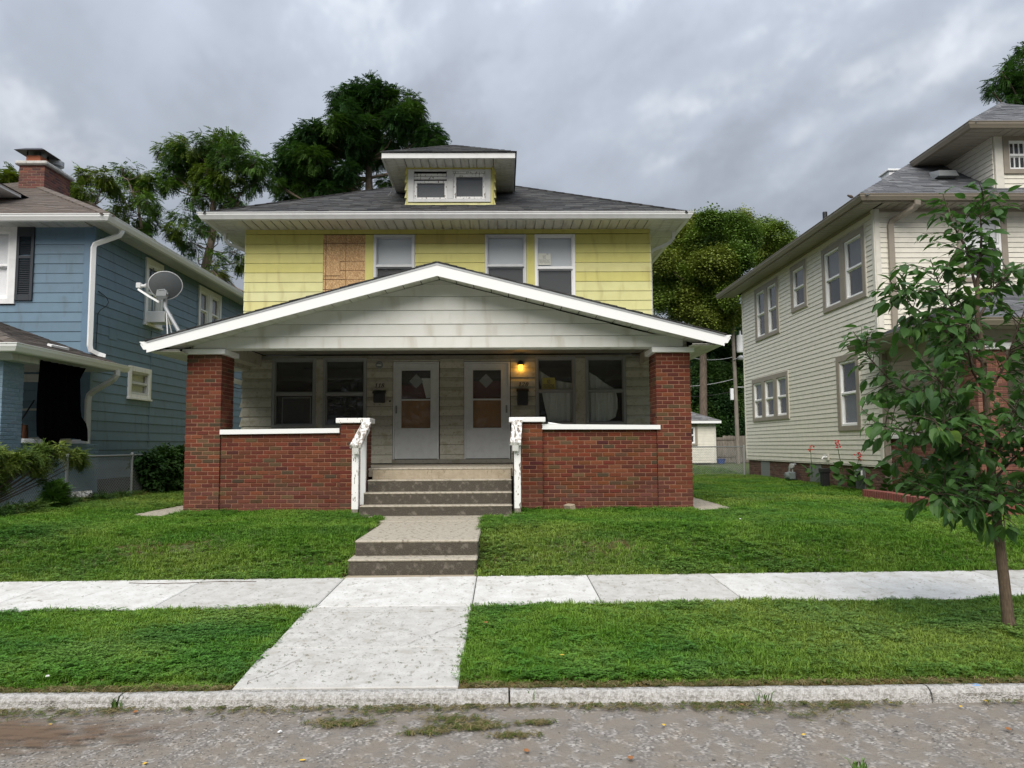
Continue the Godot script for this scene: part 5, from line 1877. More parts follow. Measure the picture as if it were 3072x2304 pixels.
	for i in 14:
		var nx := V(-4.05 + i * 0.105, 0, 4.44 + 0.045 * sin(i * 0.45) + noise.get_noise_2d(i * 30.0, 2.0) * 0.02)
		nx.y = lerpf(0.2, 0.158, (nx.z - walk_back(nx.x)) / 1.355) + 0.003
		var w := 0.012 + 0.018 * absf(noise.get_noise_2d(i * 25.0, 60.0))
		st.quad(last + V(0, 0, -w), last + V(0, 0, w), nx + V(0, 0, w), nx + V(0, 0, -w))
		last = nx
	part("dark_streak", st, M.stain, pv)
	# the strip of older slabs from the pavement to the kerb
	var ap := Node3D.new()
	ap.name = "kerb_path"
	add_child(ap)
	structure(ap)
	tag(ap, "short concrete path from the pavement down to the kerb", "path")
	var jz := [walk_front(-1.0) + 0.008, 5.80, 6.88, 7.772]
	for k in 3:
		var y0 := lerpf(0.157, 0.084, (jz[k] - 5.56) / 2.2)
		var y1 := lerpf(0.157, 0.084, (jz[k + 1] - 5.56) / 2.2)
		slab(ap, [V(-1.825, y0, jz[k] + (0.02 if k == 0 else 0.004)), V(-0.302, y0, jz[k] + (-0.012 if k == 0 else 0.004)), V(-0.302, y1, jz[k + 1] - 0.004), V(-1.815 + 0.02 * k, y1, jz[k + 1] - 0.004)], M.concrete_worn)
	# garden walk, its two steps and the sandy strip below them
	var gw := Node3D.new()
	gw.name = "garden_path"
	add_child(gw)
	structure(gw)
	tag(gw, "old concrete walk with two steps up from the pavement", "path")
	slab(gw, [V(-1.78, 0.192, 4.02), V(-0.30, 0.192, 3.98), V(-0.30, 0.196, walk_back(-0.3) - 0.01), V(-1.80, 0.196, walk_back(-1.8) - 0.01)], M.buff_concrete)
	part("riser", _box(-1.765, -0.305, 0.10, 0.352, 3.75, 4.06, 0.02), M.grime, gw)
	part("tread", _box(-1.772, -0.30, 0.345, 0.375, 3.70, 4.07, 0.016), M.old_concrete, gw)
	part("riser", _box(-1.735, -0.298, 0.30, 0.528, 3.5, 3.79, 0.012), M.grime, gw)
	part("walk_slab", _box(-1.742, -0.294, 0.52, 0.555, 1.53, 3.80, 0.014), M.old_concrete, gw)
	part("walk_slab", _boxes([[V(-1.86, 0.50, 0.62), V(-0.294, 0.559, 1.522)]], 0.01), M.old_concrete, gw)
	part("landing_slab", _boxes([[V(-2.34, 0.48, 0.30), V(0.24, 0.556, 0.78)]], 0.01), M.old_concrete, gw)
	for q in [[3.21, 3.85, 0.10, "side path of old concrete beside the right porch pillar"], [-5.92, -5.32, 0.55, "side path of old concrete beside the left porch pillar"]]:
		var sp := Geo.new()
		var zf: float = q[2]
		sp.hexa([V(q[0], 0.4, -8), V(q[1], 0.4, -8), V(q[1], 0.4, zf + (0.4 if q[0] < 0 else -0.1)), V(q[0], 0.4, zf + (-0.1 if q[0] < 0 else 0.3)), V(q[0], 0.60, -8), V(q[1], 0.60, -8), V(q[1], 0.592, zf + (0.4 if q[0] < 0 else -0.1)), V(q[0], 0.592, zf + (-0.1 if q[0] < 0 else 0.3))])
		var o := part("side_path", sp, M.old_concrete, self)
		structure(o)
		tag(o, q[3], "path")
	g = Geo.new()
	g.quad_uv(V(-5.4, 0.014, 8.72), V(-1.7, 0.014, 8.72), V(-1.7, 0.014, 7.98), V(-5.4, 0.014, 7.98))
	part("mud_stain", g, M.mud, get_node("road"))


func slab(owner: Node3D, p: Array, m: Material) -> void:
	# four top corners; the edge is slightly rounded
	var g := Geo.new()
	var o: Vector3 = (p[0] + p[1] + p[2] + p[3]) / 4.0
	var ins := []
	for q in p:
		ins.append(q + (o - q).normalized() * 0.014 * V(1, 0, 1) + V(0, 0.0, 0))
	var lo := []
	var dn := []
	for q in p:
		dn.append(q - V(0, 0.008, 0))
		lo.append(q - V(0, 0.12, 0))
	var c := o - V(0, 0.06, 0)
	g.out_quad(ins[0], ins[1], ins[2], ins[3], c)
	for i in 4:
		var j := (i + 1) % 4
		g.out_quad(ins[i], ins[j], dn[j], dn[i], c)
		g.out_quad(dn[i], dn[j], lo[j], lo[i], c)
	part("slab", g, m, owner)


func tuft(key: int, blades: int, h: float, w: float, spread: float) -> ArrayMesh:
	var r := RandomNumberGenerator.new()
	r.seed = key
	var g := Geo.new()
	for i in blades:
		var a := r.randf() * TAU
		var p := V(cos(a), 0, sin(a)) * spread * sqrt(r.randf())
		var t := r.randf() * TAU
		var lean := V(cos(t), 0, sin(t)) * r.randf_range(0.15, 1.0)
		var s := V(-sin(t), 0, cos(t)) * w * r.randf_range(0.6, 1.2) * 0.5
		var hh := h * r.randf_range(0.55, 1.15)
		var m := p + V(0, hh * 0.6, 0) + lean * hh * 0.35
		var e := p + V(0, hh * 0.85, 0) + lean * hh * 0.95
		g.col = Color.WHITE * r.randf_range(0.7, 1.25)
		g.quad(p - s, p + s, m + s * 0.85, m - s * 0.85)
		g.tri(m - s * 0.85, m + s * 0.85, e)
	return g.mesh()


func scatter(called: String, m: Mesh, material: Material, list: Array, parent: Node = self) -> MultiMeshInstance3D:
	# list of [Transform3D, Color]
	var mm := MultiMesh.new()
	mm.transform_format = MultiMesh.TRANSFORM_3D
	mm.use_colors = true
	mm.mesh = m
	mm.instance_count = list.size()
	for i in list.size():
		mm.set_instance_transform(i, list[i][0])
		mm.set_instance_color(i, list[i][1])
	var o := MultiMeshInstance3D.new()
	o.name = called
	o.multimesh = mm
	o.material_override = material
	parent.add_child(o, true)
	return o


func grass_tone(x: float, z: float) -> Color:
	var n := noise.get_noise_2d(x * 40.0, z * 40.0)
	var big := noise.get_noise_2d(x * 9.0 + 50.0, z * 9.0)
	var c := Color(0.105, 0.235, 0.022).lerp(Color(0.17, 0.30, 0.04), clampf(0.5 + n * 1.6, 0, 1))
	c = c.lerp(Color(0.26, 0.33, 0.07), clampf(big * 1.6, 0, 0.6))
	c = c.lerp(Color(0.07, 0.19, 0.03), clampf(noise.get_noise_2d(x * 18.0 + 9.0, z * 26.0) * 1.5 - 0.2, 0, 0.6))
	# dry band on the bank, dry fringes by the kerb and the walk
	var dry := 0.0
	if z < 4.25:
		dry = smoothstep(0.75, 0.0, absf(z - 3.35 + noise.get_noise_2d(x * 12.0, 3.0) * 0.5)) * clampf(0.35 + noise.get_noise_2d(x * 22.0 + 7.0, z * 30.0) * 1.6, 0, 1) * (0.9 if x < 2.5 else 0.35)
	dry = maxf(dry, smoothstep(7.52, 7.73, z))
	if absf(x + 0.28) < 0.14 or absf(x + 1.85) < 0.12:
		dry = maxf(dry, 0.55 * rng.randf())
	if x < -3.0 and z > 6.6 and z < 7.3:
		dry = maxf(dry, clampf(noise.get_noise_2d(x * 15.0, z * 15.0) * 1.5, 0, 0.5))
	dry = clampf(dry, 0, 1)
	if rng.randf() < dry:
		c = Color(0.27, 0.20, 0.085).lerp(Color(0.19, 0.15, 0.05), rng.randf())
	elif rng.randf() < 0.04:
		c = Color(0.30, 0.27, 0.11)
	return c * rng.randf_range(0.75, 1.25)


func lawn(called: String, label: String, x0: float, x1: float, z0: float, z1: float, density: float, h: float, big := 1.0) -> void:
	var n := int((x1 - x0) * (z1 - z0) * density)
	var kinds := [[], [], [], []]
	for i in n:
		var x := rng.randf_range(x0, x1)
		var z := rng.randf_range(z0, z1)
		if paved(x, z, rng.randf_range(-0.03, 0.055)):
			continue
		var c := grass_tone(x, z)
		var dry := c.r > c.g
		var s := rng.randf_range(0.75, 1.3) * big * (0.75 if dry else 1.0)
		var vy := h * s * (1.0 + noise.get_noise_2d(x * 60.0, z * 60.0) * 0.6) * rng.randf_range(0.65, 1.15) * (0.45 if dry else 1.0)
		if z > 7.55:
			vy *= 0.4
		var b := Basis(Vector3.UP, rng.randf() * TAU).scaled(V(s, vy / 0.05, s))
		var clover := noise.get_noise_2d(x * 25.0 + 300.0, z * 25.0)
		if not dry and rng.randf() < 0.05 + maxf(0.0, clover) * 0.8:
			kinds[3].append([Transform3D(Basis(Vector3.UP, rng.randf() * TAU).scaled(V(s, s * rng.randf_range(0.7, 1.2), s)), V(x, ground_y(x, z) - 0.004, z)), c * Color(0.8, 0.95, 1.1)])
		else:
			kinds[rng.randi() % 3].append([Transform3D(b, V(x, ground_y(x, z) - 0.006, z)), c])
	var root: Node3D
	for k in 4:
		var o := scatter(called, cache["tuft%d" % k], M.blade, kinds[k], self if k == 0 else root)
		if k == 0:
			root = o
			stuff(o, label, "grass")
		else:
			o.set_meta("kind", "stuff")


func lawns() -> void:
	for k in 3:
		cache["tuft%d" % k] = tuft(500 + k, 11, 0.05, [0.0055, 0.0065, 0.008][k], 0.032)
	var g := Geo.new()
	var r := RandomNumberGenerator.new()
	r.seed = 88
	for i in 9:
		var p := V(r.randfn(0, 0.02), r.randf_range(0.02, 0.045), r.randfn(0, 0.02))
		var a := r.randf() * TAU
		for k in 3:
			var d := V(cos(a + k * TAU / 3.0), r.randf_range(-0.1, 0.35), sin(a + k * TAU / 3.0)) * r.randf_range(0.010, 0.016)
			var w := d.cross(Vector3.UP).normalized() * d.length() * 0.5
			g.col = Color.WHITE * r.randf_range(0.75, 1.2)
			g.quad(p, p + d * 0.55 - w, p + d, p + d * 0.55 + w)
	cache["tuft3"] = g.mesh()
	lawn("verge_grass", "mown grass verge between the kerb and the pavement", -7.0, 7.0, 5.4, 7.78, 2600.0, 0.052)
	lawn("front_lawn", "front lawn and its low bank, with dry brown patches", -9.5, 10.5, 0.0, 4.4, 1250.0, 0.05, 1.15)
	lawn("side_lawn", "lawn between the yellow house and the cream house", 3.2, 8.3, -13.5, 0.0, 800.0, 0.05, 1.4)
	lawn("side_lawn", "strip of lawn beside the fence of the blue house", -8.4, -5.3, -9.0, 0.0, 900.0, 0.05, 1.3)
	lawn("back_lawn", "back lawn behind the far chain-link fence", 3.2, 16.0, -33.0, -13.5, 110.0, 0.055, 2.6)


func debris() -> void:
	# cut grass in wisps along the kerb and in small heaps on the road
	var g := Geo.new()
	for i in 7:
		var a := rng.randf() * TAU
		var d := V(cos(a), 0, sin(a)) * 0.025
		var p := V(rng.randf_range(-0.02, 0.02), 0.003 + 0.0012 * i, rng.randf_range(-0.015, 0.015))
		var s := V(-d.z, 0, d.x) * 0.06
		g.col = Color.WHITE * rng.randf_range(0.6, 1.3)
		g.quad(p - d - s, p - d + s, p + s + V(0, 0.006, 0), p - s + V(0, 0.006, 0))
		g.quad(p - s + V(0, 0.006, 0), p + s + V(0, 0.006, 0), p + d + s, p + d - s)
	var wisp := g.mesh()
	var list := []
	for i in 2600:
		var x := rng.randf_range(-6, 6.5)
		var f := noise.get_noise_2d(x * 18.0, 77.0)
		var z := 7.90 + absf(rng.randfn(0.0, 0.055)) * (1.0 + maxf(0, f) * 3.0)
		if rng.randf() > 0.35 + f * 1.4 + (0.35 if x > -0.9 and x < 2.6 else 0.0):
			continue
		list.append(wisp_at(x, 0.004, z))
	for i in 1500:
		var x := rng.randf_range(-6.5, 6.5)
		if x > -1.85 and x < -0.28:
			continue
		list.append(wisp_at(x, 0.078, rng.randf_range(7.69, 7.81)))
	stuff(scatter("grass_clippings", wisp, M.clip, list), "dried grass cuttings strewn along the kerb", "clippings")
	for q in [[-0.961, 8.207, 0.11, 110, "heap of cut grass on the road, farthest left of the small heaps"], [-0.30, 8.15, 0.10, 70, "wisp of cut grass on the road nearest to the kerb"], [-0.18, 8.27, 0.12, 150, "largest heap of cut grass on the road"], [-0.46, 8.36, 0.09, 60, "cut grass on the road to the left of the largest heap"], [0.195, 8.22, 0.06, 40, "small wisp of cut grass on the road near the kerb joint"], [0.043, 8.42, 0.08, 60, "small flat heap of cut grass lowest on the road"]]:
		list = []
		for i in q[3]:
			list.append(wisp_at(q[0] + rng.randfn(0, 1) * q[2], 0.004, q[1] + rng.randfn(0, 1) * q[2] * 0.28))
		var o := scatter("clippings_heap", wisp, M.clip, list)
		tag(o, q[4], "cut grass", "small heaps of cut grass on the road")
		o.set_meta("kind", "stuff")
	list = []
	for i in 1700:
		var x := rng.randf_range(-6.5, 7.0)
		var z := rng.randf_range(walk_back(x) + 0.02, walk_front(x) - 0.02)
		var y := lerpf(0.201, 0.159, (z - walk_back(x)) / 1.355)
		if i % 3 == 0:
			x = rng.randf_range(-1.8, -0.33)
			z = rng.randf_range(5.6, 7.7)
			y = lerpf(0.158, 0.085, (z - 5.56) / 2.2)
		var w := wisp_at(x, y, z)
		w[0] = (w[0] as Transform3D).scaled_local(V(1, 1, 1) * rng.randf_range(0.2, 0.55))
		list.append(w)
	stuff(scatter("grass_scraps", wisp, M.clip, list), "scraps of cut grass lying on the pale slabs", "clippings")
	# loose stones worn out of the road
	g = Geo.new()
	g.box(V(-0.5, -0.3, -0.4), V(0.5, 0.3, 0.4), 0.25)
	var stone := g.mesh()
	list = []
	for i in 30000:
		var x := rng.randf_range(-5.0, 5.0)
		var z := rng.randf_range(7.95, 9.6)
		var f := noise.get_noise_2d(x * 8.0 + 20.0, z * 16.0) + (z - 8.55) * 0.55
		if rng.randf() > clampf(f * 1.5 + 0.1, 0.02, 0.9):
			continue
		var s := rng.randf_range(0.005, 0.016) * (1.0 if rng.randf() < 0.9 else 1.5)
		var b := Basis(Vector3.UP, rng.randf() * TAU).scaled(V(s, s * 0.5, s * rng.randf_range(0.6, 1.0)))
		var t := rng.randf()
		list.append([Transform3D(b, V(x, 0.001, z)), Color(0.15, 0.138, 0.12).lerp(Color(0.42, 0.395, 0.36), t * t)])
	stuff(scatter("gravel", stone, mat("gravel", Color(1, 1, 1), 0.9, null, 3.0, {"vertex_color_use_as_albedo": true}), list), "loose gravel worn out of the road surface", "gravel")
	# fallen leaves, each where it lies
	var spots := [[-1.064, 8.745, 0, "yellow leaf on the road below the heaps of cut grass, left of the middle"], [-2.712, 8.176, 0, "yellow leaf on the brown muddy patch of the road"], [-1.879, 8.765, 0, "yellow leaf at the bottom edge of the road, at the left"], [0.939, 8.287, 0, "pale yellow leaf on open road right of the cut grass"], [0.119, 8.66, 1, "orange-brown curled leaf low on the road near the middle"], [0.663, 8.77, 1, "dark brown curled leaf low on the road, right of the middle"], [1.50, 7.97, 2, "large dry leaf at the kerb beside the grass tuft"], [2.154, 7.93, 0, "yellow leaf at the kerb, first to the right of the grass tuft"], [2.46, 7.94, 0, "yellow leaf at the kerb in the middle of the leaves at the right"], [3.079, 7.92, 0, "yellow leaf at the kerb under the blue paint mark"], [2.86, 8.02, 0, "yellow leaf a hand's breadth out from the kerb at the right"], [1.699, 8.46, 0, "yellow leaf alone on the road at the right"], [2.897, 8.419, 1, "dark reddish leaf on the road at the far right"], [-2.3, 7.98, 1, "reddish leaf fragment beside the tuft in the kerb joint"], [-0.15, 6.35, 2, "curled tan leaf in the grass near the edge of the kerb path"], [0.42, 7.25, 0, "small yellow leaf in the grass of the right verge"]]
	for q in spots:
		g = Geo.new()
		var s := 0.017 if q[2] == 0 else 0.026
		for k in 6:
			var a := -s + 2 * s * k / 6.0
			var b := -s + 2 * s * (k + 1) / 6.0
			var wa := s * 0.55 * sqrt(maxf(0.0, 1 - pow(a / s, 2)))
			var wb := s * 0.55 * sqrt(maxf(0.0, 1 - pow(b / s, 2)))
			var up := 0.3 if q[2] else 0.12
			for sd in [-1.0, 1.0]:
				g.quad(V(0, absf(a) * up, a), V(0, absf(b) * up, b), V(wb * sd, absf(b) * up + wb * 0.4, b), V(wa * sd, absf(a) * up + wa * 0.4, a))
		var o := part("fallen_leaf", g, M.yellow_leaf if q[2] == 0 else M.brown_leaf, self)
		o.transform = Transform3D(Basis(Vector3.UP, rng.randf() * TAU), V(q[0], ground_y(q[0], q[1]) + 0.06 if q[1] < 7.7 else 0.006, q[1]))
		tag(o, q[3], "leaf", "fallen leaves")
	# white litter
	for q in [[-3.1, 7.55, "scrap of white litter in the verge grass above the kerb, at the left"], [-0.02, 4.27, "scrap of white litter on the back edge of the pavement"], [3.38, 1.9, "scrap of white litter on the lawn behind the young tree"], [-1.3, 8.33, "pale chip of litter on the road left of the cut grass"]]:
		g = Geo.new()
		g.hexa([V(-0.02, 0, -0.012), V(0.02, 0.004, -0.014), V(0.024, 0.002, 0.012), V(-0.018, 0.0, 0.014), V(-0.018, 0.012, -0.01), V(0.016, 0.014, -0.01), V(0.02, 0.01, 0.01), V(-0.012, 0.016, 0.01)])
		var o := part("litter", g, M.litter, self)
		o.transform = Transform3D(Basis(Vector3.UP, rng.randf() * TAU).scaled(Vector3.ONE * 0.6), V(q[0], (ground_y(q[0], q[1]) + 0.035) if q[1] < 7.6 else 0.004, q[1]))
		tag(o, q[2], "litter")
	# tufts that grow out of the kerb and the road
	for q in [[1.66, 7.895, 0.10, 16, "grass tuft growing at the foot of the kerb, right of centre"], [-2.46, 7.885, 0.10, 22, "grass tuft growing in the kerb joint at the left"], [0.185, 7.87, 0.12, 5, "single upright blades of grass at the kerb near its middle joint"], [1.80, 8.93, 0.07, 20, "grass tuft growing in the road at the bottom of the picture"]]:
		g = Geo.new()
		var o := MeshInstance3D.new()
		o.name = "grass_tuft"
		o.mesh = tuft(900 + int(q[0] * 100), q[3], q[2], 0.011, 0.04)
		o.material_override = mat("tuft_green", Color(0.10, 0.20, 0.035), 0.6, null, 1.0, {"backlight_enabled": true, "vertex_color_use_as_albedo": true})
		add_child(o, true)
		o.position = V(q[0], 0.0 if q[1] > 7.8 else 0.08, q[1])
		tag(o, q[4], "grass tuft")


func wisp_at(x: float, y: float, z: float) -> Array:
	var c := Color(0.13, 0.115, 0.04).lerp(Color(0.30, 0.245, 0.125), rng.randf())
	if rng.randf() < 0.4:
		c = Color(0.10, 0.13, 0.03)
	return [Transform3D(Basis(Vector3.UP, rng.randf() * TAU).scaled(Vector3.ONE * rng.randf_range(0.6, 1.2)), V(x, y, z)), c]


func across_the_street() -> void:
	# the far side of the street stands behind the viewer and shows only in window glass
	var m := cluster_mesh(55, 14, 0.9, 0.5)
	var list := []
	for i in 9500:
		var x := rng.randf_range(-45, 45)
		var top := 11.0 + noise.get_noise_2d(x * 12.0, 5.0) * 7.0
		var p := V(x, rng.randf() * top + 0.2, 33.0 + rng.randfn(0, 1.5))
		list.append([Transform3D(Basis(Vector3.UP, rng.randf() * TAU), p), Color(0.04, 0.085, 0.02) * rng.randf_range(0.6, 1.4)])
	stuff(scatter("treeline", m, M.leaf, list), "row of trees on the far side of the street", "trees")


# ---- trees and plants ------------------------------------------------------------
func spray_mesh(key: int, le: float, pairs: int, wide: float) -> ArrayMesh:
	# a feathered leaf: leaflets in pairs along a drooping stalk (along +z)
	var r := RandomNumberGenerator.new()
	r.seed = key
	var g := Geo.new()
	for i in pairs:
		var t := (i + 1.0) / pairs
		var p := V(0, -0.35 * le * t * t, le * t)
		for s in [-1.0, 1.0]:
			var l := wide * (1.0 - 0.45 * absf(t - 0.45)) * r.randf_range(0.8, 1.2)
			var d := V(s * 0.85, r.randf_range(-0.45, 0.1), 0.5).normalized() * l
			var w := V(0.0, 0.1, 1.0).normalized() * l * 0.26
			g.col = Color.WHITE * r.randf_range(0.75, 1.25)
			g.quad(p, p + d * 0.5 - w, p + d, p + d * 0.5 + w)
	return g.mesh()


func cluster_mesh(key: int, n: int, spread: float, size: float) -> ArrayMesh:
	# a handful of broad leaves round a twig end
	var r := RandomNumberGenerator.new()
	r.seed = key
	var g := Geo.new()
	for i in n:
		var p := V(r.randfn(0, 1), r.randfn(0, 0.7), r.randfn(0, 1)) * spread * 0.55
		var a := r.randf() * TAU
		var d := V(cos(a), r.randf_range(-0.7, 0.3), sin(a)).normalized() * size * r.randf_range(0.7, 1.25)
		var w := d.cross(V(r.randf_range(-0.5, 0.5), 1, r.randf_range(-0.5, 0.5))).normalized() * d.length() * 0.36
		g.col = Color.WHITE * r.randf_range(0.75, 1.25)
		g.quad(p, p + d * 0.5 - w, p + d, p + d * 0.5 + w)
	return g.mesh()


func tree(called: String, label: String, group: String, trunk: Array, r0: float, blobs: Array, leaves: Array, per: float, tones: Array, gap := -0.25, droop := 0.35) -> Node3D:
	var base: Vector3 = trunk[0]
	base.y = ground_y(base.x, base.z)
	var t := thing(called, label, "tree", base, group)
	var pts := [base]
	if trunk[0].y > base.y + 0.5:
		pts.append(base.lerp(trunk[0], 0.5) + V(0.1, 0, 0))
	pts.append_array(trunk.slice(0 if trunk[0].y > base.y + 0.5 else 1))
	var rad := []
	for i in pts.size():
		rad.append(r0 * lerpf(1.15, 0.22, pow(float(i) / (pts.size() - 1), 0.9)))
	var g := Geo.new()
	g.xf = Transform3D(Basis(), -base)
	g.tube(pts, rad, 9)
	part("trunk", g, M.bark, t)
	g = Geo.new()
	g.xf = Transform3D(Basis(), -base)
	var lists := []
	for k in leaves.size():
		lists.append([])
	for b in blobs:
		var c := V(b[0], b[1], b[2])
		var r: float = b[3]
		# a limb from the trunk up into each clump
		var from: Vector3 = pts[pts.size() - 2]
		var best := 1e9
		for p in pts:
			var cost: float = (p as Vector3).distance_to(c) + maxf(0.0, p.y - c.y + r * 0.8) * 3.0
			if cost < best:
				best = cost
				from = p
		var mid := from.lerp(c, 0.55) + V(rng.randfn(0, 0.1), -0.12 * from.distance_to(c) + 0.05, rng.randfn(0, 0.15))
		var w := clampf(from.distance_to(c) * 0.022, 0.012, 0.09)
		g.tube([from, from.lerp(mid, 0.5) + V(0, -0.03, 0), mid, mid.lerp(c, 0.6) + V(rng.randfn(0, 0.06), 0.03, 0), c + V(0, r * 0.2, 0)], [w, w * 0.85, w * 0.7, w * 0.5, w * 0.25], 5, false)
		for k in 3:
			var e := c + V(rng.randfn(0, 1), rng.randfn(0.2, 0.8), rng.randfn(0, 1)).normalized() * r * 0.9
			g.tube([mid.lerp(c, 0.5), c.lerp(e, 0.4), e], [w * 0.45, w * 0.3, w * 0.12], 4, false)
		var hue: Color = tones[rng.randi() % tones.size()]
		r *= 1.2
		var n := int(per * (0.4 + r * r * 7.0))
		for i in n:
			var d := V(rng.randfn(0, 1), rng.randfn(0, 1), rng.randfn(0, 1)).normalized()
			var p := c + d * r * pow(rng.randf(), 0.45) * V(1.08, 0.85, 1.0)
			if noise.get_noise_3d(p.x * 45.0, p.y * 45.0, p.z * 45.0) < gap + 0.25 * rng.randf():
				continue
			var f := (d * V(1, 0.5, 1) + V(rng.randfn(0, 0.35), -droop + rng.randfn(0, 0.25), rng.randfn(0, 0.35))).normalized()
			var s := f.cross(V(0.1, 1, 0.05)).normalized()
			var bs := Basis(s, f.cross(s) * -1.0, f)
			bs = bs.scaled_local(Vector3.ONE * rng.randf_range(0.7, 1.25))
			lists[rng.randi() % leaves.size()].append([Transform3D(bs, p - base), hue * rng.randf_range(0.75, 1.3)])
	part("branches", g, M.bark, t)
	for k in leaves.size():
		scatter("crown", leaves[k], M.leaf, lists[k], t)
	return t


func trees() -> void:
	var fine := [spray_mesh(1, 0.30, 8, 0.10), spray_mesh(2, 0.24, 7, 0.09), spray_mesh(3, 0.34, 9, 0.11)]
	var broad := [cluster_mesh(4, 18, 0.34, 0.10), cluster_mesh(5, 16, 0.28, 0.115)]
	var g1 := [Color(0.088, 0.176, 0.034), Color(0.108, 0.203, 0.032), Color(0.068, 0.142, 0.034), Color(0.149, 0.223, 0.034)]
	var g2 := [Color(0.046, 0.115, 0.030), Color(0.057, 0.135, 0.030), Color(0.074, 0.149, 0.030), Color(0.041, 0.100, 0.030)]
	var g3 := [Color(0.135, 0.216, 0.035), Color(0.162, 0.243, 0.041), Color(0.108, 0.189, 0.032), Color(0.203, 0.257, 0.047)]
	var g4 := [Color(0.162, 0.223, 0.027), Color(0.128, 0.196, 0.027)]
	var grp := "trees behind the houses"
	tree("locust_tree", "feathery locust tree with a leaning trunk between the blue and yellow houses", grp, [V(-12.97, 8.71, -20.0), V(-12.83, 9.53, -20.0), V(-12.69, 10.22, -20.0), V(-12.55, 10.95, -20.0), V(-12.55, 11.77, -20.0), V(-12.61, 12.60, -20.0), V(-12.73, 13.38, -20.0), V(-12.79, 13.96, -20.0), V(-12.88, 14.46, -20.0)], 0.22, LOCUST, fine, 150.0, g1, -0.2)
	tree("locust_tree", "tallest and darkest tree, rising behind the dormer of the yellow house", grp, [V(-6.66, 12.91, -25.0), V(-6.68, 14.26, -25.0), V(-6.71, 15.16, -25.0), V(-6.74, 16.07, -25.0), V(-6.70, 16.98, -25.0), V(-6.67, 17.89, -25.0), V(-6.67, 18.58, -25.0), V(-6.63, 19.27, -25.0)], 0.26, DARK, fine, 200.0, g2, -0.42)
	tree("maple_tree", "broad bright green tree between the yellow and cream houses", grp, [V(10.44, 2.65, -27.0), V(10.52, 5.87, -27.0), V(10.51, 8.04, -27.0), V(10.60, 8.91, -27.0), V(10.85, 9.93, -27.0), V(10.96, 11.32, -27.0), V(11.06, 12.58, -27.0)], 0.24, MAPLE, broad, 150.0, g3, -0.3)
	tree("ash_tree", "lighter tree just above the eave of the cream house", grp, [V(17.08, 2.86, -36.0), V(17.21, 9.46, -36.0), V(17.15, 13.04, -36.0), V(17.20, 14.58, -36.0)], 0.24, ASH, broad, 110.0, [g3[0], g3[1], g3[3]], -0.15)
	tree("understorey_tree", "dark dense tree low behind the utility pole", grp, [V(13.6, 0.8, -33.5), V(13.4, 3.0, -33.2), V(12.4, 6.0, -31.2), V(12.5, 7.5, -31.2)], 0.2, UNDER, broad, 150.0, g2, -0.45)
	tree("sumac_tree", "pale yellow-green tree right of the brick chimney", grp, [V(-15.13, 9.41, -16.0), V(-15.18, 10.64, -16.0), V(-15.59, 10.91, -16.0), V(-16.08, 11.12, -16.0), V(-16.46, 11.41, -16.0)], 0.12, PALE, fine, 170.0, g4, -0.1)
	tree("locust_tree", "slim airy tree behind the eave of the blue house", grp, [V(-14.59, 9.01, -18.0), V(-14.67, 10.57, -18.0), V(-14.81, 11.11, -18.0), V(-14.88, 11.52, -18.0), V(-15.12, 12.08, -18.0), V(-15.32, 12.62, -18.0)], 0.10, SLIM, fine, 130.0, g1, -0.1)
	tree("small_tree", "small tree top left of the brick chimney", grp, [V(-18.7, 9.0, -16.0), V(-18.75, 11.0, -16.0), V(-18.75, 11.9, -16.0)], 0.1, [[-18.82, 11.95, -15.66, 0.2], [-18.85, 12.3, -16.32, 0.22], [-18.70, 12.12, -16.22, 0.2], [-18.64, 11.96, -15.69, 0.15], [-18.8, 11.5, -16, 0.3]], fine, 160.0, g4, -0.2)
	tree("tall_tree", "tree top at the right edge above the cream house", grp, [V(25.2, 9.0, -22.0), V(25.2, 14.0, -22.0), V(25.0, 17.0, -22.0), V(24.9, 18.8, -22.0), V(25.0, 19.8, -22)], 0.25, RTOP, fine, 130.0, g2, -0.1)
	tree("sapling", "reddish sprig growing above the gutter of the blue house", grp, [V(-9.3, 5.5, -15.2), V(-9.3, 6.9, -15.2), V(-9.25, 7.3, -15.2)], 0.03, [[-10.72, 8.15, -15.1, 0.18], [-10.5, 8.0, -15.0, 0.2], [-10.42, 7.9, -15.3, 0.18]], fine, 120.0, [Color(0.14, 0.16, 0.025), Color(0.12, 0.15, 0.03)], -0.2)


func street_leaf(key: int, le: float, wide: float) -> ArrayMesh:
	var r := RandomNumberGenerator.new()
	r.seed = key
	var g := Geo.new()
	var n := 7
	var fold := r.randf_range(0.15, 0.4)
	var curl := r.randf_range(0.15, 0.45)
	var twist := r.randf_range(-0.25, 0.25)
	var mid := []
	var lf := []
	var rt := []
	for i in n + 1:
		var t := float(i) / n
		var w := wide * 0.5 * pow(sin(PI * pow(t, 0.78)), 0.85) if t < 1.0 else 0.0
		if t > 0.8:
			w *= 0.72
		var c := V(0, -curl * le * t * t, le * t)
		var wob := 1.0 + 0.07 * sin(t * 17.0 + key)
		mid.append(c)
		lf.append(c + V(-w * wob, w * fold + w * twist, 0))
		rt.append(c + V(w * (2.0 - wob), w * fold - w * twist, 0))
	for i in n:
		g.quad(mid[i], mid[i + 1], lf[i + 1], lf[i])
		g.quad(mid[i], rt[i], rt[i + 1], mid[i + 1])
	g.tube([V(0, 0.004, -0.03), V(0, 0.0015, 0.0), mid[3] + V(0, 0.001, 0)], [0.0014, 0.0014, 0.0008], 3, false)
	return g.mesh()


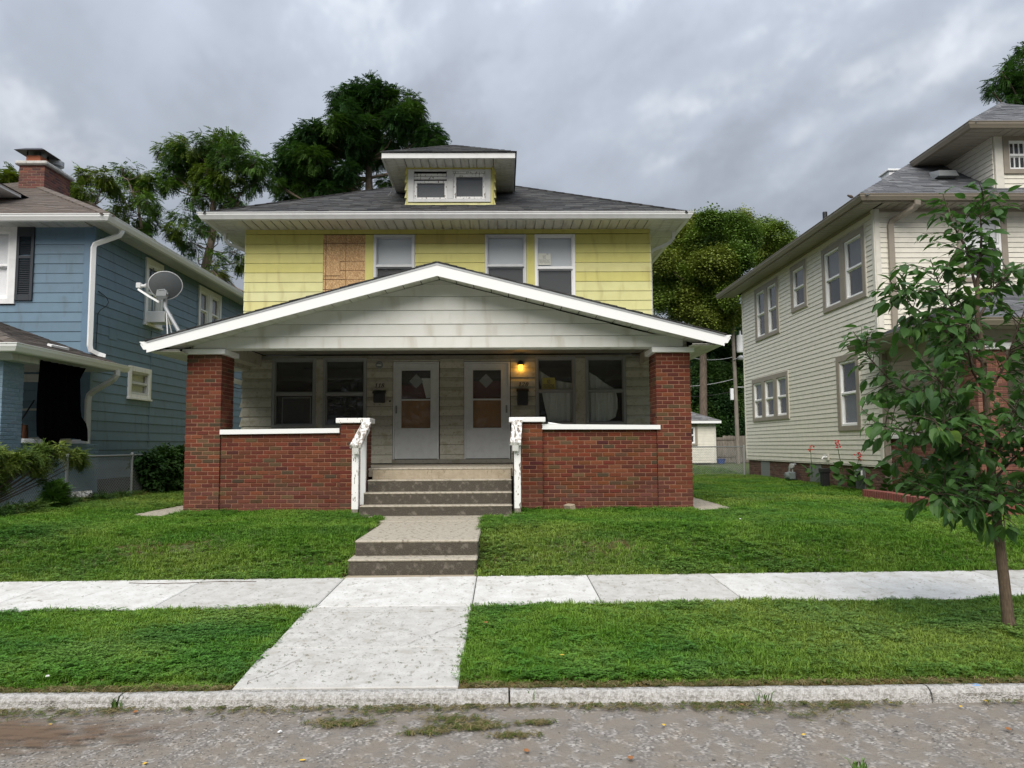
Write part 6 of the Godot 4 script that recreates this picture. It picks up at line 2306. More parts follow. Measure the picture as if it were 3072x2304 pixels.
func young_tree() -> void:
	var base := V(4.21, 0.10, 6.45)
	var t := thing("young_tree", "young street tree with large drooping leaves in the right verge", "tree", base)
	var inv := Transform3D(Basis(), -base)
	var g := Geo.new()
	g.xf = inv
	var tr := []
	var rad := []
	for q in YOUNG[0]:
		tr.append(V(q[0], q[1], q[2]) + V(rng.randfn(0, 0.004), 0, 0))
	tr[0] = V(4.215, 0.09, 6.45)
	for i in tr.size():
		rad.append([0.062, 0.043, 0.038, 0.034, 0.030, 0.026, 0.022, 0.018, 0.014][i])
	tr.insert(1, V(4.205, 0.2, 6.45))
	rad.insert(1, 0.047)
	g.tube(tr, rad, 12)
	part("trunk", g, M.bark_young, t)
	var crown := hold("crown", t)
	var shapes := []
	for k in 5:
		shapes.append(street_leaf(60 + k, 0.122, [0.062, 0.055, 0.068, 0.058, 0.052][k]))
	var all := []
	var bg := Geo.new()
	bg.xf = inv
	var node_list := []
	for b in range(1, YOUNG.size()):
		var pts := []
		for q in YOUNG[b]:
			pts.append(V(q[0], q[1], q[2]))
		var w := 0.013
		var rr := []
		for i in pts.size():
			rr.append(lerpf(w, 0.003, float(i) / (pts.size() - 1)))
		bg.tube(pts, rr, 6, false)
		var total := 0.0
		for i in pts.size() - 1:
			total += pts[i].distance_to(pts[i + 1])
		var s := 0.0
		var side := 1.0
		for i in pts.size() - 1:
			var seg: float = pts[i].distance_to(pts[i + 1])
			var d: Vector3 = (pts[i + 1] - pts[i]).normalized()
			var x := 0.0
			while x < seg:
				var f := (s + x) / total
				if f > 0.18:
					var p: Vector3 = pts[i] + d * x
					node_list.append([p, d, side, f])
					side = -side
				x += 0.02
			s += seg
		node_list.append([pts[-1], (pts[-1] - pts[-2]).normalized(), 1.0, 1.0])
	for q in node_list:
		var p: Vector3 = q[0]
		var d: Vector3 = q[1]
		var out: Vector3 = d.cross(Vector3.UP).normalized() * q[2]
		out = (out.rotated(d, rng.randfn(0, 1.0)) + d * 0.5).normalized()
		if rng.randf() < 0.55 and q[3] < 0.93:
			# a side twig with leaves of its own
			var l := rng.randf_range(0.12, 0.3)
			var e: Vector3 = p + (out + V(0, 0.1, 0)) * l
			bg.tube([p, p.lerp(e, 0.5) + V(0, 0.012, 0), e], [0.0045, 0.0035, 0.002], 4, false)
			var n := int(l / 0.036) + 1
			for k in n:
				var pp := p.lerp(e, (k + 1.0) / n)
				var o2: Vector3 = (out.rotated(Vector3.UP, (0.9 if k % 2 else -0.9) + rng.randfn(0, 0.3)) + V(0, rng.randfn(-0.45, 0.3), 0)).normalized()
				all.append(leaf_place(pp, o2))
		else:
			all.append(leaf_place(p, (out + V(0, rng.randfn(-0.4, 0.3), 0)).normalized()))
	part("branches", bg, M.twig, t)
	all.sort_custom(func(a, b): return a.origin.distance_to(EYE) / a.basis.z.length() < b.origin.distance_to(EYE) / b.basis.z.length())
	var rest := [[], []]
	for i in all.size():
		var k := rng.randi() % 5
		var mi := rng.randf()
		var m: Material = M["tree_leaf%d" % (0 if mi < 0.45 else 1 if mi < 0.72 else 2 if mi < 0.95 else 3)]
		if i < 300:
			var o := part("leaf", shapes[k], m, crown)
			o.transform = inv * all[i]
		else:
			rest[0 if mi < 0.6 else 1].append([inv * all[i], Color.WHITE])
	for k in 2:
		stuff(scatter("leaves", shapes[k], M["tree_leaf%d" % k], rest[k], crown))


func leaf_place(p: Vector3, f: Vector3) -> Transform3D:
	var up := V(rng.randfn(0, 0.35), 1, rng.randfn(0, 0.35))
	var s := up.cross(f).normalized()
	var b := Basis(s, f.cross(s).normalized(), f)
	var k := rng.randf_range(0.5, 1.25)
	return Transform3D(b.scaled_local(Vector3.ONE * k), p + f * 0.03 * k)


func canna(label: String, at: Vector3, h: float, stems: int, flowers: Array) -> void:
	var t := thing("canna_plant", label, "flowering plant", at, "red cannas beside the cream house")
	for k in stems:
		var a := rng.randf() * TAU
		var o := V(cos(a), 0, sin(a)) * 0.09 * sqrt(stems)
		var hh := h * rng.randf_range(0.6, 1.0)
		for j in 4:
			var g := Geo.new()
			var d := V(rng.randfn(0, 1), 0, rng.randfn(0, 1)).normalized()
			var p := o + V(0, hh * (0.12 + 0.2 * j), 0)
			var l := hh * rng.randf_range(0.5, 0.7)
			var s := d.cross(Vector3.UP) * l * 0.24
			var last := [p, p]
			for i in 6:
				var f := (i + 1) / 6.0
				var c := p + d * l * f * 0.62 + V(0, l * (0.85 * f - 0.45 * f * f), 0)
				var w := s * sin(PI * pow(f, 0.7)) if f < 1.0 else Vector3.ZERO
				g.quad(last[0], last[1], c + w, c - w)
				last = [c - w, c + w]
			part("leaf", g, M.tree_leaf1 if rng.randf() < 0.6 else M.tree_leaf0, t)
	for f in flowers:
		var g := Geo.new()
		var e := V(f[0], f[1], 0)
		g.tube([V(f[0] * 0.3, h * 0.3, 0), V(f[0] * 0.8, f[1] * 0.7, 0), e], [0.012, 0.009, 0.006], 5)
		part("stem", g, M.tree_leaf1, t)
		g = Geo.new()
		for i in 14:
			var c := e + V(rng.randfn(0, 0.028), rng.randf_range(-0.11, 0.07), rng.randfn(0, 0.028))
			var d := V(rng.randfn(0, 1), rng.randfn(0.6, 0.5), rng.randfn(0, 1)).normalized() * 0.062
			var w := d.cross(V(0.3, 0.4, 1)).normalized() * 0.024
			g.quad(c, c + d * 0.5 - w, c + d, c + d * 0.5 + w)
		part("blossom", g, M.petal, t)


func bush(called: String, label: String, cat: String, blobs: Array, leaves: Array, per: float, tones: Array, gap := -0.4) -> void:
	var c0 := V(blobs[0][0], 0, blobs[0][2])
	c0.y = ground_y(c0.x, c0.z)
	var t := thing(called, label, cat, c0)
	var g := Geo.new()
	var lists := []
	for k in leaves.size():
		lists.append([])
	for b in blobs:
		var c := V(b[0], b[1], b[2])
		var r: float = b[3]
		g.tube([V(rng.randfn(0, 0.05), 0, rng.randfn(0, 0.05)), (c - c0) * V(0.6, 0.55, 0.6), c - c0], [0.014, 0.01, 0.004], 5, false)
		var hue: Color = tones[rng.randi() % tones.size()]
		for i in int(per * (0.1 + r * r * 4.0)):
			var d := V(rng.randfn(0, 1), rng.randfn(0, 1), rng.randfn(0, 1)).normalized()
			var p := c + d * r * pow(rng.randf(), 0.4)
			if noise.get_noise_3d(p.x * 90.0, p.y * 90.0, p.z * 90.0) < gap + 0.25 * rng.randf():
				continue
			p.y = maxf(p.y, c0.y + 0.02)
			var f := (d + V(0, -0.3, 0)).normalized()
			var s := f.cross(V(0.1, 1, 0.05)).normalized()
			lists[rng.randi() % leaves.size()].append([Transform3D(Basis(s, f.cross(s) * -1.0, f).scaled_local(Vector3.ONE * rng.randf_range(0.7, 1.3)), p - c0), hue * rng.randf_range(0.7, 1.3)])
	part("stem", g, M.twig, t)
	for k in leaves.size():
		scatter("foliage", leaves[k], M.leaf, lists[k], t)


func shrubs() -> void:
	var ivy := [cluster_mesh(31, 9, 0.11, 0.075), cluster_mesh(32, 8, 0.09, 0.09)]
	var small := [cluster_mesh(33, 10, 0.07, 0.035), spray_mesh(34, 0.12, 6, 0.035)]
	var dk := [Color(0.028, 0.07, 0.02), Color(0.035, 0.085, 0.022), Color(0.045, 0.10, 0.025)]
	bush("ivy_shrub", "dark leafy shrub grown over the chain-link fence beside the left porch pillar", "shrub", [[-7.6, 1.25, -3.7, 0.32], [-7.5, 1.35, -4.3, 0.34], [-7.55, 1.3, -4.9, 0.36], [-7.5, 1.25, -5.5, 0.36], [-7.5, 0.95, -3.8, 0.25], [-7.45, 0.95, -4.5, 0.3], [-7.5, 0.95, -5.2, 0.3], [-7.45, 1.42, -5.0, 0.25], [-7.6, 1.3, -6.0, 0.35], [-7.65, 1.42, -3.45, 0.2], [-7.5, 0.7, -4.9, 0.25]], ivy, 520.0, dk)
	var vl := []
	for i in 17:
		var z := 2.2 - i * 0.16
		vl.append([-7.68 + rng.randfn(0, 0.05), 1.55 + rng.randfn(0, 0.05), z, rng.randf_range(0.07, 0.12)])
		if z > 0.0:
			vl.append([-7.68 + rng.randfn(0, 0.04), 1.38, z, 0.07])
	vl.append_array([[-7.68, 1.42, -0.35, 0.1], [-7.68, 1.35, 0.1, 0.14], [-7.66, 1.22, 0.05, 0.1], [-7.68, 1.1, 1.05, 0.1], [-7.68, 1.2, 1.4, 0.14], [-7.7, 1.5, -0.9, 0.1], [-7.7, 1.48, -1.2, 0.11], [-7.7, 1.4, -1.25, 0.08], [-7.7, 1.0, 1.5, 0.2]])
	bush("climbing_vine", "yellow-green vine climbing over the top rail of the left fence", "vine", vl, small, 1500.0, [Color(0.11, 0.165, 0.025), Color(0.085, 0.14, 0.025), Color(0.14, 0.19, 0.035)])
	var wl := []
	for i in 26:
		wl.append([-7.55 + rng.randfn(0, 0.1), 0.67 + rng.randf() * 0.05, 1.9 - i * 0.17 + rng.randfn(0, 0.05), rng.randf_range(0.04, 0.085)])
	bush("fence_weeds", "low weeds growing along the foot of the left fence", "weeds", wl, small, 900.0, [Color(0.05, 0.11, 0.022), Color(0.08, 0.14, 0.025)])
	bush("leafy_weed", "knee-high bright weed in front of the left fence", "weed", [[-7.45, 0.80, -0.06, 0.11], [-7.45, 0.93, -0.12, 0.08], [-7.4, 0.74, 0.03, 0.09], [-7.47, 0.88, 0.06, 0.07], [-7.5, 1.0, -0.1, 0.05]], [spray_mesh(35, 0.14, 5, 0.06)], 1500.0, [Color(0.06, 0.14, 0.022), Color(0.08, 0.17, 0.03)])
	var tall := tuft(700, 14, 0.15, 0.007, 0.06)
	var list := []
	for i in 420:
		var z := rng.randf_range(-5.5, 2.0)
		var x := -7.6 + rng.randfn(0, 0.09)
		list.append([Transform3D(Basis(Vector3.UP, rng.randf() * TAU).scaled(V(1, rng.randf_range(0.5, 1.2), 1)), V(x, ground_y(x, z), z)), Color(0.10, 0.17, 0.035) * rng.randf_range(0.7, 1.3) if rng.randf() < 0.85 else Color(0.25, 0.19, 0.09)])
	stuff(scatter("tall_grass", tall, M.blade, list), "unmown grass along the foot of the left fence", "grass")
	# cannas and other plants by the cream house
	canna("single tall canna beside the gas meter with one red bloom", V(8.05, 0.62, -7.1), 0.55, 2, [[-0.02, 0.92]])
	canna("bushy canna right of the black pipe with two red blooms", V(7.95, 0.58, -4.8), 0.72, 6, [[-0.22, 1.08], [0.28, 0.80]])
	canna("canna at the corner of the cream house, just left of the young tree", V(7.95, 0.55, -3.3), 0.75, 4, [])
	bush("clipped_shrub", "low dark shrub behind the red brick edging", "shrub", [[8.1, 0.85, -1.9, 0.28], [8.15, 0.85, -1.4, 0.28], [8.2, 0.9, -0.9, 0.3], [8.1, 0.8, -2.4, 0.25], [8.4, 0.85, -0.4, 0.3], [8.9, 0.85, 0.0, 0.3], [9.5, 0.85, 0.1, 0.3]], small, 1300.0, dk)
	bush("back_shrub", "shrub against the plank fence behind the garage", "shrub", [[12.0, 1.5, -30.5, 0.7], [12.9, 1.6, -31.0, 0.8], [13.8, 1.4, -31.5, 0.8], [11.2, 1.8, -30.0, 0.6], [12.2, 2.4, -31.0, 0.6]], [cluster_mesh(5, 10, 0.2, 0.17)], 160.0, dk)


# clumps of foliage as [x, y, z, radius]
const LOCUST := [[-14.99,15.05,-20.84,0.46], [-14.15,14.29,-19.86,0.52], [-14.40,15.09,-20.42,0.37], [-13.48,14.71,-19.67,0.52], [-12.98,14.93,-19.60,0.40], [-13.19,15.61,-21.39,0.51], [-12.57,15.59,-21.56,0.46], [-11.30,14.61,-18.92,0.31], [-13.75,14.42,-20.77,0.62], [-13.05,14.67,-20.85,0.58], [-11.53,13.73,-18.41,0.50], [-11.34,14.37,-20.10,0.53], [-10.42,13.64,-18.92,0.43], [-14.50,13.58,-20.08,0.48], [-14.38,12.90,-19.55,0.28], [-14.29,13.96,-21.12,0.46], [-12.77,13.47,-19.57,0.44], [-11.54,13.12,-18.82,0.47], [-11.14,13.52,-19.93,0.48], [-10.43,13.02,-19.23,0.35], [-10.93,12.70,-19.45,0.28], [-11.95,13.02,-21.40,0.29], [-12.13,12.77,-19.17,0.43], [-13.13,12.95,-19.71,0.32], [-13.24,12.68,-20.64,0.37], [-12.74,12.92,-21.50,0.34], [-13.07,12.01,-18.83,0.27], [-13.90,12.01,-20.09,0.44], [-13.67,11.28,-19.30,0.43], [-13.60,10.73,-18.79,0.35], [-13.42,10.64,-19.31,0.43], [-12.65,10.69,-18.65,0.42], [-13.01,11.42,-20.34,0.36], [-11.95,10.56,-19.04,0.27], [-13.57,10.43,-20.18,0.32], [-11.99,9.50,-18.61,0.34], [-11.97,9.00,-18.79,0.34], [-13.68,10.13,-21.29,0.37], [-11.82,10.43,-21.16,0.37], [-11.67,9.86,-20.91,0.29], [-10.98,11.79,-18.51,0.23]]
const DARK := [[-6.77,19.90,-25.26,0.63], [-5.98,19.35,-24.49,0.57], [-7.68,20.01,-25.80,0.54], [-8.18,19.53,-24.97,0.49], [-7.38,19.20,-25.46,0.76], [-6.37,19.08,-25.60,0.81], [-5.34,18.93,-24.66,0.66], [-4.72,18.84,-24.66,0.57], [-4.39,17.77,-23.38,0.55], [-7.85,18.34,-24.27,0.57], [-4.93,17.33,-23.28,0.63], [-7.52,17.33,-23.57,0.64], [-8.04,17.05,-23.04,0.54], [-6.72,17.51,-24.31,0.57], [-4.51,18.04,-26.35,0.73], [-3.55,16.75,-23.56,0.60], [-3.13,16.27,-23.14,0.34], [-9.17,16.89,-23.38,0.55], [-9.86,17.05,-24.72,0.66], [-8.93,16.73,-24.14,0.78], [-8.50,17.64,-26.16,0.73], [-7.19,16.49,-23.67,0.60], [-5.55,17.00,-24.71,0.57], [-6.63,17.33,-25.86,0.59], [-11.25,17.31,-26.75,0.51], [-9.97,15.71,-23.58,0.68], [-9.07,15.41,-23.04,0.63], [-9.34,17.17,-26.65,0.55], [-10.95,15.27,-23.80,0.47], [-10.88,15.48,-25.36,0.58], [-10.45,15.90,-26.40,0.68], [-9.53,15.60,-25.82,0.58], [-8.33,14.78,-23.92,0.60], [-7.57,14.98,-23.51,0.51], [-8.16,15.53,-26.82,0.55], [-7.18,16.07,-24.54,0.52], [-6.65,16.95,-26.82,0.56], [-9.49,14.28,-24.13,0.60], [-10.90,14.45,-25.68,0.49], [-8.48,14.02,-23.48,0.51], [-10.72,14.14,-23.08,0.25], [-5.89,14.97,-24.98,0.26]]
const MAPLE := [[10.60,12.95,-25.01,0.55], [11.36,13.16,-27.76,0.82], [10.79,13.66,-28.69,0.76], [12.05,13.12,-26.60,0.72], [13.21,14.09,-28.87,0.61], [9.97,13.06,-28.21,0.75], [10.64,12.31,-27.37,0.88], [11.58,12.09,-26.56,0.93], [13.17,12.87,-28.38,0.83], [9.57,12.16,-28.83,0.83], [8.04,10.98,-25.53,0.63], [10.20,11.43,-27.74,0.96], [10.72,10.74,-25.17,0.90], [11.78,11.08,-25.41,0.77], [8.43,10.49,-27.49,0.66], [9.30,10.34,-27.16,0.87], [10.47,10.13,-26.92,0.87], [11.48,10.17,-26.42,0.79], [8.51,9.28,-26.62,0.72], [9.76,9.16,-26.76,0.79], [10.91,9.11,-26.52,0.79], [11.53,9.14,-25.24,0.62], [11.73,8.39,-26.97,0.65], [12.56,8.59,-27.28,0.51], [10.35,8.18,-26.12,0.63], [9.69,8.66,-28.05,0.59]]
const ASH := [[17.26,15.74,-36.60,0.81], [17.41,14.99,-34.57,0.69], [18.70,14.92,-35.94,0.54], [16.70,14.54,-35.85,0.89], [18.26,14.87,-37.47,0.74], [16.41,15.38,-36.25,0.63], [16.03,13.89,-35.76,0.80], [17.49,14.12,-37.44,0.64]]
const UNDER := [[10.6, 3.4, -28.6, 0.7], [11.3, 2.7, -28.8, 0.7], [10.7, 4.6, -28.6, 0.7], [11.5, 4.0, -28.8, 0.7], [11.2, 5.6, -28.8, 0.7], [10.0, 2.6, -29.4, 0.8], [12.6, 2.6, -29.2, 0.8], [13.2, 3.6, -29.4, 0.8], [12.2, 5.2, -29.2, 0.8], [9.2, 1.6, -33.0, 0.9], [10.2, 2.6, -32.6, 0.9], [11.2, 1.6, -33.4, 1.0], [12.2, 2.4, -33.0, 1.0], [13.2, 1.6, -33.6, 1.0], [14.2, 2.4, -34.0, 1.0], [15.3, 1.8, -34.5, 1.0], [15.6, 3.4, -34.0, 1.0], [14.6, 4.2, -34.5, 1.0], [9.6, 4.0, -33.0, 0.9], [10.4, 5.4, -33.0, 0.9], [15.0, 5.8, -35.0, 1.0], [16.2, 4.8, -35.0, 1.1], [10.0, 6.8, -33.0, 0.9], [11.37,7.75,-30.65,0.79], [12.46,7.98,-30.60,0.71], [13.76,8.06,-32.32,0.73], [11.80,6.64,-30.62,0.86], [13.04,6.70,-31.10,0.79], [11.11,5.61,-30.46,0.78], [12.47,5.54,-31.44,0.88], [13.19,5.52,-30.38,0.70], [11.27,4.43,-30.29,0.70], [12.88,4.49,-32.43,0.81], [13.82,4.39,-32.32,0.73], [12.61,3.43,-30.47,0.70], [13.38,6.91,-29.61,0.61], [12.18,3.49,-31.75,0.72], [11.22,3.47,-31.13,0.63]]
const PALE := [[-16.66,11.76,-15.81,0.23], [-17.17,11.66,-16.36,0.20], [-16.69,11.80,-16.27,0.26], [-16.27,12.26,-16.37,0.23], [-15.92,12.25,-16.26,0.20], [-15.10,12.02,-15.81,0.26], [-15.63,12.06,-16.40,0.26], [-16.75,11.47,-16.25,0.26], [-15.79,11.29,-15.46,0.25], [-16.32,11.61,-16.95,0.32], [-15.43,11.07,-15.86,0.29], [-15.90,10.96,-15.53,0.23], [-15.24,11.90,-16.38,0.23]]
const SLIM := [[-15.92,13.35,-18.67,0.25], [-14.80,12.86,-17.27,0.24], [-15.70,13.04,-18.63,0.38], [-15.22,12.98,-18.75,0.35], [-14.73,12.96,-18.16,0.19], [-15.50,12.14,-17.52,0.33], [-15.78,12.63,-18.96,0.38], [-14.96,12.48,-18.43,0.34], [-14.61,12.60,-18.40,0.19], [-15.14,11.57,-17.20,0.36], [-15.06,11.88,-18.15,0.40], [-14.12,11.43,-17.15,0.33], [-14.54,11.70,-18.79,0.22], [-15.94,11.45,-18.39,0.28], [-15.09,11.03,-17.64,0.33], [-14.98,10.52,-17.08,0.27], [-14.86,11.05,-18.12,0.31], [-14.71,11.08,-18.66,0.28], [-15.07,10.71,-18.91,0.32], [-14.30,10.46,-17.93,0.21], [-15.37,10.79,-18.74,0.28], [-14.13,9.99,-17.26,0.21]]
const RTOP := [[24.77,19.61,-22.62,0.54], [23.28,18.56,-21.12,0.52], [24.03,18.89,-22.69,0.44], [24.45,18.58,-22.46,0.58], [24.91,18.87,-22.25,0.68], [24.96,19.77,-22.24,0.53], [24.88,18.09,-22.27,0.58], [23.41,17.18,-20.74,0.32], [25.61,20.94,-23.03,0.22], [26.41,19.89,-23.49,1.00], [24.54,17.53,-20.67,0.93], [24.47,19.44,-20.86,0.56], [22.33,17.42,-20.54,0.18]]
# trunk and branches of the young street tree
const YOUNG := [
[[4.21,0.10,6.45],[4.19,0.52,6.45],[4.16,0.94,6.45],[4.13,1.33,6.45],[4.13,1.68,6.45],[4.12,2.03,6.45],[4.11,2.43,6.45],[4.09,2.75,6.45],[4.11,3.07,6.45]],
[[4.11,3.07,6.45],[4.13,3.27,6.47],[4.13,3.44,6.50],[4.11,3.58,6.53],[4.15,3.82,6.55]],
[[4.10,2.91,6.45],[4.04,3.34,6.42],[3.96,3.56,6.38],[3.90,3.85,6.35]],
[[4.10,2.35,6.45],[3.83,2.54,6.53],[3.58,2.70,6.60],[3.36,2.82,6.67],[3.18,3.00,6.75]],
[[4.13,1.76,6.45],[3.75,2.00,6.41],[3.49,2.12,6.37],[3.36,2.21,6.33],[3.23,2.38,6.29],[3.10,2.64,6.25]],
[[4.13,1.48,6.45],[3.78,1.64,6.53],[3.47,1.74,6.60],[3.20,1.78,6.67],[2.95,1.81,6.75]],
[[4.15,1.25,6.45],[3.94,1.40,6.38],[3.70,1.48,6.30],[3.50,1.54,6.22],[3.44,1.48,6.15]],
[[4.15,1.09,6.45],[3.84,1.26,6.58],[3.57,1.27,6.72],[3.36,1.22,6.85]],
[[4.15,1.25,6.45],[4.08,1.28,6.32],[4.02,1.19,6.18],[3.92,1.06,6.05]],
[[4.15,1.11,6.45],[4.00,1.18,6.57],[3.85,1.17,6.68],[3.74,1.09,6.80]],
[[4.12,2.03,6.45],[4.25,2.30,6.52],[4.34,2.61,6.58],[4.41,2.87,6.65]],
[[4.13,1.64,6.45],[4.40,1.92,6.38],[4.62,2.12,6.32],[4.84,2.33,6.25]],
[[4.14,1.33,6.45],[4.26,1.52,6.55],[4.36,1.64,6.65],[4.45,1.75,6.75]],
[[4.16,1.05,6.45],[4.27,1.21,6.48],[4.37,1.33,6.52],[4.49,1.37,6.55]],
[[4.09,2.71,6.45],[4.32,3.01,6.35],[4.52,3.16,6.25],[4.70,3.27,6.15]],
[[4.11,2.19,6.45],[4.03,2.45,6.32],[4.00,2.71,6.18],[4.02,2.99,6.05]],
[[4.12,2.07,6.45],[3.91,2.25,6.62],[3.78,2.47,6.78],[3.73,2.63,6.95]],
[[4.12,1.72,6.45],[3.86,1.91,6.62],[3.61,2.05,6.78],[3.38,2.23,6.95]],
[[4.16,1.05,6.45],[4.14,1.16,6.53],[4.10,1.11,6.62],[4.06,0.97,6.70]],
[[4.13,1.48,6.45],[3.86,1.64,6.65],[3.56,1.75,6.85],[3.27,1.86,7.05]],
[[4.13,1.41,6.45],[4.11,1.64,6.62],[4.10,1.75,6.78],[4.06,1.97,6.95]],
[[4.10,2.51,6.45],[3.92,2.66,6.52],[3.70,2.97,6.58],[3.59,3.19,6.65]]
]


# ---- smaller things ------------------------------------------------------------
func porch_things() -> void:
	# handrails of peeling wood
	var g: Geo
	for q in [[-2.345, -2.27, "peeling white stair rail left of the porch steps", 0.66], [0.23, 0.25, "peeling white stair rail right of the porch steps", 0.60]]:
		var left: bool = q[0] < 0
		var o := thing("stair_rail", q[2], "handrail", V(q[0], 0.56, 0.6), "stair rails of the porch")
		var inv := Transform3D(Basis(), -o.position)
		g = _box(q[0] - 0.053, q[0] + 0.053, 0.50, 1.66 if left else 1.69, 0.56, 0.665, 0.006)
		g = Geo.new()
		g.xf = inv
		g.box(V(q[0] - 0.053, 0.66, 0.56), V(q[0] + 0.053, 1.67, 0.665), 0.006)
		part("post", g, M.peel_little, o)
		g = Geo.new()
		g.xf = inv
		g.box(V(q[0] - 0.05, 0.46, 0.563), V(q[0] + 0.05, 0.66, 0.662), 0.004)
		part("post_foot", g, M.plank0, o)
		if left:
			g = Geo.new()
			g.xf = inv
			g.box(V(-2.345, 0.70, 0.14), V(-2.255, 1.90, 0.22), 0.006)
			part("post", g, M.white_clean, o)
		else:
			g = Geo.new()
			g.xf = inv
			g.box(V(0.16, 0.6, 0.50), V(0.172, 1.66, 0.66))
			part("iron_strap", g, M.black_metal, o)
		g = Geo.new()
		g.xf = inv
		var a0 := V(-2.41, 1.675, 0.80) if left else V(0.11, 1.705, 0.80)
		var a1 := V(-2.235, 1.675, 0.80) if left else V(0.285, 1.705, 0.80)
		var b0 := V(-2.345, 2.055, 0.10) if left else V(0.155, 2.085, 0.10)
		var b1 := V(-2.195, 2.055, 0.10) if left else V(0.325, 2.085, 0.10)
		var d := V(0, -0.045, -0.02)
		g.hexa([a0 + d, a1 + d, b1 + d, b0 + d, a0, a1, b1, b0])
		part("rail_cap", g, M.peel, o)
		g = Geo.new()
		g.xf = inv
		var m := V(0, -0.09, -0.03)
		var e := V(0.05, 0, 0)
		var l0 := (a0 + a1) / 2.0 + d
		var u0 := (b0 + b1) / 2.0 + d
		g.hexa([l0 - e + m, l0 + e + m, u0 + e + m, u0 - e + m, l0 - e, l0 + e, u0 + e, u0 - e])
		part("rail_beam", g, M.peel_little, o)
	# letterboxes
	for q in [[-2.54, 2.55, 2.81, 0.115, "black wall mailbox beside the left front door"], [0.41, 2.485, 2.835, 0.11, "tall black wall mailbox beside the right front door, under the lit lamp"]]:
		var o := thing("mailbox", q[4], "mailbox", V(q[0], q[1], -2.93))
		g = Geo.new()
		var h: float = q[2] - q[1]
		g.box(V(-q[3], 0, 0), V(q[3], h - 0.05, 0.10), 0.012)
		part("box", g, M.black_metal, o)
		g = Geo.new()
		g.hexa([V(-q[3] - 0.02, h - 0.06, 0.0), V(q[3] + 0.02, h - 0.06, 0.0), V(q[3] + 0.02, h - 0.075, 0.13), V(-q[3] - 0.02, h - 0.075, 0.13), V(-q[3] - 0.01, h, 0), V(q[3] + 0.01, h, 0), V(q[3] + 0.015, h - 0.025, 0.115), V(-q[3] - 0.015, h - 0.025, 0.115)])
		part("lid", g, M.black_metal, o)
	# house numbers
	var num := thing("house_number", "black house number 120 above the right mailbox", "house number", V(0.43, 2.92, -2.925))
	for i in 3:
		words("digit", "120"[i], 0.118, M.number_black, num, Transform3D(Basis(), V(-0.07 + i * 0.072, 0.0, 0)), 1.0, "Droid Serif", true)
	num = thing("house_number", "dark house number 118 above the left mailbox", "house number", V(-2.54, 2.91, -2.925))
	for i in 3:
		words("digit", "118"[i], 0.118, M.number_black, num, Transform3D(Basis(), V(-0.07 + i * 0.068, 0.0, 0)), 1.0, "Droid Serif", true)
	# lamps
	var lamp := thing("porch_lamp", "lit porch lamp with glowing glass jar beside the right front door", "lamp", V(0.375, 3.30, -2.93))
	g = Geo.new()
	g.lathe(V(0, 0.05, 0.0), V(0, 0, 1), [Vector2(0.0, 0.06), Vector2(0.062, 0.05), Vector2(0.066, 0.0)], 16)
	g.lathe(V(0, 0.02, 0.075), V(0, 1, 0), [Vector2(0.05, 0.0), Vector2(0.055, 0.04), Vector2(0.04, 0.062), Vector2(0.0, 0.066)], 16)
	part("socket", g, M.black_metal, lamp)
	g = Geo.new()
	g.lathe(V(0, 0.02, 0.075), V(0, -1, 0), [Vector2(0.046, 0.0), Vector2(0.05, 0.01), Vector2(0.048, 0.085), Vector2(0.036, 0.105), Vector2(0.0, 0.11)], 16)
	part("glass_jar", g, M.lamp_glass, lamp)
	var l := OmniLight3D.new()
	l.name = "lamp_light"
	l.light_color = Color(1.0, 0.70, 0.27)
	l.light_energy = 0.016
	l.light_size = 0.03
	l.omni_range = 8.0
	l.omni_attenuation = 2.0
	l.shadow_enabled = true
	l.position = V(0, -0.03, 0.075)
	lamp.add_child(l)
	lamp = thing("porch_lamp", "unlit round lamp base without its glass, beside the left front door", "lamp", V(-2.55, 3.335, -2.93))
	g = Geo.new()
	g.lathe(Vector3.ZERO, V(0, 0, 1), [Vector2(0.078, 0), Vector2(0.078, 0.02), Vector2(0.06, 0.03), Vector2(0.045, 0.028), Vector2(0.042, 0.012), Vector2(0.0, 0.01)], 18)
	part("base_ring", g, M.galv_dull, lamp)
	g = Geo.new()
	g.box(V(-0.05, -0.02, 0.01), V(0.04, 0.012, 0.05), 0.006)
	part("socket", g, M.pipe_grey, lamp)
	# doorbell by the left door
	g = Geo.new()
	g.lathe(V(-2.327, 2.584, -2.938), V(0, 0, 1), [Vector2(0.022, 0), Vector2(0.02, 0.015), Vector2(0, 0.018)], 12)
	tag(part("doorbell", g, M.black, self), "small round doorbell between the left mailbox and door", "doorbell")
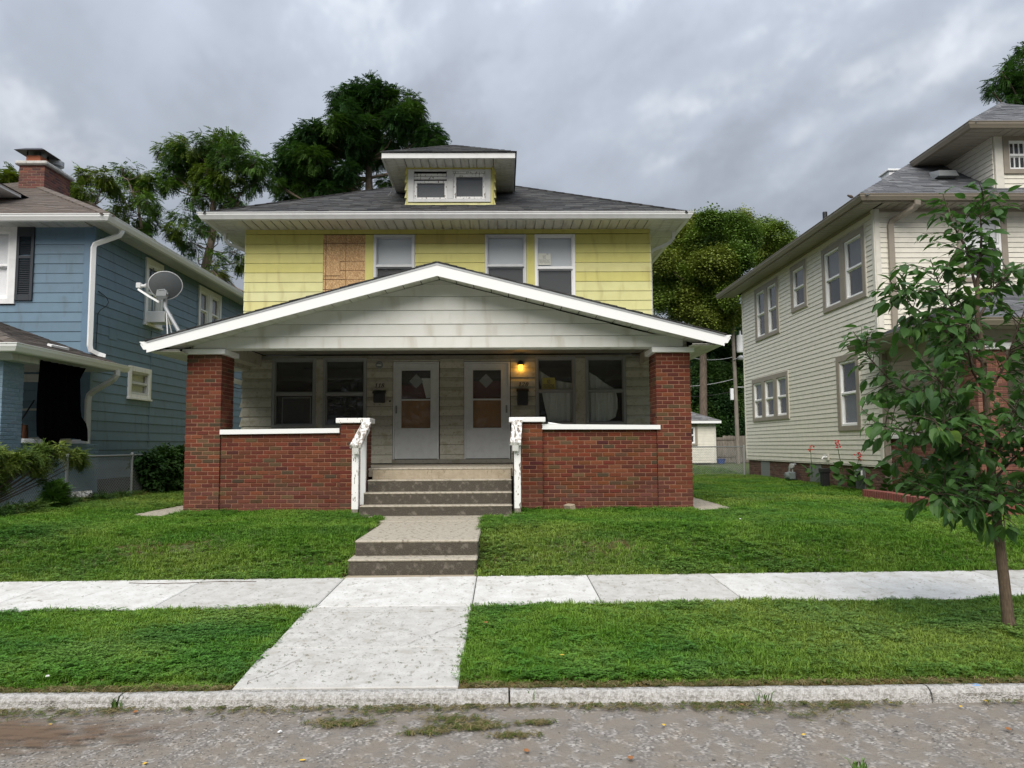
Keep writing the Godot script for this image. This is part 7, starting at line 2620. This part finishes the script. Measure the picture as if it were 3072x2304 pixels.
	# notices behind the glass
	for q in [[0.757, 1.026, 5.448, 5.694, -2.995, M.sign_faded, M.sign_grey, "faded NO TRESPASSING sign in the upper right window"], [0.829, 1.092, 2.81, 3.06, -2.992, M.sign_yellow, M.number_black, "yellow NO TRESPASSING sign in the porch window beside the lamp"]]:
		var o := thing("notice", q[7], "sign", V((q[0] + q[1]) / 2.0, (q[2] + q[3]) / 2.0, q[4]), "no trespassing signs")
		g = Geo.new()
		var w: float = (q[1] - q[0]) / 2.0
		var h: float = (q[3] - q[2]) / 2.0
		if q[2] > 5.0:
			# a notch is torn out of its top edge
			g.box(V(-w, -h, -0.002), V(w, h * 0.72, 0.002))
			g.box(V(-w, h * 0.7205, -0.002), V(w * 0.35, h, 0.002))
			g.hexa([V(w * 0.6, h * 0.7205, -0.002), V(w, h * 0.7205, -0.002), V(w, h * 0.7205, 0.002), V(w * 0.6, h * 0.7205, 0.002), V(w * 0.72, h, -0.002), V(w * 0.94, h, -0.002), V(w * 0.94, h, 0.002), V(w * 0.72, h, 0.002)])
		else:
			g.box(V(-w, -h, -0.002), V(w, h, 0.002))
		part("card", g, q[5], o)
		words("lettering", "NO", 0.075, q[6], o, Transform3D(Basis.from_scale(V(0.62, 1, 0.3)), V(0.0, h * 0.32, 0.003)), 1.5)
		words("lettering", "TRESPASSING", 0.06, q[6], o, Transform3D(Basis.from_scale(V(0.60, 1, 0.3)), V(0.0, -h * 0.42, 0.003)), 1.9)
	# sheets hung as curtains
	cloth("pale sheet hung across the porch window beside the lit lamp", [[0.735, 3.24, 3.20], [0.86, 3.16, 2.55], [0.95, 3.10, 2.12], [1.15, 3.0, 2.12], [1.46, 2.95, 2.12]])
	cloth("pale sheet bunched up in the porch window nearest the right pillar", [[1.775, 3.2, 2.12], [1.95, 3.1, 2.12], [2.1, 2.98, 2.13], [2.22, 2.9, 2.17], [2.36, 2.82, 2.24], [2.40, 2.62, 2.42]])
	# rubbish on the wall cap and a fallen brick
	g = Geo.new()
	g.hexa([V(0.76, 2.02, -0.12), V(0.98, 2.012, -0.14), V(1.0, 2.01, -0.05), V(0.78, 2.018, -0.04), V(0.77, 2.05, -0.1), V(0.86, 2.03, -0.11), V(0.9, 2.026, -0.07), V(0.79, 2.045, -0.06)])
	tag(part("crumpled_paper", g, M.litter, self), "crumpled white paper on the right porch wall cap", "paper")
	g = Geo.new()
	g.box(V(-0.05, -0.045, -0.1), V(0.05, 0.045, 0.1), 0.008)
	var br := part("loose_brick", g, M.buff_concrete, self)
	br.transform = Transform3D(Basis(Vector3.UP, 0.5) * Basis(V(0, 0, 1), 0.25), V(1.10, 0.635, 0.12))
	tag(br, "pale loose brick leaning at the foot of the right porch wall", "brick")
	# conduit and wire seen under the left side of the porch roof
	g = Geo.new()
	g.pipe([V(-5.75, 3.08, -3.2), V(-5.42, 2.98, -3.25)], 0.05, 0.05, V(0, 1, 0))
	tag(part("cable_box", g, M.soffit, self), "long pale box with wires under the porch roof, left of the lower windows", "cable box")
	g = Geo.new()
	g.tube([V(-5.9, 3.3, -3.15), V(-5.86, 3.12, -3.15), V(-5.75, 2.95, -3.2), V(-5.55, 2.88, -3.25), V(-5.42, 2.9, -3.3)], [0.008], 5)
	tag(part("hanging_wire", g, M.black, self), "black wire looping beside the left porch pillar", "wire")
	# satellite dish, seen from behind
	var dish := thing("satellite_dish", "grey satellite dish on a bent mast above the left side of the porch roof", "satellite dish", V(-5.72, 3.44, -1.0))
	var inv := Transform3D(Basis(), -dish.position)
	var f := V(-0.52, 0.30, -0.80).normalized()
	var c := V(-6.165, 4.62, -1.02)
	g = Geo.new()
	var rt := f.cross(Vector3.UP).normalized()
	var up := rt.cross(f).normalized()
	var rings := []
	for i in 9:
		var r := i / 8.0
		var row := []
		for k in 36:
			var t := TAU * k / 36.0
			var sx := cos(t)
			var sy := sin(t)
			# wider above, narrowing to a blunt point below
			var w := 0.29 * (1.0 - 0.10 * maxf(-sy, 0.0))
			row.append(c + rt * sx * r * w + up * sy * r * (0.25 if sy > 0 else 0.265) + f * (r * r * 0.075 - 0.075))
		rings.append(row)
	g.xf = inv
	for i in 8:
		for k in 36:
			var j := (k + 1) % 36
			var nn := []
			for q in [rings[i][k], rings[i][j], rings[i + 1][j], rings[i + 1][k]]:
				var rel: Vector3 = q - c
				nn.append((-f + (rel - f * rel.dot(f)) * 1.2).normalized())
			g.tri_n(rings[i][k], rings[i + 1][j], rings[i][j], nn[0], nn[2], nn[1])
			g.tri_n(rings[i][k], rings[i + 1][k], rings[i + 1][j], nn[0], nn[3], nn[2])
	part("reflector", g, M.dish, dish)
	g = Geo.new()
	g.xf = inv
	var rim: Array = rings[8].duplicate()
	rim.append(rim[0])
	g.tube(rim, [0.009], 6, false)
	part("rim", g, M.dish_light, dish)
	g = Geo.new()
	g.xf = inv
	g.pipe([V(-6.26, 4.30, -1.0), V(-6.47, 4.42, -1.03), V(-6.68, 4.555, -1.06)], 0.017, 0.014, V(0, 1, 0))
	part("feed_arm", g, M.white_clean, dish)
	g = Geo.new()
	g.xf = inv
	g.lathe(V(-6.58, 4.62, -1.08), (c - V(-6.58, 4.62, -1.08)).normalized(), [Vector2(0.0, -0.06), Vector2(0.03, -0.05), Vector2(0.028, 0.0), Vector2(0.042, 0.03), Vector2(0.042, 0.05), Vector2(0.0, 0.055)], 12)
	g.box(V(-6.73, 4.58, -1.14), V(-6.64, 4.68, -1.06), 0.008)
	part("receiver", g, M.dish_light, dish)
	g = Geo.new()
	g.xf = inv
	g.pipe([V(-6.17, 4.50, -0.93), V(-6.18, 4.40, -0.92), V(-6.17, 4.36, -0.94)], 0.09, 0.05, V(1, 0, 0))
	g.tube([V(-6.27, 4.42, -0.9), V(-6.22, 4.50, -0.89), V(-6.13, 4.51, -0.89), V(-6.07, 4.43, -0.9)], [0.018], 6)
	part("bracket", g, M.galv_dull, dish)
	g = Geo.new()
	g.xf = inv
	g.tube([V(-6.16, 4.42, -1.0), V(-6.15, 4.22, -1.0), V(-6.12, 4.15, -1.0), V(-5.9, 3.78, -1.0), V(-5.70, 3.44, -1.0)], [0.035], 10)
	part("mast", g, M.galv, dish)
	for q in [V(-5.98, 3.34, -0.8), V(-6.0, 3.34, -1.2)]:
		g = Geo.new()
		g.xf = inv
		g.tube([V(-6.13, 4.18, -1.0), V(-6.05, 3.7, (q.z - 1.0) / 2.0), q], [0.011], 6)
		part("brace", g, M.dish_light, dish)


func cloth(label: String, edge: Array) -> void:
	# a hanging sheet: [x, top, bottom] along its width
	var g := Geo.new()
	var n := 5
	for i in edge.size() - 1:
		for k in n:
			var p := []
			for q in [[k, 0], [k + 1, 0], [k + 1, 1], [k, 1]]:
				var t: float = float(q[0]) / n
				var x := lerpf(edge[i][0], edge[i + 1][0], t)
				var y := lerpf(edge[i][2 if q[1] == 0 else 1], edge[i + 1][2 if q[1] == 0 else 1], t)
				p.append(V(x, y, -3.075 + 0.012 * sin(x * 55.0 + q[1] * 0.8) + 0.006 * sin(x * 23.0)))
			g.quad(p[0], p[1], p[2], p[3])
	tag(part("curtain", g, M.curtain, self), label, "curtain", "sheets hung in the porch windows")


func chain_link(called: String, label: String, at: Transform3D, length: float, h: float, posts: Array, m: Material, rail_m: Material, cell := 0.065) -> void:
	# x runs along the fence
	var f := thing(called, label, "fence")
	f.transform = at
	for x in posts:
		var g := Geo.new()
		g.tube([V(x, -0.25, 0), V(x, h + 0.03, 0)], [0.026], 10)
		g.lathe(V(x, h + 0.03, 0), Vector3.UP, [Vector2(0.032, 0), Vector2(0.03, 0.02), Vector2(0, 0.035)], 10)
		part("post", g, m, f)
	var g := Geo.new()
	g.tube([V(0, h, 0), V(length, h, 0)], [0.02], 8)
	part("top_rail", g, rail_m, f)
	g = Geo.new()
	var n := int((length + h) / cell)
	for i in n:
		for s in [1.0, -1.0]:
			var x0 := i * cell - (h if s > 0 else 0.0)
			var a := V(x0, 0.02, 0.004 * s)
			var b := V(x0 + h * s, h, 0.004 * s)
			if s < 0:
				a = V(x0, 0.02, 0.004 * s)
				b = V(x0 - h, h, 0.004 * s)
			# trim to the fence's ends
			var t0 := 0.0
			var t1 := 1.0
			var dx := b.x - a.x
			for e in [0.0, length]:
				var t: float = (e - a.x) / dx
				var inside_first: bool = a.x > e if e == 0.0 else a.x < e
				if inside_first:
					t1 = minf(t1, t) if t > 0.0 else t1
				else:
					t0 = maxf(t0, t)
			if t1 - t0 < 0.02 or t0 >= 1.0 or t1 <= 0.0:
				continue
			g.tube([a.lerp(b, t0), a.lerp(b, t1)], [0.003], 3, false)
	part("wire_mesh", g, m, f)


func yard_things() -> void:
	var g: Geo
	# fences
	chain_link("chain_link_fence", "old chain-link fence in front of the blue house, overgrown with vine", Transform3D(Basis(Vector3.UP, PI / 2), V(-7.7, 0.66, 2.4)), 11.0, 0.84, [0.5, 3.2, 5.58, 8.1], M.galv, M.galv_dull)
	chain_link("chain_link_fence", "chain-link fence across the gap behind the cream house", Transform3D(Basis(), V(3.1, 0.62, -13.0)), 5.05, 0.96, [0.1, 2.5, 5.03], M.galv, M.galv_dull, 0.06)
	# black sheet hung from the blue porch
	g = Geo.new()
	var cols := [[-0.86, 3.22, 2.40, -0.82, 1.92], [-0.95, 3.22, 2.3, -0.95, 1.80], [-1.2, 3.22, 2.3, -1.08, 1.62], [-1.45, 3.22, 2.4, -1.38, 1.60], [-1.7, 3.22, 2.4, -1.48, 1.83], [-2.0, 3.22, 2.55, -2.05, 1.84], [-2.15, 3.22, 2.6, -2.30, 1.80], [-2.35, 3.22, 2.4, -2.50, 1.78]]
	var rows := 12
	for i in cols.size() - 1:
		for k in 4:
			for j in rows:
				var p := []
				for q in [[k, j], [k + 1, j], [k + 1, j + 1], [k, j + 1]]:
					var t: float = q[0] / 4.0
					var v: float = float(q[1]) / rows
					var zt := lerpf(cols[i][0], cols[i + 1][0], t)
					var zb := lerpf(cols[i][3], cols[i + 1][3], t)
					var yb := lerpf(cols[i][4], cols[i + 1][4], t)
					var z := lerpf(zt, zb, v)
					# gathered in at mid-height
					z = lerpf(z, -1.35, 0.22 * sin(PI * minf(v * 1.2, 1.0)) * (1.0 if z < -1.35 else 0.0))
					p.append(V(-8.30 + 0.03 * sin(z * 26.0 + v * 2.0) + 0.04 * v, lerpf(3.235, yb, v), z))
				g.quad(p[0], p[3], p[2], p[1])
	tag(part("black_sheet", g, M.drape, self), "ragged black plastic sheet hanging from the blue porch roof", "plastic sheet")
	# wooden chair on the blue porch
	var ch := thing("porch_chair", "brown wooden chair behind the wall of the blue porch", "chair", V(-9.0, 1.15, -1.5))
	for q in [[-0.2, 0.75, 0.98], [-0.1, 0.86, 1.0], [0.0, 0.84, 0.97], [0.1, 0.80, 0.94]]:
		g = Geo.new()
		g.tube([V(q[0], 0.35, 0.0), V(q[0] + 0.02, 0.7, 0.02), V(q[0] + 0.03, q[2], 0.04)], [0.05, 0.055, 0.045], 8)
		part("back_slat", g, M.chair_brown, ch)
	part("seat", _box(-0.27, 0.27, 0.36, 0.42, -0.05, 0.45, 0.015), M.chair_brown, ch)
	for q in [[-0.23, 0.0], [0.23, 0.0], [-0.23, 0.4], [0.23, 0.4]]:
		part("leg", _box(q[0] - 0.025, q[0] + 0.025, 0.0, 0.36, q[1] - 0.025, q[1] + 0.025), M.chair_brown, ch)
	g = Geo.new()
	g.tube([V(-8.95, 1.9, -1.2), V(-8.72, 2.55, -1.45)], [0.014], 6)
	tag(part("broom_handle", g, M.black, self), "dark stick leaning on the blue porch beside the black sheet", "stick")
	# air conditioner in the side window
	var ac := thing("air_conditioner", "white window air conditioner in the side window of the blue house", "air conditioner", V(-8.5, 4.68, -5.78))
	part("casing", _box(-0.14, 0.33, 0.0, 0.27, -0.22, 0.22, 0.012), M.white_clean, ac)
	for k in 9:
		part("grille_slat", _box(0.331, 0.338, 0.03 + k * 0.025, 0.042 + k * 0.025, -0.19, 0.19), M.galv_dull, ac)
	part("side_panel", _box(-0.14, -0.12, 0.0, 0.27, -0.5, -0.225), M.white_worn, ac)
	# a board with white paint under the fence
	g = Geo.new()
	g.xf = Transform3D(Basis(Vector3.UP, 1.2) * Basis(V(1, 0, 0), -0.3), V(-7.62, 0.82, -1.1))
	g.box(V(-0.25, -0.06, -0.015), V(0.25, 0.06, 0.015), 0.004)
	tag(part("scrap_board", g, M.peel, self), "scrap board with flaking white paint under the left fence", "board")
	# gas meter
	var gm := thing("gas_meter", "grey gas meter with pipes against the cream house foundation", "gas meter", V(8.12, 0.62, -8.75))
	g = Geo.new()
	g.box(V(-0.10, 0.04, -0.16), V(0.08, 0.26, 0.16), 0.03)
	g.lathe(V(-0.12, 0.15, 0.02), V(-1, 0, 0), [Vector2(0.10, -0.02), Vector2(0.10, 0.05), Vector2(0.07, 0.07), Vector2(0, 0.075)], 18)
	part("meter_body", g, M.meter, gm)
	g = Geo.new()
	g.tube([V(0, 0.26, -0.12), V(0, 0.42, -0.12), V(0.0, 0.46, -0.08), V(0.0, 0.47, 0.05), V(0.08, 0.47, 0.16)], [0.022], 8)
	g.tube([V(0, 0.26, 0.1), V(0, 0.36, 0.1)], [0.02], 8)
	g.tube([V(0.03, -0.05, -0.26), V(0.03, 0.3, -0.26), V(0, 0.38, -0.2), V(0, 0.4, -0.12)], [0.02], 8)
	part("pipe", g, M.galv, gm)
	g = Geo.new()
	g.lathe(V(-0.02, 0.42, 0.12), V(-0.7, 0, 0.7), [Vector2(0.0, -0.05), Vector2(0.06, -0.04), Vector2(0.075, 0), Vector2(0.06, 0.04), Vector2(0, 0.045)], 14)
	part("regulator", g, M.galv, gm)
	# hose tap, black pipe
	var tp := thing("hose_tap", "white garden tap on the side wall of the cream house", "tap", V(8.25, 1.32, -6.55))
	part("plate", _box(-0.03, 0.0, -0.08, 0.08, -0.08, 0.08, 0.005), M.cream_post, tp)
	g = Geo.new()
	g.tube([V(-0.03, 0, 0), V(-0.13, 0.0, 0), V(-0.16, -0.05, 0)], [0.02], 8)
	g.tube([V(-0.09, 0.0, 0), V(-0.09, 0.05, 0)], [0.012], 6)
	g.tube([V(-0.09, 0.05, -0.05), V(-0.09, 0.05, 0.05)], [0.012], 6)
	part("spout", g, M.white_clean, tp)
	var bp := thing("black_pipe", "black drain pipe standing by the cream house between two cannas", "pipe", V(8.02, 0.6, -6.25))
	part("pipe", _box(-0.08, 0.08, -0.1, 0.34, -0.10, 0.10, 0.01), M.black, bp)
	part("collar", _box(-0.10, 0.10, 0.34, 0.45, -0.14, 0.12, 0.01), M.black, bp)
	# brick edging round the bed
	var ed := thing("brick_edging", "low red brick edging round the bed beside the cream house", "edging", V(7.6, 0.5, -1.5))
	g = Geo.new()
	g.col = Color(1, 1, 1)
	g.box(V(-0.05, -0.09, -0.095), V(0.05, 0.09, 0.095), 0.006)
	var bm := g.mesh()
	for i in 36:
		var o := part("brick", bm, [M.red_brick_edge, M.red_brick_edge, M.mortar_dark][i % 3] if i % 7 == 3 else M.red_brick_edge, ed)
		var t := i / 36.0
		o.transform = Transform3D(Basis(Vector3.UP, rng.randfn(1.45, 0.02)), V(lerpf(-0.1, -0.28, t), ground_y(7.4, -2.9 + t * 3.8) - 0.5 + 0.10, -1.4 + t * 3.8))
	for i in 24:
		var o := part("brick", bm, M.red_brick_edge, ed)
		o.transform = Transform3D(Basis(Vector3.UP, rng.randfn(0.0, 0.02)), V(-0.22 + i * 0.104, ground_y(7.4, 0.9) - 0.5 + 0.10, 2.5))
	# bird on the gutter
	g = Geo.new()
	g.lathe(V(7.66, 7.06, -3.45), V(-0.9, 0.25, 0.2).normalized(), [Vector2(0.0, -0.07), Vector2(0.025, -0.04), Vector2(0.035, 0.0), Vector2(0.028, 0.04), Vector2(0.02, 0.06), Vector2(0.022, 0.08), Vector2(0.0, 0.10)], 10)
	g.tube([V(7.74, 7.04, -3.46), V(7.82, 7.02, -3.48)], [0.014, 0.006], 5)
	g.tube([V(7.66, 7.03, -3.44), V(7.66, 6.995, -3.44)], [0.004], 4)
	tag(part("bird", g, M.bird, self), "small dark bird perched on the gutter of the cream house", "bird")
	# garage
	var ga := thing("garage", "small cream garage with a grey roof behind the far fence", "garage", V(8.0, 0.72, -28))
	var inv := Transform3D(Basis(), -ga.position)
	var gw := hold("front_wall", ga, inv * wall_at(V(0, 0, -25), 0))
	siding(gw, 4.5, 10.42, 0.76, 2.66, 0.13, 0.014, [M.cream2, M.cream0], [[8.2, 9.6, 1.62, 2.64]], 0.0, 0.0)
	part("corner_post", _box(10.42, 10.52, 0.76, 2.66, -0.08, 0.02), M.cream_post, gw)
	window(ga, inv * wall_at(V(0, 0, -25), 0), 8.2, 9.6, 1.62, 2.64, {"casing": M.taupe, "cw": 0.12, "ledge": false})
	g = Geo.new()
	g.xf = inv
	g.box(V(4.6, 0.7, -31), V(10.48, 2.66, -25.4))
	part("inner_wall", g, M.cream0, ga)
	g = Geo.new()
	g.xf = inv
	var t0 := V(7.5, 4.15, -28)
	g.tri(V(4.2, 2.82, -24.7), V(10.72, 2.82, -24.7), t0)
	g.tri(V(10.72, 2.82, -24.7), V(10.72, 2.82, -31.3), t0)
	g.quad(V(4.2, 2.80, -24.7), V(4.2, 2.80, -31.3), V(10.72, 2.80, -31.3), V(10.72, 2.80, -24.7))
	part("roof_deck", g, M.roof_black, ga)
	var sl := V(0, 1.33, -3.3).normalized()
	var r := hold("roof", ga, inv)
	shingles(r, ga, V(4.2, 2.83, -24.7), Vector3.RIGHT, sl, PackedVector2Array([Vector2(0, 0), Vector2(6.52, 0), Vector2(3.3, 3.56)]), 0.16, 0.35, [Color(0.19, 0.19, 0.195), Color(0.15, 0.15, 0.155), Color(0.23, 0.23, 0.235)], 0, M.shingle)
	g = Geo.new()
	g.xf = inv
	g.box(V(4.2, 2.70, -24.72), V(10.72, 2.82, -24.69))
	part("fascia", g, M.white_clean, ga)
	# plank fence
	var pf := thing("plank_fence", "weathered wooden plank fence behind the garage", "fence", V(12.2, 0.7, -27.7))
	for i in 30:
		g = Geo.new()
		var x := -1.3 + i * 0.146
		g.box(V(x, 0, -0.012), V(x + 0.14, (1.40 if i > 4 else 1.33) + rng.randf() * 0.03, 0.012), 0.004)
		part("plank", g, M["plank%d" % (rng.randi() % 4)], pf)
	for y in [0.3, 1.2]:
		part("rail", _box(-1.3, 0.16, y, y + 0.09, 0.013, 0.05), M.plank1, pf)
	g = Geo.new()
	g.lathe(V(10.6, 0.73, -24.5), Vector3.UP, [Vector2(0.17, 0), Vector2(0.22, 0.22), Vector2(0.235, 0.235), Vector2(0.2, 0.22), Vector2(0.16, 0.03), Vector2(0, 0.02)], 16)
	tag(part("blue_tub", g, M.blue_tub, self), "blue plastic tub on the grass beside the garage", "tub")
	# utility pole with transformer and its wires
	var up := thing("utility_pole", "grey wooden utility pole with transformer behind the cream house", "utility pole", V(12.17, 0.72, -27.0))
	g = Geo.new()
	g.tube([V(0.04, -0.3, 0), V(0.0, 4.0, 0), V(-0.06, 7.5, 0)], [0.115, 0.10, 0.085], 12)
	part("pole", g, M.plank0, up)
	g = Geo.new()
	g.lathe(V(0.31, 5.72, 0.05), Vector3.UP, [Vector2(0.0, 0), Vector2(0.18, 0.02), Vector2(0.2, 0.1), Vector2(0.2, 0.85), Vector2(0.18, 0.92), Vector2(0.05, 0.96), Vector2(0.045, 1.16), Vector2(0, 1.18)], 18)
	part("transformer", g, M.shade_white, up)
	g = Geo.new()
	g.lathe(V(0.24, 5.45, 0.3), V(0, -1, 0), [Vector2(0.0, -0.12), Vector2(0.08, -0.1), Vector2(0.2, 0.02), Vector2(0.16, 0.12), Vector2(0, 0.16)], 14)
	g.tube([V(-0.1, 5.35, 0.1), V(0.2, 5.45, 0.3)], [0.025], 6)
	part("street_lamp", g, M.galv, up)
	part("meter_box", _box(-0.30, -0.14, 3.25, 3.85, 0.0, 0.14, 0.01), M.shade_white, up)
	g = Geo.new()
	g.box(V(-0.35, 7.40, -0.04), V(0.3, 7.46, 0.04))
	g.box(V(-0.08, 3.9, -0.04), V(0.45, 3.95, 0.04))
	part("cross_arm", g, M.galv, up)
	for q in [[V(9.99, 6.18, -27.0), V(12.1, 6.23, -27.0), "pale overhead wire, uppermost of three left of the utility pole", M.galv], [V(9.0, 4.7, -27.0), V(12.1, 5.07, -27.0), "slanting pale wire in the middle of three left of the utility pole", M.galv], [V(9.0, 4.18, -27.0), V(12.1, 4.44, -27.0), "dark cable, lowest of three left of the utility pole", M.black]]:
		g = Geo.new()
		var pts := []
		for i in 9:
			var t := i / 8.0
			pts.append((q[0] as Vector3).lerp(q[1], t) + V(0, -0.12 * 4 * t * (1 - t), 0))
		g.tube(pts, [0.016], 5)
		tag(part("overhead_wire", g, q[3], self), q[2], "wire", "wires to the utility pole")
